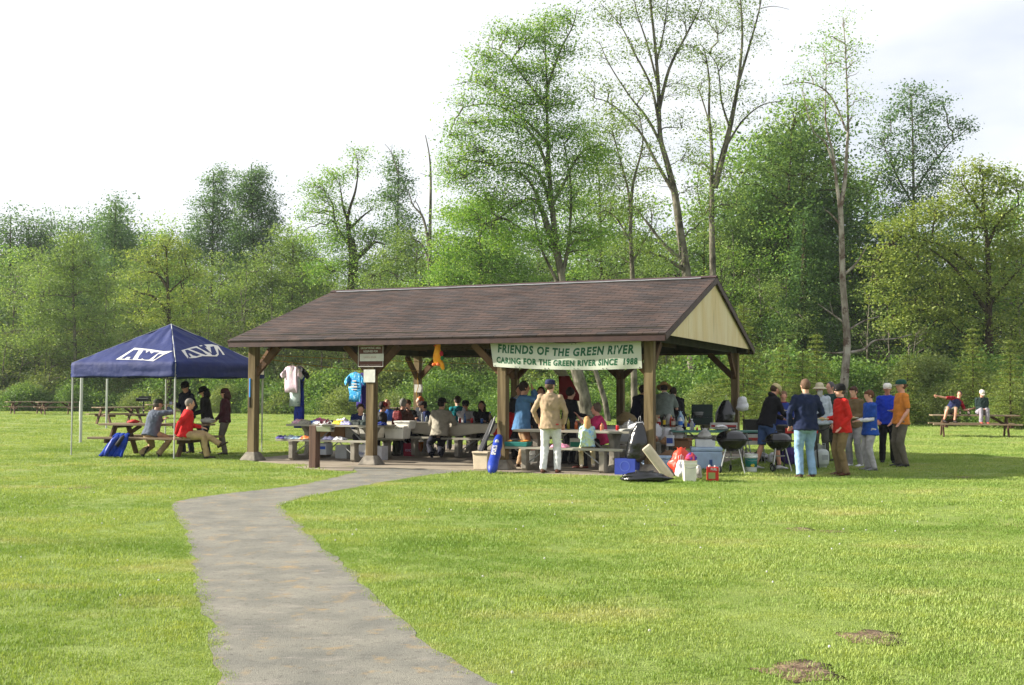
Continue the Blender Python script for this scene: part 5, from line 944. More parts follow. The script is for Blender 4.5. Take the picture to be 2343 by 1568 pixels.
carton('cardboard_box', 'plain white box on the slab beside the printed one', TT(7.62, 1.22, .93, .14, SZ), (.28, .28, .31), (206, 206, 210))
carton('cardboard_box', 'white box with blue band under the left end of the shirt table', TT(7.62, 1.22, -.62, .18, .09), (.40, .28, .26), (196, 200, 204), band=((50, 90, 190), .62, .26))
carton('cardboard_box', 'pale box half hidden behind the fountain post under the table', TT(7.62, 1.22, -.12, .34, SZ), (.3, .28, .3), (176, 178, 176))
bottle('clear water bottle standing on the shirt table', TT(7.62, 1.22, .42, .30, .79), .26, .036, (205, 215, 220), clear=True)
# ---- tablecloths
M_cloth = mat('off white tablecloth', srgb(196, 188, 170), .8, scale=3, var=.08, bump=.006, bscale=7)
def tablecloth(label, A, B, L, hang, z=.795, m=M_cloth, W_=.80):
    t = place_at('tablecloth', label, 'tablecloth', S(A, B, 0), -STH); n, k = 34, 26; vs = []; sd_ = A*3
    for j in range(k+1):
        v = j/k*2-1; yy = v*(W_/2+hang*1.1); drop = max(0, abs(yy)-W_/2)
        for i in range(n+1):
            x = (i/n-.5)*(L+.2); ex = max(0, abs(x)-L/2); hl = 1+.45*mnoise.noise(Vector((x*1.4, v, sd_))); d_ = drop*hl
            vs.append((x if ex == 0 else math.copysign(L/2+.01+.01*mnoise.noise(Vector((x, yy*5, 1))), x), math.copysign(min(abs(yy), W_/2+.012+.022*mnoise.noise(Vector((x*5, 0, sd_)))+d_*.05), yy), z-d_-ex*.9-(0 if d_+ex > 0 else -.002)))
    o = len(vs); mb = MB(); mb.add(vs, [(j*(n+1)+i, j*(n+1)+i+1, (j+1)*(n+1)+i+1, (j+1)*(n+1)+i) for j in range(k) for i in range(n)]); ob = mb.build('cloth', m, t, smooth=True, recalc=False); s_ = ob.modifiers.new('s', 'SOLIDIFY'); s_.thickness = .003; return t
tablecloth('off white tablecloth hanging over the middle table with drink cans', 4.62, 3.5, 2.5, .22); tablecloth('off white tablecloth on the table beside the backpack man', 7.45, 3.65, 2.5, .26)
M_sheet = mat('grey white plastic sheet', srgb(190, 192, 190), .4, var=.08, bump=.01, bscale=8)
tablecloth('wrinkled plastic sheet covering the bottle table', 1.66, 3.45, 2.46, .30, m=M_sheet)
# cans and bottles on the middle table, placed along the near half
for l, px, B, c in (('orange drink can on the left tablecloth', 987, 3.35, (226, 90, 40)), ('red drink can left of the white-shirted youth', 1052, 3.35, (190, 40, 50)), ('red drink can in front of the white-shirted youth', 1079, 3.38, (200, 34, 44)), ('blue drink can near the woman in black', 1102, 3.22, (50, 90, 160)), ('silver drink can on the left tablecloth', 1003, 3.4, (190, 196, 200)), ('dark blue drink can between the orange and the silver one', 995, 3.5, (50, 60, 110))):
    q = onS(px, 960, B); q.z = .80; can(l, q, c)
for l, px, B, h, c, cp in (('blue tinted water bottle by the youth in white', 1063, 3.5, .22, (90, 130, 190), (40, 100, 200)), ('tall drink bottle with blue cap in front of the woman in black', 1121, 3.45, .27, (110, 80, 50), (40, 110, 220)), ('clear bottle standing beside the backpack man', 966, 3.75, .24, (190, 196, 200), (240, 240, 240)), ('small clear bottle on the left tablecloth', 976, 3.6, .16, (170, 180, 190), (60, 120, 190))):
    q = onS(px, 960, B); q.z = .80; bottle(l, q, h, .032, c, cp, clear=(c[0] > 150))
# ---- near right table things
q = onS(1392, 986, .40); q.z = .79; 
def gz(px, B, z): q = onS(px, 900, B); q.z = z; return q
can('red drink can on the near table beside the woman in pink', gz(1412, .42, .79), (190, 30, 40)); 
bottle('brown plastic tumbler of iced coffee on the near table', gz(1377, .40, .79), .17, .042, (180, 110, 80), (60, 50, 50)); bottle('steel thermos flask with dark cap on the near table', gz(1440, .48, .79), .25, .045, (120, 124, 130), (30, 32, 36), name='thermos_flask')
bottle('yellow green drink bottle behind the girl on the near table', gz(1300, .80, .79), .24, .032, (150, 140, 40), (40, 90, 40)); bottle('orange juice bottle in front of the person in black', gz(1318, .85, .79), .2, .034, (190, 90, 30), (230, 230, 220))
def papers(label, loc, w_, d_, n, rz, m=M_white):
    t = place_at('paper_stack', label, 'papers', loc, rz); mb = MB()
    for k in range(n): mb.box((rng.uniform(-.02, .02), rng.uniform(-.02, .02), .003+k*.006), (w_, d_, .004), Euler((0, 0, rng.uniform(-.25, .25))))
    mb.build('sheet', m, t); mb = MB(); mb.box((.01, .01, .006+n*.006), (w_*.9, d_*.9, .003), Euler((0, 0, .4))); mb.build('top_sheet', M_white, t); return t
papers('loose white papers on the near table beside the man in khaki fleece', gz(1275, .35, .79), .34, .24, 3, .1); papers('stack of white leaflets on the near table', gz(1432, .30, .79), .22, .16, 8, .3); papers('white sheets in front of the woman in pink', gz(1395, .42, .79), .3, .2, 3, -.2); papers('magazines at the right end of the near table', gz(1455, .45, .79), .24, .2, 6, .5)
t = place_at('wicker_basket', 'small round wicker basket on the near table', 'basket', gz(1268, .55, .79)); mb = MB(); mb.lathe([(.09, 0), (.12, .01), (.15, .09), (.155, .10), (.14, .10), (.11, .02)], n=20); mb.build('basket_body', gmat((140, 100, 60), .9, bump=.01), t, smooth=True); mb = MB(); mb.tube([(.15*math.cos(a), 0, .10+.14*math.sin(a)) for a in np.linspace(0, math.pi, 12)], .006, 6); mb.build('handle', gmat((140, 100, 60), .9), t)
bag('plastic_bag', 'white plastic bag slumped at the right end of the near table', gz(1462, .55, .80), (.19, .14, .09), M_wbag); bag('plastic_bag', 'clear plastic bag lying on the near table behind the leaflets', gz(1440, .85, .80), (.16, .12, .09), M_cbag); bag('grocery_bag', 'large tan and yellow grocery bag on the back table', gz(1432, 3.2, .80), (.22, .18, .16), gmat((150, 130, 90), .5, bump=.01))
t = place_at('tray', 'green plastic tray piled with orange packets on the near bench', 'tray', TT(1.68, .53, -.98, -.655, .478), -STH); mb = MB(); mb.box((0, 0, .045), (.46, .26, .09), taper=1.08); mb.build('tray_body', gmat((30, 110, 104), .5), t, bevel=.008); mb = MB()
for k in range(9): mb.ell((rng.uniform(-.19, .19), rng.uniform(-.08, .08), .10+rng.uniform(0, .02)), (.06, .03, .012), 8, 5, M=Euler((rng.uniform(-.2, .2), rng.uniform(-.2, .2), rng.uniform(0, 3))).to_matrix())
mb.build('packets', gmat((214, 140, 60), .5), t); mb = MB(); mb.ell((-.05, 0, .13), (.12, .07, .02), 10, 5); mb.build('dark_cloth', gmat((30, 28, 30), .8), t)
folded('pink folded cloth on the near bench beside the girl', TT(1.68, .53, -.10, -.655, .478), ((226, 130, 170), (240, 160, 190), (210, 110, 150)), .34, .24, .08, -STH, 'cloths on the near bench')
carton('carton', 'white and green drinks carton under the near table', TT(1.68, .53, -.05, .22, .42), (.26, .2, .20), (210, 212, 208), band=((40, 130, 110), .4, .5))
# white water cooler jug on the slab
t = place_at('water_cooler_jug', 'white drinks cooler jug with red lid under the near bench', 'cooler jug', S(2.62, .42, SZ)); mb = MB(); mb.lathe([(.12, 0), (.135, .01), (.14, .15), (.14, .36), (.13, .38)], n=22); mb.build('jug_body', gmat((222, 220, 214), .4), t, smooth=True); mb = MB(); mb.lathe([(.145, .37), (.148, .40), (.13, .43), (.05, .44), (.002, .44)], n=22); mb.build('lid', gmat((190, 30, 36), .4), t, smooth=True); mb = MB(); mb.tube([(-.15, 0, .33), (-.16, -.08, .30), (0, -.165, .27), (.16, -.08, .30), (.15, 0, .33)], .010, 8); mb.build('handle', gmat((200, 198, 190), .5), t)
# ---- things at post 3: bagged canopy, folded chairs, beige tub
M_bluebag = mat('royal blue nylon', srgb(22, 56, 160), .5, var=.12, scale=5, bump=.01, bscale=12)
q = G(1124, 1085); a = q+Vector((0, 0, .02)); b = onS(1141, 1001, -.20); t = thing('canopy_carry_bag', 'royal blue carry bag with white print leaning on the shelter post', 'bag', tuple(q)); mb = MB()
pts = [a-q+(b-a)*k for k in np.linspace(0, 1, 9)]; mb.tube([p+Vector((.02*mnoise.noise(Vector((i*.9, 0, 0))), .015*mnoise.noise(Vector((i*.9, 5, 0))), 0)) for i, p in enumerate(pts)], [.06, .10, .105, .098, .104, .095, .100, .092, .075], 14); bb = mb.build('bag_body', M_bluebag, t, smooth=True)
mb = MB(); top = pts[-1]
for k in range(9): an = k*.7; mb.tube([top+Vector((.05*math.cos(an), .05*math.sin(an), -.03)), top+Vector((.065*math.cos(an), .065*math.sin(an), .035))], .012, 6)
mb.build('pole_ends', M_blackm, t)
ax = (b-a).normalized(); fr = Vector((-.10, -.995, 0)); fr = (fr-ax*fr.dot(ax)).normalized()
put_text(bb, 'SPORTS', .12, Vector(pts[4])+fr*.106+Vector((.02, 0, 0)), ax, fr.cross(ax), M_paint, bold=.006, width=.32, off=.004); mb = MB(); mb.ell(Vector(pts[6])+fr*.095, (.04, .02, .05), 12, 8); mb.build('emblem', M_paint, bb)
q = S(SP+.22, -.30, SZ); t = thing('folded_chair', 'grey and black folded camp chair leaning against the shelter post', 'folding chair', tuple(q), -STH); mb = MB(); mb.tube([(-.10, 0, .35), (.12, .14, 1.05)], .014, 8); mb.tube([(-.14, .03, .35), (.08, .17, 1.02)], .014, 8); mb.build('frame', gmat((90, 92, 96), .5), t); mb = MB(); mb.bar((-.15, .0, .02+.33), (.08, .15, .98), .11, .05, up=(0, -1, .3)); mb.build('seat_cloth', gmat((58, 58, 62), .7, bump=.01), t, bevel=.02)
tub('beige plastic storage tub on the slab beside the blue carry bag', S(SP+.32, -.26, SZ), (.34, .30, .34), (206, 190, 164), group=None)
# ---- black bags
def hang_bag(label, top, h, r, rz=0):
    t = thing('rubbish_bag', label, 'rubbish bag', (top.x, top.y, 0), rz); mb = MB(); rings = []; n = 22; sd_ = top.x*7
    for i in range(16):
        v = i/15; z = top.z-h*v; rr = (.26+.74*min(1, v*1.9)**.8)*(1 if v < .86 else 1-(v-.86)*2.6)*(.5 if i == 15 else 1)
        rings.append([((rr*r[0]*math.cos(a)+r[2]*v*.5)*(1+.16*mnoise.noise(Vector((math.cos(a)*2, math.sin(a)*2, z*3+sd_)))-.07*abs(math.sin(3*a+v*2))), rr*r[1]*math.sin(a)*(1+.2*mnoise.noise(Vector((math.cos(a)*3, math.sin(a)*3, z*4+sd_)))), z) for a in [2*math.pi*j/n for j in range(n)]])
    mb.loft(rings); mb.build('bag_body', M_bin, t, smooth=True); mb = MB()
    for s_ in (-1, 1): mb.tube([(s_*.03, 0, top.z-.02), (s_*.015, .03, top.z+.10), (.02, .06, top.z+.13)], .003, 5)
    mb.build('drawstring', M_wbag, t); return t
hang_bag('black rubbish bag hanging on the front right shelter post', onS(1463, 968, -.20), .74, (.21, .14, -.16)); q = onS(1661, 916, SW-.5); hang_bag('black rubbish bag hanging on the back right shelter post', q, .62, (.26, .16, -.1))
def lie_bag(label, loc, r, m, rz, name='rubbish_bag'):
    return bag(name, label, loc, r, m, rz, None, .34, 24)
lie_bag('empty black rubbish bag lying flat on the grass', G(1474, 1104), (.44, .17, .10), M_bin, -.15)
# ---- blue box, lid, buckets, shopping
carton('cardboard_box', 'blue and white printed carton under the hanging black bag', S(.38, -.22, SZ), (.40, .30, .30), (40, 62, 150))
bx_ = [o for o in bpy.data.objects if o.get('label', '').startswith('blue and white printed carton')][0]; mb = MB(); mb.box((-.2035, 0, .16), (.003, .27, .24)); mb.build('white_panel', M_paint, bx_); mb = MB(); mb.lathe([(.10, -.002), (.10, .002), (.085, .002), (.085, -.002)], n=24); eo = mb.build('emblem', gmat((66, 88, 168), .7), bx_); eo.rotation_euler = (R(90), 0, 0); eo.location = (0, -.154, .16)
t = thing('tub_lid', 'long cream plastic tub lid leaning beside the front right post', 'lid', tuple(G(1532, 1098)), .12); mb = MB(); M3 = Euler((0, R(-38), 0)).to_matrix(); mb.box((-.20, .06, .30), (.18, .05, .74), M3); mb.build('lid_plate', gmat((212, 200, 178), .5), t, bevel=.03); mb = MB(); mb.box((-.20, .033, .30), (.10, .012, .60), M3); mb.build('raised_panel', gmat((198, 186, 164), .5), t, bevel=.005)
bk = bucket('square white bucket full of wrappers on the grass', G(1577, 1102), (226, 222, 208), .125, .37, square=True, handle=True); bx, by, _ = bk.location
bag('snack_packet', 'blue red and silver snack packet sticking out of the white bucket', (bx+.03, by, .33), (.10, .06, .09), tiedye('wrapper', [srgb(30, 60, 170), srgb(190, 40, 50), srgb(210, 214, 220)], 7), cat='packet')
bag('charcoal_bag', 'crumpled red charcoal bag behind the white bucket', (G(1575, 1094).x-.06, G(1575, 1094).y+.45, .0), (.22, .14, .27), mat('red foil bag', srgb(206, 54, 36), .4, var=.15, scale=7, col2=srgb(226, 70, 44), bump=.02, bscale=8), cat='bag')
bag('shopping_bag', 'white shopping bag with red print left of the square bucket', G(1557, 1094), (.12, .11, .17), M_wbag, handles=True, tip=.5); bag('plastic_bag', 'clear bag of bread right of the square bucket', G(1597, 1097), (.08, .08, .13), M_cbag, tip=.4)
bag('paper_sack', 'brown paper sack slumped under the bottle table', S(-.05, 1.25, SZ), (.30, .22, .20), mat('brown paper', srgb(120, 92, 68), .85, var=.15, bump=.02, bscale=7))
bag('bread_bag', 'bag of bread rolls on the bottle table bench', S(.55, 2.0, .50), (.14, .12, .10), gmat((170, 120, 90), .4, bump=.02), cat='bread'); bag('bread_bag', 'second bag of bread rolls right of the first', S(.22, 2.0, .46), (.14, .11, .09), gmat((190, 150, 110), .4, bump=.02), cat='bread')
carton('cardboard_box', 'open brown box leaning beside the bread bags', S(-.08, 2.1, .40), (.34, .26, .16), (130, 96, 66), flaps=True)
def cooler(label, loc, sz, col, rz):
    t = thing('cooler_box', label, 'cooler', tuple(loc), rz); m = gmat(col, .45); mb = MB(); mb.box((0, 0, sz[2]*.40), (sz[0]*.95, sz[1]*.95, sz[2]*.80), taper=1.05); mb.build('cooler_body', m, t, bevel=.025); mb = MB(); mb.box((0, 0, sz[2]*.90), (sz[0]*1.02, sz[1]*1.02, sz[2]*.19)); mb.build('lid', m, t, bevel=.025)
    for s_ in (-1, 1): mb = MB(); mb.tube([(s_*sz[0]*.5, -.09, sz[2]*.62), (s_*(sz[0]*.5+.03), -.08, sz[2]*.55), (s_*(sz[0]*.5+.03), .08, sz[2]*.55), (s_*sz[0]*.5, .09, sz[2]*.62)], .011, 8); mb.build('handle', m, t, smooth=True)
    mb = MB(); mb.box((.08, -sz[1]*.51, sz[2]*.30), (.06, .02, .12)); mb.build('sticker', gmat((60, 90, 150), .5), t); return t
q = G(1592, 1062); cooler('large pale blue cooler on the slab behind the red charcoal bag', S(-.62, 1.9, SZ), (.62, .42, .44), (176, 198, 226), -.1); carton('styrofoam_box', 'white foam box on top of the pale blue cooler', S(-.60, 1.9, SZ+.445), (.38, .30, .14), (220, 222, 224), rz=-.1)
bag('plastic_bag', 'clear bag standing on the white foam box', S(-.60, 1.9, SZ+.60), (.17, .13, .11), M_cbag, tip=.8)
cooler('smaller blue white cooler behind the front right post', S(.02, .55, SZ), (.5, .34, .32), (168, 190, 216), -STH)
# fuel can
t = thing('fuel_can', 'small red fuel can with white caps on the grass', 'fuel can', tuple(G(1630, 1101)), -.08); mb = MB(); mb.box((0, 0, .125), (.20, .12, .25)); fb = mb.build('can_body', gmat((196, 36, 26), .4), t, bevel=.012)
mb = MB(); mb.box((-.02, -.0615, .10), (.12, .003, .11)); mb.build('label', gmat((150, 160, 90), .5), fb); put_text(fb, 'FUEL', .05, (.015, -.062, .195), (1, 0, 0), (0, 0, 1), M_paint, bold=.002, width=.11)
mb = MB(); mb.lathe([(.02, .25), (.02, .28), (.012, .284)], (-.055, 0, 0), 12); mb.lathe([(.016, .25), (.016, .272), (.008, .275)], (.04, 0, 0), 12); mb.build('cap', M_paint, t)
# kettle grills
M_kettle = mat('black enamel', srgb(14, 14, 16), .18, var=.1, spec=.6); M_rub = mat('black rubber', srgb(26, 26, 28), .8)
def kettle(label, loc, r, rz, hc, leanlid=0):
    t = thing('kettle_grill', label, 'grill', tuple(loc), rz, 'black kettle grills on the grass'); mb = MB(); n = 32; k = r
    mb.lathe([(.03, hc-r*.82), (k*.35, hc-r*.77), (k*.62, hc-r*.62), (k*.84, hc-r*.38), (k*.97, hc-r*.12), (k, hc), (k*.97, hc)], n=n); mb.build('bowl', M_kettle, t, smooth=True)
    mb = MB(); mb.lathe([(k*1.03, hc), (k*1.04, hc+.012), (k, hc+.02), (k*.93, hc+r*.22), (k*.74, hc+r*.42), (k*.42, hc+r*.54), (.02, hc+r*.57)], n=n); ld = mb.build('lid', M_kettle, t, smooth=True)
    mb = MB(); mb.tube([(-.07, 0, hc+r*.55), (-.07, 0, hc+r*.72), (.07, 0, hc+r*.72), (.07, 0, hc+r*.55)], .011, 8); mb.build('handle', M_blackm, ld)
    mb = MB()
    for s_ in (-1, 1): mb.tube([(s_*r*.98, -.07, hc-.03), (s_*(r+.07), -.06, hc-.02), (s_*(r+.07), .06, hc-.02), (s_*r*.98, .07, hc-.03)], .011, 8)
    mb.build('side_handle', M_blackm, t)
    for a, wz in ((-2.45, 1), (-.75, 0), (1.57, 1)):
        mb = MB(); mb.tube([(r*.55*math.cos(a), r*.55*math.sin(a), hc-r*.62), (r*1.02*math.cos(a), r*1.02*math.sin(a), .07 if wz else .0)], .0125, 8); mb.build('leg', M_steel, t)
        if wz:
            mb = MB(); c = Vector((r*1.04*math.cos(a), r*1.04*math.sin(a), .075)); rings = [[c+Vector((dx, .075*k2*math.cos(q_), .075*k2*math.sin(q_))) for q_ in [2*math.pi*j/20 for j in range(20)]] for dx, k2 in ((-.02, .9), (-.016, 1), (.016, 1), (.02, .9))]; mb.loft(rings); wl = mb.build('wheel', M_rub, t, smooth=False); mb = MB(); mb.loft([[c+Vector((dx, .04*math.cos(q_), .04*math.sin(q_))) for q_ in [2*math.pi*j/16 for j in range(16)]] for dx in (-.024, .024)]); mb.build('hub', M_steel, wl)
    mb = MB(); mb.lathe([(.02, .285), (r*.5, .30), (r*.52, .31), (r*.5, .312), (.02, .29)], n=20); mb.build('ash_pan', M_steel, t, smooth=True); return t
kettle('larger black kettle grill beside the shelter\'s right end', (4.26, 21.25, 0), .30, -.1, .66); kettle('smaller black kettle grill in front of the man in denim shorts', (5.28, 21.75, 0), .255, .25, .62)
bag('paper_towel', 'crumpled white paper towel on the larger kettle grill\'s lid side table', (4.12, 21.65, .86), (.12, .08, .03), M_wbag, cat='paper towel')
bucket('white bucket with green label standing between the kettle grills', G(1718, 1081), (224, 226, 224), .125, .36, band=((20, 120, 110), .30, .78)); 
bk2 = [o for o in bpy.data.objects if o.get('label', '').startswith('white bucket with green')][0]; put_text(bk2, '40', .07, (0, -.128, .12), (1, 0, 0), (0, 0, 1), gmat((220, 200, 60), .5), bold=.004)
# folding green table
t = thing('folding_table', 'long folding table with worn green top behind the kettle grills', 'table', (4.28, 23.1, 0), R(-3)); mb = MB(); mb.box((0, 0, .735), (1.85, .62, .035)); mb.build('tabletop', gmat((70, 120, 112), .5), t, bevel=.008)
for sx in (-1, 1):
    mb = MB(); mb.tube([(sx*.75, -.24, 0), (sx*.62, -.24, .72)], .013, 8); mb.tube([(sx*.75, .24, 0), (sx*.62, .24, .72)], .013, 8); mb.tube([(sx*.74, -.24, .1), (sx*.74, .24, .1)], .012, 8); mb.build('leg_frame', M_galv, t); mb = MB(); mb.tube([(sx*.70, 0, .35), (sx*.3, 0, .72)], .009, 6); mb.build('brace', M_galv, t)
def ft(px, dy, z=.755): Y = 23.1+dy; return Vector((gx(px, Y), Y, z))
bottle('clear squeeze bottle on the green folding table', ft(1582, -.08), .24, .045, (196, 200, 205), (235, 235, 235), clear=True); bottle('tiny red capped bottle on the green folding table', ft(1594, -.15), .08, .02, (200, 50, 40), (210, 40, 30))
carton('carton', 'low blue carton on the bottle table', S(.12, 3.3, .80), (.30, .16, .07), (30, 60, 160)); bag('plastic_bag', 'blue white plastic bag near the right end of the folding table', ft(1650, .05), (.16, .10, .04), M_cbag)
carton('storage_crate', 'white slatted crate with red lettering under the folding table', (5.0, 24.0, .42), (.85, .4, .22), (188, 186, 180), rz=-.05, band=((170, 60, 56), .55, .3), cat='crate')
# bottles on the bottle table
for l, px, B, h, r, c, cp, lb in (('red sauce bottle at the left of the bottle row', 1507, 3.15, .20, .04, (200, 190, 180), (200, 30, 30), (170, 40, 40)), ('dark brown bottle with yellow label', 1519, 3.12, .27, .03, (50, 26, 16), (30, 20, 16), (220, 190, 50)), ('amber sauce bottle with pale label in the bottle row', 1540, 3.14, .22, .045, (130, 60, 30), (60, 30, 20), (200, 190, 170)), ('mustard bottle with yellow cap in the bottle row', 1535, 3.3, .24, .035, (190, 60, 30), (230, 200, 40), (210, 40, 30)), ('blue and white jar in the bottle row', 1556, 3.1, .24, .048, (225, 228, 232), (30, 80, 190), (30, 110, 200)), ('pale yellow bottle at the right of the bottle row', 1568, 3.2, .22, .03, (210, 200, 130), (220, 210, 120), (190, 180, 100)), ('brown beer bottle behind the bottle row', 1577, 3.5, .24, .03, (60, 30, 16), (190, 160, 60), (120, 40, 30))): bottle(l, gz(px, B, .80), h, r, c, cp, lb, group='bottles on the plastic sheet')
bag('plastic_bag', 'clear knotted bag behind the brown bottle', gz(1530, 3.55, .80), (.13, .1, .14), M_cbag, tip=.5); bag('plastic_bag', 'blue tinted knotted bag behind the jar', gz(1556, 3.5, .80), (.12, .1, .17), mat('blue tinted bag', srgb(150, 180, 200), .3, var=.15, bump=.01, bscale=12), tip=.8)
carton('cardboard_box', 'small tan open box left of the bottle row', gz(1492, 3.3, .80), (.26, .2, .2), (196, 168, 130), flaps=True); bag('plastic_bag', 'white plastic bag spilling off the bottle table end', gz(1500, 2.95, .52), (.16, .12, .18), M_wbag, tip=.4)
bucket('grey steel stock pot on the back table', gz(1596, 5.7, .80), (120, 122, 118), .14, .26, lid=(130, 132, 128), name='stock_pot')
# camp stove with lid and wind screens
t = thing('camp_stove', 'dark green camp stove with its lid open on the back table', 'stove', tuple(gz(1606, 5.5, .79)), -.25); M_dg = gmat((22, 46, 38), .5); mb = MB(); mb.box((0, 0, .08), (.50, .34, .16)); mb.build('stove_body', M_dg, t, bevel=.01); mb = MB(); mb.box((-.02, .18, .31), (.50, .02, .32), Euler((R(-8), 0, 0))); mb.build('lid', M_dg, t); mb = MB(); mb.poly([(-.25, .16, .16), (-.25, -.14, .16), (-.25, .16, .46)], .01, (-1, 0, 0)); mb.build('wind_screen', M_dg, t)
mb = MB()
for k in range(9): mb.bar((-.22+k*.055, -.14, .168), (-.22+k*.055, .13, .168), .012, .010)
mb.build('grate', M_blackm, t)
carton('cardboard_box', 'long white printed box beside the camp stove', gz(1655, 5.3, .70), (.62, .3, .14), (206, 204, 198), rz=-.2, band=((170, 60, 56), .5, .35))
bag('shopping_bag', 'white shopping bag with red mark tied to the back right post', onS(1698, 916, SW-.3)-Vector((0, 0, .28)), (.17, .1, .19), M_wbag, tip=.3)
t = thing('black_crate', 'black plastic crate on the grass beyond the folding table', 'crate', (gx(1722, 24.2), 24.2, .60), 0); mb = MB(); mb.box((0, 0, .17), (.40, .3, .34)); mb.build('crate_body', M_blackm, t, bevel=.01); mb = MB(); mb.box((0, 0, .345), (.42, .32, .03)); mb.build('rim', M_blackm, t); 
t = thing('stool', 'small folding stool carrying the black crate', 'stool', (gx(1722, 24.2), 24.2, 0), 0); mb = MB(); mb.box((0, 0, .585), (.42, .32, .03)); mb.build('seat', gmat((60, 110, 100), .6), t)
for sx, sy in ((-1, -1), (1, -1), (-1, 1), (1, 1)): mb = MB(); mb.tube([(sx*.18, sy*.13, .57), (sx*.22, sy*.16, 0)], .012, 6); mb.build('leg', M_galv, t)
# propane tank and gas grill
M_tank = gmat((186, 194, 190), .4); t = thing('propane_tank', 'pale grey propane tank standing on the grass', 'gas tank', tuple(G(1879, 1070)), .2); mb = MB(); mb.lathe([(.10, 0), (.11, .02), (.10, .04), (.13, .05), (.152, .10), (.155, .16), (.155, .27), (.145, .33), (.10, .375), (.03, .39)], n=28); mb.build('tank_body', M_tank, t, smooth=True)
mb = MB(); rr = .085
for a0_, a1_ in ((-.9, .9), (math.pi-.9, math.pi+.9)):
    n = 8; o1 = [(rr*math.cos(a), rr*math.sin(a), .37) for a in np.linspace(a0_, a1_, n)]; o2 = [(x, y, .50) for x, y, _ in o1]; mb.add(o1+o2+[(x*.94, y*.94, z) for x, y, z in o1+o2], [(i, i+1, n+i+1, n+i) for i in range(n-1)]+[(2*n+i, 3*n+i, 3*n+i+1, 2*n+i+1) for i in range(n-1)]+[(n+i, n+i+1, 3*n+i+1, 3*n+i) for i in range(n-1)])
mb.build('collar', M_tank, t, smooth=False); mb = MB(); mb.lathe([(.02, .39), (.02, .44), (.035, .45), (.035, .465), (.01, .47)], n=10); mb.build('valve', M_steel, t)
mb = MB(); mb.box((0, -.1565, .22), (.13, .003, .10)); mb.build('label', gmat((150, 156, 156), .6), t)
o = rope('gas_hose', 'black gas hose looping from the propane tank to the grill', [G(1879, 1070)+Vector((0, 0, .46)), G(1879, 1070)+Vector((.30, .1, .62)), G(1879, 1070)+Vector((.22, .1, .85)), G(1879, 1070)+Vector((.0, .2, .75)), G(1879, 1070)+Vector((-.35, .35, .80))], .011, M_rub, .02); o['category'] = 'hose'
t = thing('gas_grill', 'red and black gas grill behind the man in light jeans', 'grill', (gx(1822, 22.6), 22.6, 0), .15); mb = MB(); mb.box((0, 0, .80), (.75, .42, .16)); mb.build('firebox', M_blackm, t, bevel=.02); mb = MB(); mb.box((0, -.225, .78), (.70, .02, .11)); pn = mb.build('front_panel', gmat((180, 24, 24), .4), t, bevel=.005)
for k in (-1, 1): mb = MB(); mb.tube([(k*.2, -.23, .78), (k*.2, -.262, .78)], .022, 12); mb.build('knob', M_blackm, pn)
for sx, sy in ((-1, -1), (1, -1), (-1, 1), (1, 1)): mb = MB(); mb.tube([(sx*.33, sy*.17, .72), (sx*.37, sy*.2, 0)], .018, 8); mb.build('leg', M_blackm, t)
mb = MB()
for k in range(14): mb.bar((-.34+k*.052, -.19, .888), (-.34+k*.052, .19, .888), .010, .010)
mb.build('grate', M_galv, t)
bag('duffel_bag', 'purple duffel bag on the grass behind the gas grill', (gx(1806, 23.6), 23.6, 0), (.22, .15, .20), gmat((58, 36, 110), .7, bump=.02), cat='bag'); lie_bag('small black bag on the grass behind the man in denim shorts', (gx(1736, 24.6), 24.6, 0), (.22, .18, .12), M_bin, 0)
# blue jacket draped on the bench under the canopy
t = thing('draped_jacket', 'bright blue and black jacket draped off the bench under the canopy', 'jacket', (gx(287, 25.35), 25.35, 0), R(-20)); mb = MB(); n, k = 16, 14; vs = []
for j in range(k+1):
    v = j/k
    for i in range(n+1):
        u = i/n*2-1; y = -.02-.33*max(0, (v-.25))**1.0*.5; z = .52-(max(0, v-.2)**.9)*.60; x = u*(.18+.14*v)-.20*v
        vs.append((x, y-.05*abs(math.sin(u*5+v*3))-.03*mnoise.noise(Vector((u*3, v*4, 1)))+(.25*(.2-v) if v < .2 else 0), max(.015, z+.02*mnoise.noise(Vector((u*4, v*2, 5))))))
mb.add(vs, [(j*(n+1)+i, j*(n+1)+i+1, (j+1)*(n+1)+i+1, (j+1)*(n+1)+i) for j in range(k) for i in range(n)]); ob = mb.build('jacket_body', mat('bright blue nylon', srgb(20, 52, 140), .85, var=.25, scale=6, bump=.03, bscale=9, spec=.1), t, smooth=True, recalc=False); s_ = ob.modifiers.new('s', 'SOLIDIFY'); s_.thickness = .05
mb = MB(); mb.tube([(-.05, -.02, .53), (-.16, -.17, .40), (-.26, -.24, .18), (-.30, -.26, .05)], [.05, .06, .05, .04], 10); mb.build('sleeve', M_bluebag, t, smooth=True); mb = MB(); mb.tube([(.12, 0, .53), (.05, -.13, .45), (-.05, -.20, .28)], [.05, .055, .045], 10); mb.build('lining', gmat((24, 26, 32), .8), t, smooth=True)
q = Vector((gx(308, 26.2), 26.2, .77)); bag('red_cloth', 'small crumpled red cloth on the table under the canopy', q, (.14, .08, .045), gmat((200, 40, 36), .7, bump=.02), cat='cloth'); bag('plastic_bag', 'clear plastic bag lying on the table under the canopy', (gx(476, 26.1), 26.1, .77), (.17, .12, .07), M_cbag)
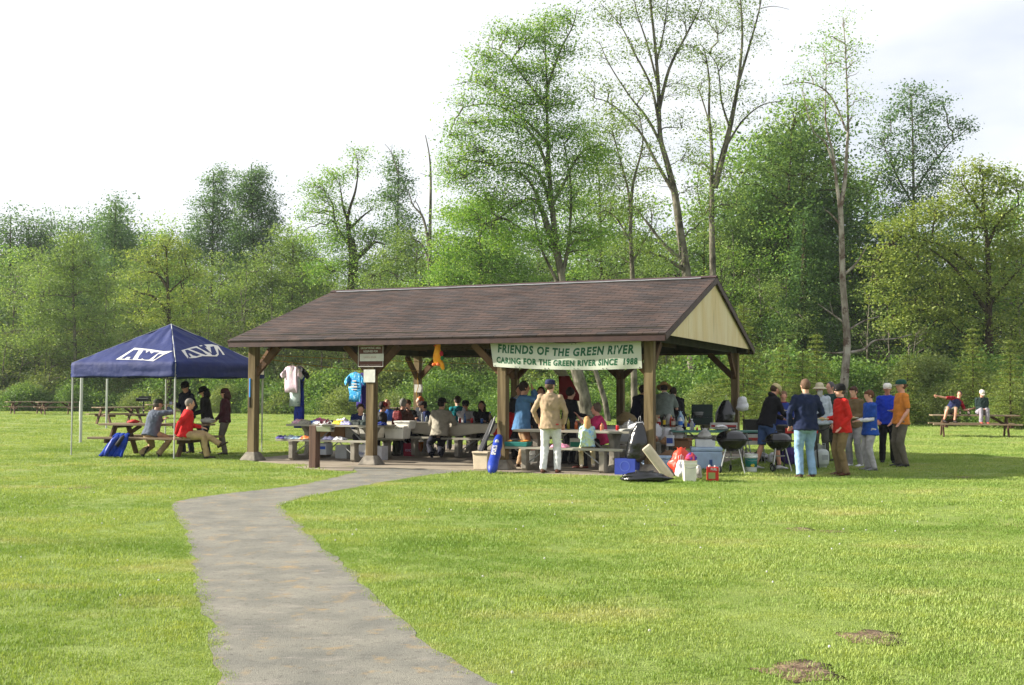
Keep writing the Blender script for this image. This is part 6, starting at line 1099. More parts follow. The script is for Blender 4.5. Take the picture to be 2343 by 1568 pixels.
# hanging shirts
def hung(label, P, w_, h_, cols, rz, sleeve=.16, group=None, scale=6., name='hanging_shirt'):
    m = tiedye('cloth '+str(cols), [srgb(*c) for c in cols], scale); t = thing(name, label, 'shirt', tuple(P), rz, group); out = [(.07, 0), (w_/2, -.05), (w_/2+sleeve, -.05-sleeve*1.25), (w_/2+sleeve*.55, -.10-sleeve*1.55), (w_/2-.01, -.22), (w_/2, -h_), (-w_/2, -h_), (-w_/2+.01, -.22), (-w_/2-sleeve*.55, -.10-sleeve*1.55), (-w_/2-sleeve, -.05-sleeve*1.25), (-w_/2, -.05), (-.07, 0), (0, -.035)]
    import bmesh
    bm = bmesh.new(); f = bm.faces.new([bm.verts.new((x, 0, z)) for x, z in out]); bmesh.ops.triangulate(bm, faces=[f]); bmesh.ops.subdivide_edges(bm, edges=bm.edges[:], cuts=3, use_grid_fill=True)
    for v in bm.verts: v.co.y += .03*mnoise.noise(Vector((v.co.x*9, v.co.z*1.5, P[0])))+.02*math.sin(v.co.x*30+v.co.z*2)
    me = bpy.data.meshes.new('shirt_cloth'); bm.to_mesh(me); bm.free(); me.materials.append(m); me.polygons.foreach_set('use_smooth', [True]*len(me.polygons)); ob = link('shirt_cloth', me, t); s_ = ob.modifiers.new('s', 'SOLIDIFY'); s_.thickness = .02
    mb = MB(); mb.tube([(-.17, 0, -.035), (0, 0, .03), (.17, 0, -.035)], .006, 6); mb.tube([(0, 0, .03), (0, 0, .07), (.02, 0, .085), (.03, 0, .07)], .004, 6); mb.build('hanger', M_twood, t); return t
def onrope(u): return RA.lerp(RB, u)-Vector((0, 0, .10*4*u*(1-u)+.08))
def u_of(px): return min(((abs((RA.lerp(RB, u).x/RA.lerp(RB, u).y*F_PX+1171)-px)), u) for u in np.linspace(0, 1, 400))[1]
a1, a2 = onrope(u_of(669)), onrope(u_of(816)); rzr = math.atan2((RB-RA).y, (RB-RA).x)
hung('pale pink tee shirt hanging in front on the yellow rope', a1+Vector((.0, -.10, 0)), .34, .62, ((238, 222, 234), (226, 200, 220), (244, 240, 242)), -.35, .12)
hung('black long shirt hanging behind the pale pink one', a1+Vector((.14, .06, 0)), .34, .52, ((20, 20, 30), (30, 32, 48), (16, 16, 22)), -.5, .14); hung('pale teal striped shirt hanging below the pink one', a1+Vector((.06, -.02, -.06)), .30, .88, ((150, 180, 186), (200, 214, 214), (110, 140, 150)), -.4, .10)
hung('deep blue long garment hanging lowest on the rope', a1+Vector((.15, .04, -.15)), .26, 1.30, ((20, 40, 130), (24, 50, 160), (14, 28, 100)), -.5, .06)
hung('bright blue tie-dyed tee shirt hanging left of the brown sign', a2+Vector((-.02, -.05, 0)), .38, .76, ((20, 110, 190), (30, 160, 220), (180, 220, 240)), -.5, .16, scale=9); hung('dark purple shirt hanging behind the blue tie-dyed one', a2+Vector((.14, .05, -.02)), .32, .92, ((40, 30, 110), (60, 40, 140), (30, 24, 80)), -.5, .10)
tt_ = [o for o in bpy.data.objects if o.get('label', '').startswith('bright blue tie-dyed tee')][0]; mb = MB()
for z_, w_, h_ in ((-.22, .12, .05), (-.30, .16, .05), (-.37, .20, .06), (-.44, .18, .03)): mb.box((rng.uniform(-.01, .01), -.045, z_), (w_, .01, h_*.7))
mb.build('shirt_print', M_paint, tt_, bevel=.004)
# orange bird figure hanging from the eave
q = onS(1001, 781, -.10); t = thing('hanging_bird_figure', 'orange yellow inflatable bird hanging from the shelter eave', 'bird figure', tuple(q), -STH); M_or = mat('orange plush', srgb(236, 150, 24), .7, scale=8, col2=srgb(244, 176, 40), bump=.01, bscale=40)
mb = MB(); mb.lathe([(.02, -.02), (.055, -.04), (.065, -.09), (.06, -.14), (.075, -.20), (.095, -.28), (.10, -.36), (.085, -.44), (.04, -.49), (.01, -.50)], n=18, sy=.8); mb.build('body', M_or, t, smooth=True)
mb = MB(); mb.tube([(.03, .02, -.40), (.09, .03, -.50), (.12, .03, -.58)], [.06, .05, .03], 10); mb.build('tail', M_or, t, smooth=True); mb = MB(); mb.ell((.10, -.02, -.26), (.035, .05, .06), 10, 6); mb.build('wing', gmat((180, 30, 50), .7), t, smooth=True); mb = MB(); mb.ell((.115, -.02, -.35), (.03, .05, .05), 10, 6); mb.build('wing', gmat((30, 110, 60), .7), t, smooth=True)
for s_ in (-1, 1): mb = MB(); mb.ell((s_*.05-.01, -.05, -.48), (.035, .05, .035), 10, 6); mb.build('foot', gmat((240, 120, 60), .7), t, smooth=True)
mb = MB(); mb.tube([(-.02, -.07, -.09), (-.03, -.12, -.10)], [.018, .003], 8); mb.build('beak', gmat((220, 70, 30), .6), t)
# white and red windsock hanging behind the people
q = onS(1272, 838, 5.2); t = thing('windsock', 'white and dark red cloth windsock hanging inside the shelter', 'windsock', tuple(q), .2); mb = MB(); mb.loft([[(q2[0]+w_*math.cos(a), .10*math.sin(a), q2[1]) for a in [2*math.pi*j/16 for j in range(16)]] for q2, w_ in (((-.05, .12), .10), ((.02, 0), .17), ((.12, -.15), .16), ((.2, -.25), .14))]); mb.build('white_section', gmat((190, 184, 172), .8), t, smooth=True); mb = MB(); mb.loft([[(q2[0]+w_*math.cos(a), .10*math.sin(a), q2[1]) for a in [2*math.pi*j/16 for j in range(16)]] for q2, w_ in (((.20, -.24), .14), ((.26, -.45), .19), ((.33, -.70), .26), ((.36, -.86), .24))]); mb.build('red_section', gmat((130, 22, 26), .8), t, smooth=True); mb = MB(); mb.tube([(-.05, 0, .12), (-.05, 0, PH-q.z+.05)], .005, 5); mb.build('cord', M_rope, t)
# blue gadget strip on the front left post, wooden sign plate
t = thing('wet_suit_strap', 'narrow bright blue and black strap hanging on the front left post', 'strap', tuple(onS(575.5, 900, -.10)), -STH); mb = MB(); mb.box((-.05, 0, .12), (.035, .02, .42)); mb.build('blue_band', gmat((40, 130, 210), .5), t, bevel=.006); mb = MB(); mb.box((-.05, 0, -.20), (.04, .024, .22)); mb.build('black_band', M_blackm, t, bevel=.006)
# carton of soft drinks under the middle of the shelter
for l, px, B, c in (('red and blue drinks carton on the slab behind the sign post', 942, 3.0, (150, 30, 60)), ('orange drinks carton on the slab beside the red one', 961, 3.6, (220, 130, 30))): carton('drinks_carton', l, gz(px, B, SZ), (.30 if px < 950 else .16, .24, .30), c, text='PUNCH' if px < 950 else None, tcol=(220, 200, 230))
# a few litter papers under the shelter edge
bag('paper_wrapper', 'crumpled pale wrapper on the grass by the front right footing', G(1512, 1096), (.08, .06, .03), M_wbag, cat='wrapper')

bag('plastic_bag', 'white knotted bag on the slab behind the front right post', S(-.18, .75, SZ), (.16, .13, .15), M_wbag, tip=.4); bag('plastic_bag', 'clear crumpled bag hanging over the bottle table bench', S(.05, 2.35, .55), (.15, .12, .14), M_cbag, tip=.4)
bag('snack_packet', 'red and white crumpled packet on the slab left of the shopping bag', G(1545, 1082), (.10, .08, .06), tiedye('red white wrapper', [srgb(190, 40, 40), srgb(226, 224, 220), srgb(60, 40, 40)], 8), cat='packet')
bag('plastic_bag', 'white plastic bag on the bench end of the bottle table', S(.42, 2.75, .47), (.15, .12, .16), M_wbag, tip=.4); carton('cardboard_box', 'white and blue carton standing behind the front right post', S(.12, 1.9, .45), (.14, .10, .22), (214, 216, 222), band=((50, 80, 160), .5, .5))
bag('plastic_bag', 'small white bag with red lettering print on the lawn by the denim shorts', (gx(1768, 24.2), 24.2, 0), (.15, .12, .12), M_wbag, tip=.4)
# ================================================================ people
def ik(a, b, l1, l2, hint):
    d = b-a; L = min(d.length, (l1+l2)*.995); u = d.normalized(); b2 = a+u*L; x = (l1*l1-l2*l2+L*L)/(2*L); hgt = math.sqrt(max(0, l1*l1-x*x)); h = Vector(hint); h = h-u*h.dot(u)
    if h.length < 1e-4: h = Vector((0, -1, 0))
    return a+u*x+h.normalized()*hgt, b2
def skinmat(c): return mat('skin %d %d %d' % c, srgb(*c), .55, var=.08, scale=12, spec=.3)
M_eye = mat('dark eyes', srgb(30, 24, 20), .3); M_lip = mat('lips', srgb(150, 84, 76), .5)
def cmat(c, rough=.85, bump=.003): return mat('clothing %d %d %d' % tuple(c), srgb(*c), rough, var=.14, scale=9, bump=bump, bscale=60, spec=.2)
JOBS = []      # (raw object, target name, parent, material list, voxel, folds, extra MB)
def raw(mb, name, parent, mats, voxel, folds=0., extra=None):
    me = bpy.data.meshes.new('raw'); me.from_pydata(mb.v, [], mb.f)
    import bmesh
    bm = bmesh.new(); bm.from_mesh(me); bmesh.ops.recalc_face_normals(bm, faces=bm.faces); bm.to_mesh(me); bm.free()
    o = bpy.data.objects.new('raw', me); COL.objects.link(o); m = o.modifiers.new('r', 'REMESH'); m.mode = 'VOXEL'; m.voxel_size = voxel; m.use_smooth_shade = True; s_ = o.modifiers.new('s', 'SMOOTH'); s_.iterations = 3; s_.factor = .5
    JOBS.append((o, name, parent, mats, folds, extra))
def flush():
    dg = bpy.context.evaluated_depsgraph_get()
    for o, name, parent, mats, folds, extra in JOBS:
        me = bpy.data.meshes.new_from_object(o.evaluated_get(dg)); me.name = name
        n = len(me.vertices)
        if folds:
            co = np.empty(n*3, np.float32); me.vertices.foreach_get('co', co); co = co.reshape(-1, 3); no_ = np.empty(n*3, np.float32); me.vertices.foreach_get('normal', no_); no_ = no_.reshape(-1, 3); sd_ = float(rng.uniform(0, 50))
            d = np.array([mnoise.noise(Vector((p[0]*8+sd_, p[1]*8, p[2]*3)))*1.1+(.5-abs(mnoise.noise(Vector((p[0]*9, p[1]*9+sd_, p[2]*13+p[0]*6)))))*1.6-.5+mnoise.noise(Vector((p[0]*22, p[1]*22+sd_, p[2]*14)))*.5 for p in co]); co += no_*(d*folds)[:, None].astype(np.float32); me.vertices.foreach_set('co', co.ravel())
        if extra is not None and extra.v:
            import bmesh
            bm = bmesh.new(); bm.from_mesh(me); vs = [bm.verts.new(v) for v in extra.v]
            for f, mi in zip(extra.f, extra.m):
                fc_ = bm.faces.new([vs[i] for i in f]); fc_.material_index = mi; fc_.smooth = True
            bm.to_mesh(me); bm.free()
        me.materials.clear()
        for m in mats: me.materials.append(m)
        me.update(); ob = link(name, me, parent); old = o.data; bpy.data.objects.remove(o); bpy.data.meshes.remove(old)
    JOBS.clear()
def person(label, x, y, yaw, h=1.76, pose='stand', z0=0., seat=.465, lean=3, side=0, twist=0, turn=0, nod=5, RH=None, LH=None, RF=None, LF_=None, fat=1., skin=(206, 160, 136), top=(60, 60, 70), sleeve='long', hem=0., hood=False, bottoms=(90, 84, 70), legs='long', shoe=(50, 44, 40), hair=(70, 54, 42), hairstyle='short', hat=None, hatcol=(40, 40, 50), brimcol=None, back_cap=False, under=None, vest=None, beard=None, collar=None, group=None, topmat=None, elbow=None, wide=1., khint=None):
    s = h/1.78; t = thing('person', label, 'person', (x, y, z0), R(yaw), group); X = Vector((math.cos(R(twist)), math.sin(R(twist)), 0)); sit = pose == 'sit'
    hip = Vector((0, 0, (seat+.10*s) if sit else .94*s)); sd = Vector((math.sin(R(side)), math.sin(R(lean))*math.cos(R(side)), math.cos(R(lean))*math.cos(R(side)))).normalized(); X = (X-sd*X.dot(sd)).normalized(); Fw = sd.cross(X); Fw = Fw if Fw.y*math.cos(R(twist)) > -.2 or True else -Fw
    P = lambda t_, a=0., b=0.: hip+sd*t_*s+X*a*s+Fw*b*s
    neck = P(.53); up = (sd*.6+Vector((0, 0, .4))).normalized(); hc = neck+up*.155*s+Fw*.02*s
    H = (Matrix.Rotation(R(twist+turn), 3, 'Z') @ Matrix.Rotation(-R(nod), 3, 'X')); hp = lambda a, b, c: hc+H@Vector((a*s, b*s, c*s))
    shR, shL = P(.465, .18*wide), P(.465, -.18*wide)
    dR, dL = Vector((.25, .06, .86))*s, Vector((-.25, .06, .86))*s
    if sit: dR, dL = Vector((.16*s, .34*s, hip.z+.08)), Vector((-.16*s, .34*s, hip.z+.08))
    RHp = Vector(RH)*s if RH else dR; LHp = Vector(LH)*s if LH else dL
    eh = elbow or ((.25, -.7, -.5)); eR, RHp = ik(shR, RHp, .29*s, .27*s, eh); eL, LHp = ik(shL, LHp, .29*s, .27*s, (-eh[0], eh[1], eh[2]))
    hjR, hjL = hip+Vector((.092, 0, -.02))*s, hip+Vector((-.092, 0, -.02))*s; fz = .085*s
    if sit: fR, fL = Vector(RF or (.12, .44, fz/s))*s, Vector(LF_ or (-.12, .40, fz/s))*s; kh = khint or (0, .5, 1)
    else: fR, fL = Vector(RF or (.12, .02, fz/s))*s, Vector(LF_ or (-.12, -.02, fz/s))*s; kh = khint or (0, 1, .1)
    kR, fR = ik(hjR, fR, .435*s, .42*s, kh); kL, fL = ik(hjL, fL, .435*s, .42*s, kh)
    def ringset(mb, spec):
        mb.loft([[c+X*rx*s*math.cos(a)+Fw*ry*s*math.sin(a)*(1. if math.sin(a) < 0 else bf) for a in [2*math.pi*j/20 for j in range(20)]] for c, rx, ry, bf in spec])
    # ---- body
    mb = MB(); f = fat
    ringset(mb, [(P(-.10), .08*f, .06*f, 1), (P(-.03), .130*f, .085*f, 1), (P(.1), .128*f, .085*f, 1), (P(.22), .115*f, .08*f, 1), (P(.36), .135*f, .09*f, 1), (P(.44), .140*wide, .080, 1), (P(.50), .085, .062, 1), (P(.55), .056, .060, 1)])
    mb.tube([P(.49), P(.56), hc+H@Vector((0, -.01*s, -.06*s))], [.065*s, .056*s, .054*s], 12)
    mb.ell(hp(0, -.005, .02), (.077*s, .096*s, .098*s), 18, 12, M=H); mb.ell(hp(0, .018, -.045), (.060*s, .070*s, .070*s), 14, 10, M=H); mb.ell(hp(0, .062, -.095), (.028*s, .026*s, .022*s), 10, 8, M=H)
    mb.tube([hp(0, .085, .015), hp(0, .108, -.022), hp(0, .094, -.034)], [.011*s, .016*s, .012*s], 8); mb.ell(hp(0, .086, .028), (.048*s, .012*s, .010*s), 10, 6, M=H)
    for a in (-1, 1): mb.ell(hp(a*.080, -.005, -.005), (.010*s, .020*s, .032*s), 8, 8, M=H)
    def limb(p, q, r_, r0, r1, r2, r3): m1 = p.lerp(q, .35); m2 = q.lerp(r_, .3); mb.tube([p, m1, q, m2, r_], [r0*s, (r0*1.0)*s, r1*s, (r1*1.06)*s, r2*s], 12)
    for p, q, r_ in ((shR, eR, RHp), (shL, eL, LHp)): limb(p-(p-P(.44))*.12, q, r_, .040, .036, .026, 0)
    for p, q, r_ in ((hjR, kR, fR), (hjL, kL, fL)): limb(p, q, r_, .072, .052, .036, 0)
    ex = MB()
    for a, el_, hd in ((1, eR, RHp), (-1, eL, LHp)):
        d = (hd-el_).normalized(); sdv = X if abs(d.dot(X)) < .8 else Vector((0, 0, 1)); sdv = (sdv-d*sdv.dot(d)).normalized(); nn_ = d.cross(sdv); M3 = Matrix((sdv, nn_, d)).transposed(); pc = hd+d*.045*s; mb.ell(pc, (.036*s, .017*s, .050*s), 12, 8, M=M3)
        curl = nn_*(-a if abs(d.z) > .6 else 1)*.4
        if curl.y < 0 and abs(d.z) > .6: curl = -curl
        for k in range(4):
            o_ = (k-1.5)*.019*s; L_ = (.060, .068, .065, .050)[k]*s; b0 = hd+d*.082*s+sdv*o_; ex.tube([b0-d*.02*s, b0+d*L_*.45+curl*L_*.25, b0+d*L_*.78+curl*L_*.75], [.0095*s, .0088*s, .007*s], 6, 0)
        b0 = hd+d*.03*s+sdv*(.034*s)*(-a); ex.tube([b0, b0+d*.035*s+sdv*(-a)*.022*s, b0+d*.062*s+sdv*(-a)*.02*s+curl*.02*s], [.012*s, .011*s, .008*s], 6, 0)
    for a in (-1, 1): ex.ell(hp(a*.030, .0915, .010), (.012*s, .007*s, .0065*s), 8, 6, 1, M=H); ex.ell(hp(a*.032, .0955, .031), (.018*s, .007*s, .0045*s), 8, 5, 1, M=H)
    ex.ell(hp(0, .0865, -.062), (.023*s, .009*s, .007*s), 8, 5, 2, M=H)
    raw(mb, 'body', t, [skinmat(skin), M_eye, M_lip], .0125*max(s, .8), 0, ex)
    # ---- top
    mb = MB(); g_ = .020; hm = -.10-hem
    if sit: hm = max(hm, -.075)
    for q_ in (shR, shL): mb.ell(q_-(q_-P(.465))*.10+sd*.004, (.078*s, .078*s, .070*s), 14, 10)
    ringset(mb, [(P(hm), .186*f+g_*.5+hem*.25, .146*f+g_*.4+hem*.25, 1.02), (P(hm+.02), .190*f+g_+hem*.25, .148*f+g_+hem*.25, 1.02), (P(-.02), .178*f+g_, .136*f+g_, 1.03), (P(.06), .168*f+g_, .125*f+g_, 1.08*f**.5), (P(.22), .156*f+g_, .118*f+g_, 1.08*f**.5), (P(.36), .172*f+g_, .122*f+g_, 1), (P(.455), .178*wide+g_, .104+g_, 1), (P(.51), .135+g_, .084+g_, 1), (P(.545), .070+g_*.7, .066+g_*.7, 1)])
    for p, q, r_ in ((shR, eR, RHp), (shL, eL, LHp)):
        if sleeve == 'long': mb.tube([p-(p-P(.465))*.15, p.lerp(q, .4), q, q.lerp(r_, .35), q.lerp(r_, .97)], [.070*s, .066*s*f**.3, .056*s, .052*s, .040*s], 12)
        elif sleeve == 'short': mb.tube([p-(p-P(.465))*.15, p.lerp(q, .45), p.lerp(q, .85)], [.070*s, .066*s, .062*s], 12)
        else: mb.tube([p-(p-P(.465))*.3, p.lerp(q, .12)], [.066*s, .062*s], 12)
    if under:
        ub = MB()
        for p, q, r_ in ((shR, eR, RHp), (shL, eL, LHp)): ub.tube([p.lerp(q, .7), q, q.lerp(r_, .4), q.lerp(r_, .96)], [.050*s, .052*s, .047*s, .036*s], 12)
        raw(ub, 'long_sleeves', t, [cmat(under)], .013, .008)
    if hood: mb.tube([P(.53, .085, .03), P(.565, .075, -.05), P(.575, 0, -.095), P(.565, -.075, -.05), P(.53, -.085, .03)], [.022*s, .040*s, .050*s, .040*s, .022*s], 10)
    tm = topmat or cmat(top); raw(mb, 'shirt' if sleeve != 'long' else ('hoodie' if hood else 'jacket'), t, [tm], .0155*max(s, .8), .011)
    if vest:
        mb = MB(); ringset(mb, [(P(-.06), .190*f+g_, .146*f+g_, 1), (P(.08), .184*f+g_, .140*f+g_, 1.06), (P(.22), .176*f+g_, .134*f+g_, 1.06), (P(.36), .184*f+g_, .136*f+g_, 1), (P(.46), .160*wide+g_, .118+g_, 1), (P(.52), .10+g_, .088+g_, 1)]); raw(mb, 'vest', t, [cmat(vest)], .0155*max(s, .8), .010)
    if collar: mb = MB(); mb.tube([P(.545, .07*math.cos(a), .065*math.sin(a)) for a in np.linspace(0, 2*math.pi, 13)], .017*s, 6); mb.build('collar', cmat(collar), t, smooth=True)
    # ---- bottoms
    mb = MB(); ph = hip+(sd*.4+Vector((0, 0, .6))).normalized()*.10*s
    if sit: mb.ell(hip+Vector((0, .02, -.0))*s, ((.170*s*f), .14*s*f, .105*s), 16, 10); mb.tube([hip, ph], [.14*s*f, .125*s*f], 16)
    else: mb.loft([[c+Vector((rx*s*math.cos(a), ry*s*math.sin(a), 0)) for a in [2*math.pi*j/20 for j in range(20)]] for c, rx, ry in ((hip+Vector((0, 0, -.14*s)), .12*f, .095*f), (hip+Vector((0, -.01, -.08*s)), .168*f, .128*f), (hip+Vector((0, -.005, -.02*s)), .160*f, .120*f), (hip+Vector((0, 0, .05*s))+sd*.01, .135*f, .10*f))])
    for p, q, r_ in ((hjR, kR, fR), (hjL, kL, fL)):
        if legs == 'long': mb.tube([p, p.lerp(q, .45), q, q.lerp(r_, .45), r_+(q-r_).normalized()*-.01*s, r_+(r_-q).normalized()*.035*s], [.108*s*f, .098*s, .078*s, .074*s, .068*s, .070*s], 14)
        else: mb.tube([p, p.lerp(q, .5), p.lerp(q, 1.0)], [.108*s*f, .102*s, .088*s], 14)
    raw(mb, 'trousers' if legs == 'long' else 'shorts', t, [cmat(bottoms)], .0155*max(s, .8), .0085)
    # ---- shoes
    for ft_, kn in ((fR, kR), (fL, kL)):
        fd = Vector((0, 1, 0)); sh_ = (ft_-kn).normalized()
        if sit: fd = Vector((sh_.x*.2, 1, 0))-sh_*sh_.y*.5; fd = fd.normalized()
        if abs(sh_.z) < .75 or ft_.z > .3*s and not sit: fd = (Vector((0, 0, 1))-sh_*sh_.z*1.); fd = (fd+Vector((0, .8, 0))).normalized()
        sx = Vector((0, 0, 1)).cross(fd).normalized() if abs(fd.z) < .95 else Vector((1, 0, 0)); uz = fd.cross(sx); uz = uz if uz.z > 0 else -uz; b0 = ft_-uz*.045*s; mb = MB(); rings = []
        for u, w_, hh in ((-.075, .030, .055), (-.06, .038, .075), (0, .042, .085), (.06, .046, .062), (.12, .050, .042), (.165, .044, .034), (.19, .022, .024)):
            rings.append([b0+fd*u*s+sx*w_*s*math.cos(a)+uz*((hh*s*.5)*(1+math.sin(a))-.040*s) for a in [2*math.pi*j/12 for j in range(12)]])
        mb.loft(rings); so_ = mb.build('shoe', cmat(shoe, .6, .001), t, smooth=True)
    # ---- hair and hats
    hm_ = cmat(hair, .75, .006)
    if hairstyle != 'bald':
        mb = MB(); mb.ell(hp(0, -.030 if hat else -.020, .004 if hat else .026), ((.083*s, .088*s, .085*s) if hat else (.086*s, .098*s, .106*s)), 24, 16, M=H, bumpy=.05, seed=x)
        if hairstyle == 'curly': mb.ell(hp(0, -.032, .03), (.098*s, .102*s, .112*s), 24, 16, M=H, bumpy=.18, seed=x)
        if hairstyle in ('long', 'mid'):
            L_ = .30 if hairstyle == 'long' else .15; mb.tube([hp(0, -.04, .03), hp(0, -.055, -.06), hp(0, -.05, -.06)+Vector((0, -.02, -L_*.5))*s, hp(0, -.05, -.06)+Vector((0, -.02, -L_))*s], [.098*s, .100*s, .102*s, .045*s], 14, flat=1.)
        if hairstyle == 'fringe': mb.ell(hp(0, .035, .062), (.075*s, .062*s, .045*s), 14, 8, M=H, bumpy=.1)
        mb.build('hair', hm_, t, smooth=True)
    else:
        mb = MB(); mb.ell(hp(0, -.030, -.005), (.082*s, .085*s, .062*s), 18, 10, M=H, bumpy=.08); mb.build('hair', hm_, t, smooth=True)
    if beard: mb = MB(); mb.ell(hp(0, .060, -.085), (.058*s, .045*s, .060*s if beard[1] == 0 else .10*s), 14, 10, M=H, bumpy=.2); mb.build('beard', cmat(beard[0], .9), t, smooth=True)
    if hat:
        hcm = cmat(hatcol, .8); mb = MB(); Q = lambda pts: [hp(*p) for p in pts]
        def dome(rx, ry, hh, z_, low=0.): mb.loft([[hp(rx*k*math.cos(a), -.006+ry*k*math.sin(a), z_+dz) for a in [2*math.pi*j/22 for j in range(22)]] for k, dz in ((.97, -low), (1.0, 0), (.99, hh*.35), (.90, hh*.65), (.68, hh*.88), (.35, hh*.98), (.02, hh))])
        if hat == 'cap':
            dome(.094, .112, .088, .040, .012); cp_ = mb.build('cap', hcm, t, smooth=True); mb = MB(); g2 = -1 if back_cap else 1; n = 12
            o1 = [(math.cos(a)*.080, g2*(.045+.13*math.sin(a)), .036-.018*abs(math.cos(a))-.012*math.sin(a)) for a in np.linspace(0, math.pi, n)]
            mb.loft([Q([(p[0], p[1], p[2]+.005) for p in o1]), Q([(p[0], p[1], p[2]-.002) for p in o1])]); mb.build('peak', cmat(brimcol or hatcol, .8), cp_)
        elif hat == 'beanie': dome(.096, .114, .110, .030, .03); mb.build('beanie', hcm, t, smooth=True)
        else:
            dome(.092, .110, .095, .050, .01); ht_ = mb.build('hat', hcm, t, smooth=True); mb = MB(); n = 24; bw = .062 if hat == 'bucket' else .078; dr = .035 if hat == 'bucket' else .012
            mb.loft([[hp(rx*math.cos(a), -.004+rx*1.15*math.sin(a), z_) for a in [2*math.pi*j/n for j in range(n)]] for rx, z_ in ((.088, .052), (.092+bw*.5, .046-dr*.4), (.092+bw, .040-dr), (.092+bw, .035-dr), (.088, .044))]); mb.build('brim', cmat(brimcol or hatcol, .8), ht_, smooth=True)
    return t
def world_of(t, v): return Matrix.Translation(t.location) @ Matrix.Rotation(t.rotation_euler.z, 4, 'Z') @ Vector(v)
def plate(label, t, v, col=(236, 236, 232), food=(190, 140, 90)):
    p = world_of(t, v); o = thing('paper_plate', label, 'plate', tuple(p)); mb = MB(); mb.lathe([(.002, 0), (.075, .002), (.118, .018), (.12, .022), (.075, .007), (.002, .005)], n=24); mb.build('plate_rim', gmat(col, .6), o, smooth=True)
    mb = MB(); mb.ell((.0, .0, .02), (.06, .045, .022), 12, 6, bumpy=.3); mb.build('food', gmat(food, .7), o, smooth=True); return o
PX = lambda px, Y: (gx(px, Y), Y)
def gB(px, B, A=None): q = onS(px, 900, B); return q.x, q.y
# -- under the blue canopy
BK = (34, 34, 38)
p = person('person in grey blue fleece and dark green cap seated under the canopy filming', *PX(347, 25.42), -38, 1.80, 'sit', seat=.465, lean=16, nod=5, turn=-10, RH=(.16, .34, 1.14), LH=(-.1, .40, .86), RF=(.16, .12, .1), LF_=(-.14, -.12, .12), fat=1.12, top=(84, 92, 108), bottoms=(164, 142, 108), shoe=(44, 40, 40), hair=(90, 84, 78), hat='cap', hatcol=(48, 54, 44))
q = world_of(p, (.17, .42, 1.26)); t = thing('camera', 'small silver camera held up by the person in grey fleece', 'camera', tuple(q), R(-38)); mb = MB(); mb.box((0, 0, 0), (.10, .03, .06)); mb.build('camera_body', gmat((150, 160, 190), .4), t, bevel=.006); mb = MB(); mb.tube([(0, .01, 0), (0, .045, 0)], .018, 12); mb.build('lens', M_blackm, t)
person('grey haired person in red jacket with crossed legs at the canopy table', *PX(424, 25.15), -82, 1.80, 'sit', seat=.465, lean=9, twist=10, turn=0, nod=8, RH=(.22, -.16, .54), LH=(-.04, .38, .70), RF=(.10, .52, .085), LF_=(.06, .78, .34), fat=1.08, top=(196, 30, 34), bottoms=(168, 146, 108), shoe=(60, 50, 44), hair=(124, 118, 112), khint=(0, .3, 1))
p = person('person in dark navy hoodie standing behind the canopy table with hands up', *PX(432, 27.3), 150, 1.80, lean=8, nod=22, RH=(.08, .36, 1.22), LH=(-.24, .22, .98), top=(30, 34, 58), hood=True, bottoms=(40, 44, 60), hair=(30, 26, 26), hat='beanie', hatcol=(26, 26, 32))
person('person in black hoodie and bucket hat standing under the canopy', *PX(476, 27.1), 112, 1.68, lean=8, nod=20, RH=(.1, .36, 1.05), LH=(-.12, .36, 1.02), top=(26, 26, 30), hood=True, bottoms=(40, 40, 52), hair=(30, 26, 26), hairstyle='mid', hat='bucket', hatcol=(28, 28, 30))
person('person in maroon hoodie and grey trousers standing at the canopy\'s right', *PX(517, 26.7), 96, 1.63, lean=0, nod=4, RH=(.16, .22, .92), LH=(-.16, .22, .92), top=(60, 24, 34), hood=True, bottoms=(104, 98, 92), hair=(60, 34, 34), hairstyle='mid', hat='beanie', hatcol=(64, 32, 38), skin=(210, 160, 138))
# -- seated and standing inside the shelter
person('person in navy shirt leaning over the back of the shirt table', *gB(824, 2.15), 190, 1.74, 'sit', lean=32, nod=28, RH=(.1, .48, .84), LH=(-.2, .44, .84), top=(28, 44, 92), bottoms=(50, 52, 60), hair=(60, 48, 40))
person('person in red cap and dark vest seated behind the sign post', *gB(868, 2.75), -88, 1.64, 'sit', lean=8, nod=10, top=(62, 60, 58), vest=(40, 40, 40), bottoms=(50, 54, 40), hair=(36, 28, 26), hairstyle='curly', hat='cap', hatcol=(150, 40, 48), skin=(190, 140, 118))
p = person('grey haired person in brown shirt wearing a red backpack seen from behind', *gB(918, 2.98), -18, 1.80, 'sit', lean=10, turn=-5, nod=6, RH=(.2, .42, .86), LH=(-.15, .42, .86), fat=1.15, top=(84, 56, 48), sleeve='short', bottoms=(34, 38, 60), shoe=(60, 60, 66), hair=(130, 128, 124), skin=(190, 140, 118))
q = world_of(p, (-.03, -.17, .82)); t = thing('backpack', 'dark red backpack worn by the grey haired person', 'backpack', tuple(q), R(-18)); mb = MB(); mb.box((0, 0, .06), (.28, .15, .40), taper=.75); mb.build('pack_body', gmat((128, 20, 30), .6, bump=.01), t, bevel=.05); mb = MB(); mb.ell((0, -.07, -.02), (.11, .05, .11), 14, 8); mb.build('front_pocket', gmat((112, 18, 28), .6), t, smooth=True)
for a in (-1, 1): mb = MB(); mb.tube([(a*.10+.06, .03, .24), (a*.12+.06, .14, .34), (a*.13+.06, .30, .24)], .018, 8); mb.build('shoulder_strap', gmat((60, 50, 52), .7), t)
person('bald person in blue shirt behind the backpack wearer', *gB(889, 4.3), 165, 1.74, 'sit', lean=8, nod=10, top=(60, 100, 180), sleeve='short', bottoms=(60, 60, 66), hair=(170, 160, 150), hairstyle='bald')
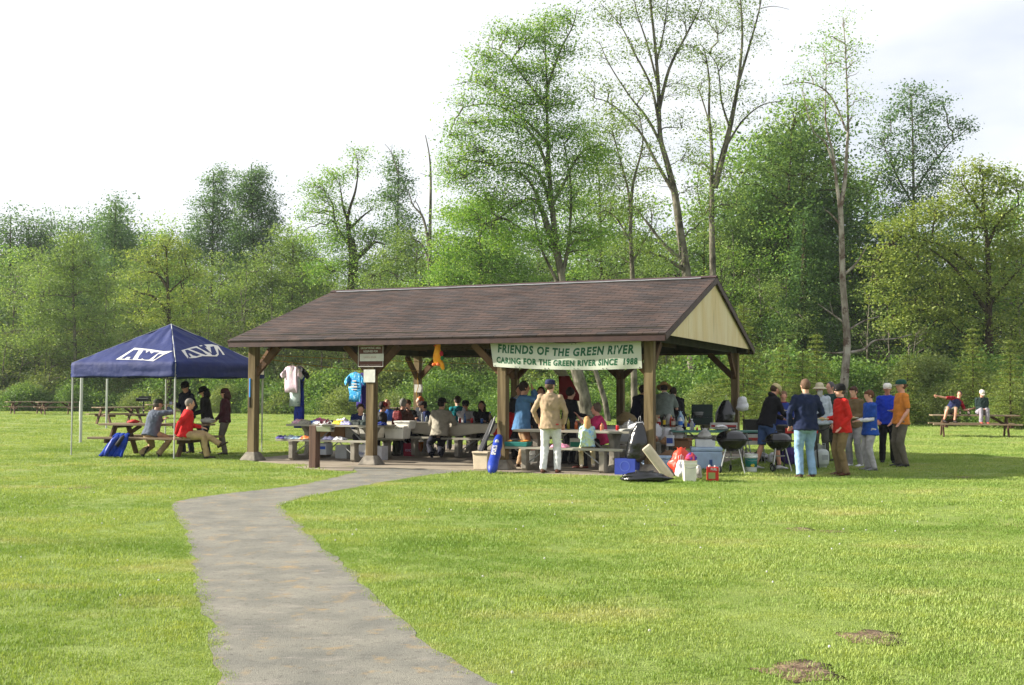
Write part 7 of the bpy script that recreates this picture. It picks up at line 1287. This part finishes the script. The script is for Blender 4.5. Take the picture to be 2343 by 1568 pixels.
person('brown haired youth in black jacket facing the backpack wearer', *gB(939, 4.3), 158, 1.74, 'sit', lean=12, nod=12, RH=(.12, .4, .86), LH=(-.2, .4, .84), top=(24, 24, 28), bottoms=(40, 40, 46), hair=(84, 58, 40), hairstyle='fringe', skin=(216, 170, 146))
person('red haired youth in dark top looking left at the rear table', *gB(964, 5.3), 118, 1.78, 'sit', seat=.50, lean=2, nod=4, top=(30, 34, 42), bottoms=(44, 44, 50), hair=(196, 104, 48), hairstyle='short', skin=(238, 196, 170))
person('dark haired person with grey goatee and navy top looking left', *gB(988, 4.2), 100, 1.72, 'sit', lean=20, nod=6, RH=(.16, .40, .86), LH=(-.16, .42, .88), top=(28, 38, 80), bottoms=(40, 40, 46), hair=(36, 30, 28), hat='cap', hatcol=(34, 28, 28), beard=((150, 140, 130), 0))
p = person('person in light grey shirt and black hat sitting with back to the camera', *gB(1007, 2.80), -12, 1.84, 'sit', lean=12, turn=-25, nod=4, RH=(.22, .42, .88), LH=(-.2, .42, .88), RF=(.05, -.10, .12), LF_=(-.18, -.08, .10), fat=1.16, top=(158, 152, 138), bottoms=(30, 32, 44), shoe=(24, 24, 26), hair=(40, 34, 30), hat='brim', hatcol=(24, 24, 26), wide=1.06)
person('dark haired person in teal shirt at the rear table facing away', *gB(1049, 5.55), 20, 1.84, 'sit', seat=.50, lean=8, nod=5, top=(20, 118, 126), sleeve='short', bottoms=(50, 50, 56), hair=(64, 52, 46))
person('youth in white long sleeved shirt and black cap with hand at mouth', *gB(1066, 4.18), 178, 1.74, 'sit', lean=14, nod=14, RH=(.03, .20, 1.18), LH=(-.14, .36, .86), top=(196, 194, 200), bottoms=(40, 40, 44), hair=(30, 26, 26), hat='cap', hatcol=(22, 22, 26), elbow=(.6, -.1, -.9), skin=(200, 150, 126))
person('dark haired person in black with a hand to the mouth', *gB(1104, 4.18), 172, 1.72, 'sit', lean=14, nod=14, RH=(.02, .20, 1.17), LH=(-.12, .36, .86), top=(22, 22, 26), bottoms=(30, 30, 34), hair=(50, 34, 28), hairstyle='mid', elbow=(.6, -.1, -.9), skin=(180, 132, 110))
person('person in red sweater partly hidden by the shelter post', *gB(1150, 2.82), -62, 1.84, 'sit', lean=26, nod=12, RH=(.30, .42, .66), LH=(-.1, .5, .86), fat=1.2, top=(176, 24, 26), bottoms=(46, 40, 40), hair=(70, 60, 52), hat='cap', hatcol=(206, 200, 190))
t = thing('clipboard', 'white papers on a blue clipboard behind the shelter post', 'clipboard', tuple(onS(1190, 912, 2.2)), -.3); mb = MB(); mb.box((0, 0, 0), (.26, .18, .012), Euler((R(20), R(18), 0))); mb.build('board', gmat((60, 80, 150), .6), t); mb = MB(); mb.box((-.01, -.005, .012), (.22, .16, .006), Euler((R(20), R(18), 0))); mb.build('sheet', M_white, t)
person('person in blue denim shirt and tan trousers covering the face with a hand', *PX(1194, 22.55), -78, 1.78, z0=SZ, lean=4, nod=10, RH=(.08, .22, 1.60), LH=(-.10, .24, 1.58), fat=1.1, top=(72, 110, 150), hem=.10, bottoms=(158, 132, 102), shoe=(60, 44, 34), hair=(44, 34, 30), hairstyle='curly', elbow=(.5, .5, -1), skin=(196, 146, 122))
person('person with dark reddish hair standing behind the khaki fleece', *gB(1238, 2.1), 170, 1.68, z0=SZ, lean=2, nod=8, top=(40, 38, 46), bottoms=(34, 34, 40), hair=(56, 28, 24), hairstyle='mid', skin=(180, 130, 110))
person('person in black standing behind the denim shirted one at the shelter post', *gB(1188, 3.0), 175, 1.72, z0=SZ, top=(22, 22, 26), bottoms=(26, 26, 30), hair=(30, 26, 26), skin=(180, 130, 110))
kp = person('person in khaki fleece, white trousers and navy cap, back to the camera', *PX(1259, 21.05), -14, 1.82, z0=SZ, lean=-2, turn=-28, nod=2, RH=(.23, .12, .90), LH=(-.24, .10, .92), fat=1.04, top=(166, 144, 118), hem=.02, bottoms=(214, 214, 216), shoe=(96, 58, 44), hair=(92, 74, 58), hat='cap', hatcol=(36, 40, 72), collar=(176, 156, 130), elbow=(.9, -.5, -.3), RF=(.13, .03, .085), LF_=(-.13, -.03, .085), wide=1.05)
mb = MB(); mb.box((.165, -.13, .93), (.05, .012, .025), Euler((0, 0, .5))); mb.build('pocket_badge', gmat((180, 30, 40), .6), kp)
person('curly haired person in long black coat standing behind the near table', *gB(1299, 1.95), -60, 1.66, z0=SZ, lean=6, nod=12, RH=(.14, .42, 1.10), LH=(-.2, .36, 1.0), top=(22, 24, 30), hem=.10, fat=1.1, bottoms=(26, 28, 34), hair=(44, 34, 30), hairstyle='curly')
gp = person('small blonde girl in blue tie-dyed hoodie sitting with her back to the camera', *gB(1343, -.10), 2, 1.20, 'sit', seat=.475, lean=6, nod=6, RH=(.18, .42, 1.0), LH=(-.1, .4, 1.0), RF=(.20, .20, .26), LF_=(-.14, .22, .24), topmat=tiedye('pastel tie dye', [srgb(110, 160, 220), srgb(170, 200, 214), srgb(190, 208, 150), srgb(90, 130, 210)], 9), hood=True, bottoms=(206, 194, 160), shoe=(214, 206, 196), hair=(190, 150, 100), hairstyle='long', skin=(224, 180, 156), fat=1.1)
person('grey haired person in pink top raising both hands at the near table', *gB(1376, 1.22), 98, 1.68, 'sit', seat=.475, lean=10, nod=4, RH=(.10, .50, 1.12), LH=(-.16, .46, .98), fat=1.16, top=(196, 52, 104), sleeve='short', bottoms=(34, 34, 40), shoe=(110, 60, 56), hair=(104, 88, 78), hairstyle='curly', skin=(210, 150, 130))
person('dark haired person in navy coat bending over the back table at left', *gB(1456, 5.35), -35, 1.82, z0=SZ, lean=30, nod=28, RH=(.15, .55, 1.02), LH=(-.15, .55, 1.02), top=(26, 32, 54), hem=.08, bottoms=(30, 36, 66), hair=(44, 28, 26), hairstyle='curly')
person('person in black bending beside the front right post', *gB(1480, 5.2), -20, 1.74, z0=SZ, lean=28, nod=28, RH=(.15, .55, 1.0), LH=(-.15, .55, 1.0), top=(24, 26, 32), bottoms=(30, 30, 36), hair=(34, 28, 26))
pp_ = person('person in grey green tee shirt and straw hat bending over the bottle table', *gB(1520, 4.85), -6, 1.90, z0=SZ, lean=32, nod=24, RH=(.26, .52, 1.0), LH=(-.15, .55, 1.02), fat=1.12, top=(122, 132, 124), sleeve='short', bottoms=(62, 64, 56), hair=(50, 40, 34), hat='brim', hatcol=(170, 132, 86), wide=1.06)
person('person in black sweater bending at the right of the straw hat', *gB(1552, 5.25), 12, 1.80, z0=SZ, lean=34, nod=26, RH=(.15, .55, 1.0), LH=(-.15, .55, 1.0), top=(26, 26, 30), bottoms=(30, 30, 34), hair=(60, 48, 42))
mb = MB(); mb.poly([ (-.04+x, -.01, 1.47+z) for x, z in ((0, 0), (.10, 0), (.16, -.06), (.09, -.10), (.02, -.08))], .006, (0, -1, 0)); o_ = mb.build('shirt_print', M_paint, pp_); o_.rotation_euler = (R(-30), 0, 0); o_.location = (0, -.50, .27)
# -- around the grills
p = person('person in black hoodie, denim shorts and tan cap tending the kettle grill', *PX(1752, 22.3), -72, 1.80, lean=18, nod=42, RH=(.12, .52, 1.02), LH=(-.06, .44, 1.0), fat=1.06, top=(20, 20, 26), hood=True, bottoms=(62, 84, 128), legs='shorts', shoe=(196, 194, 196), hair=(64, 48, 38), hat='cap', hatcol=(186, 170, 130), RF=(.16, .20, .085), LF_=(-.14, -.16, .085), skin=(206, 152, 130))
q = world_of(p, (.12, .62, 1.0)); t = thing('spatula', 'black handled metal spatula in the grill tender\'s hand', 'spatula', tuple(q), R(-72)); mb = MB(); mb.tube([(0, -.03, .02), (0, .16, -.02)], .009, 6); mb.build('handle', M_blackm, t); mb = MB(); mb.box((0, .23, -.035), (.07, .12, .006)); mb.build('blade', M_steel, t)
p = person('person in blue jacket with maroon sleeves standing behind the grill', *PX(1790, 23.7), 175, 1.62, lean=8, nod=24, RH=(.10, .34, 1.16), LH=(-.20, .30, .96), fat=1.08, top=(44, 60, 130), hem=.05, bottoms=(28, 60, 66), hair=(120, 90, 70), shoe=(40, 60, 110), skin=(206, 150, 128), collar=(120, 30, 50)); plate('plate of food held by the person in the blue and maroon jacket', p, (.08, .44, 1.16))
person('person in navy jacket and pale blue jeans, back to the camera by the grill', *PX(1842, 20.2), 4, 1.84, lean=0, nod=10, turn=8, RH=(.20, .24, 1.04), LH=(-.26, .10, .92), fat=1.14, top=(26, 36, 66), bottoms=(136, 166, 200), shoe=(72, 52, 44), hair=(96, 74, 60), collar=(120, 116, 110), wide=1.08, elbow=(.6, -.6, -.4))
person('white bearded person in pale bucket hat facing the camera', *PX(1874, 24.2), 172, 1.79, lean=0, nod=0, fat=1.05, top=(180, 190, 200), bottoms=(84, 84, 78), hair=(190, 186, 180), hat='bucket', hatcol=(196, 186, 160), beard=((200, 198, 194), 1), skin=(200, 150, 128))
person('grey haired person in long green and navy coat facing left', *PX(1900, 25.1), 118, 1.83, lean=0, nod=5, top=(40, 66, 62), hem=.16, fat=1.1, bottoms=(58, 60, 50), hair=(92, 88, 92), skin=(210, 156, 134))
p = person('person in red jacket and black beanie holding a plate', *PX(1925, 20.8), 96, 1.75, lean=2, nod=4, RH=(.10, .26, 1.08), LH=(-.17, .10, .92), fat=1.06, top=(196, 40, 34), hem=.03, bottoms=(128, 108, 78), shoe=(90, 54, 42), hair=(90, 80, 74), hat='beanie', hatcol=(20, 20, 22), collar=(30, 30, 34), skin=(226, 176, 154)); plate('white plate held out by the person in the red jacket', p, (.06, .37, 1.05))
p = person('youth in olive pullover and grey sweatpants with orange letters', *PX(1954, 23.2), 128, 1.72, lean=2, nod=4, RH=(.05, .24, 1.08), LH=(-.08, .24, 1.06), top=(112, 94, 68), bottoms=(146, 144, 146), shoe=(216, 216, 220), hair=(76, 52, 42), hairstyle='fringe', collar=(190, 80, 60), skin=(214, 164, 140))
for k, ch in enumerate('TTENNA'): put_text(p, ch, .085, (-.115+.004*k, .105-.008*abs(k-2), .78-.10*k), (-1, 0, 0), (0, 0, 1), gmat((204, 84, 50), .7), bold=.004, name='leg_lettering')
p = person('boy in royal blue tee over white sleeves with grey sweatpants', *PX(1989, 22.1), 94, 1.64, lean=0, nod=6, RH=(.06, .27, 1.08), LH=(-.08, .27, 1.08), sleeve='short', under=(214, 214, 220), hem=.08, top=(34, 74, 160), bottoms=(172, 170, 174), shoe=(120, 120, 126), hair=(98, 64, 44), hairstyle='fringe', skin=(220, 168, 142)); plate('plate of food held by the boy in the blue tee', p, (0, .36, 1.04))
sh2 = MB()
p2 = person('person in bright blue pullover, black trousers and white cap facing the camera', *PX(2029, 24.4), 162, 1.80, lean=0, nod=6, RH=(.20, .16, .92), LH=(-.12, .38, 1.14), fat=1.04, top=(26, 56, 176), bottoms=(26, 26, 30), shoe=(30, 30, 34), hair=(110, 90, 76), hat='cap', hatcol=(226, 222, 214), skin=(204, 140, 118)); plate('plate of meat held by the person in the bright blue pullover', p2, (-.10, .48, 1.15), food=(180, 60, 50))
person('person in orange tee shirt, grey cargo trousers and green cap', *PX(2060, 23.2), 94, 1.87, lean=-2, nod=4, RH=(.22, .10, .90), LH=(-.23, .12, .90), fat=1.02, top=(206, 128, 54), sleeve='short', bottoms=(104, 98, 86), shoe=(52, 50, 50), hair=(90, 60, 44), hat='cap', hatcol=(28, 74, 66), brimcol=(180, 170, 160), skin=(216, 160, 136))
# -- on the far right table
person('person in maroon shirt and navy vest sitting on the far table reaching sideways', *PX(2172, 38.55), 184, 1.78, 'sit', seat=.77, lean=10, side=-28, nod=8, turn=-35, RH=(.55, .12, 1.42), LH=(-.72, .18, .98), RF=(.36, .30, .60), LF_=(.05, .42, .58), top=(140, 24, 36), vest=(40, 46, 84), sleeve='short', bottoms=(112, 112, 96), legs='shorts', shoe=(54, 48, 48), hair=(70, 52, 46), skin=(220, 160, 136), elbow=(.1, 0, -1))
person('person in dark green sweater and white cap sitting on the far table', *PX(2243, 38.25), 172, 1.72, 'sit', seat=.77, lean=10, nod=30, RH=(.06, .32, 1.02), LH=(-.08, .32, 1.02), RF=(.12, .40, .58), LF_=(-.10, .38, .58), fat=1.12, top=(36, 52, 50), bottoms=(150, 144, 156), shoe=(170, 90, 80), hair=(120, 110, 100), hat='cap', hatcol=(214, 206, 194), skin=(210, 150, 130))
for l, px, h_ in (('brown bottle on the far table beside the person in maroon', 2194, .20), ('brown bottle held on the far table between the two people', 2214, .2)): bottle(l, (gx(px, 38.2), 38.2, .768), h_, .034, (70, 36, 24), (200, 196, 190), (190, 170, 160))
bag('snack_packet', 'yellow snack packet on the far table', (gx(2184, 38.3), 38.3, .768), (.10, .06, .04), gmat((210, 180, 60), .5), cat='packet')
flush()
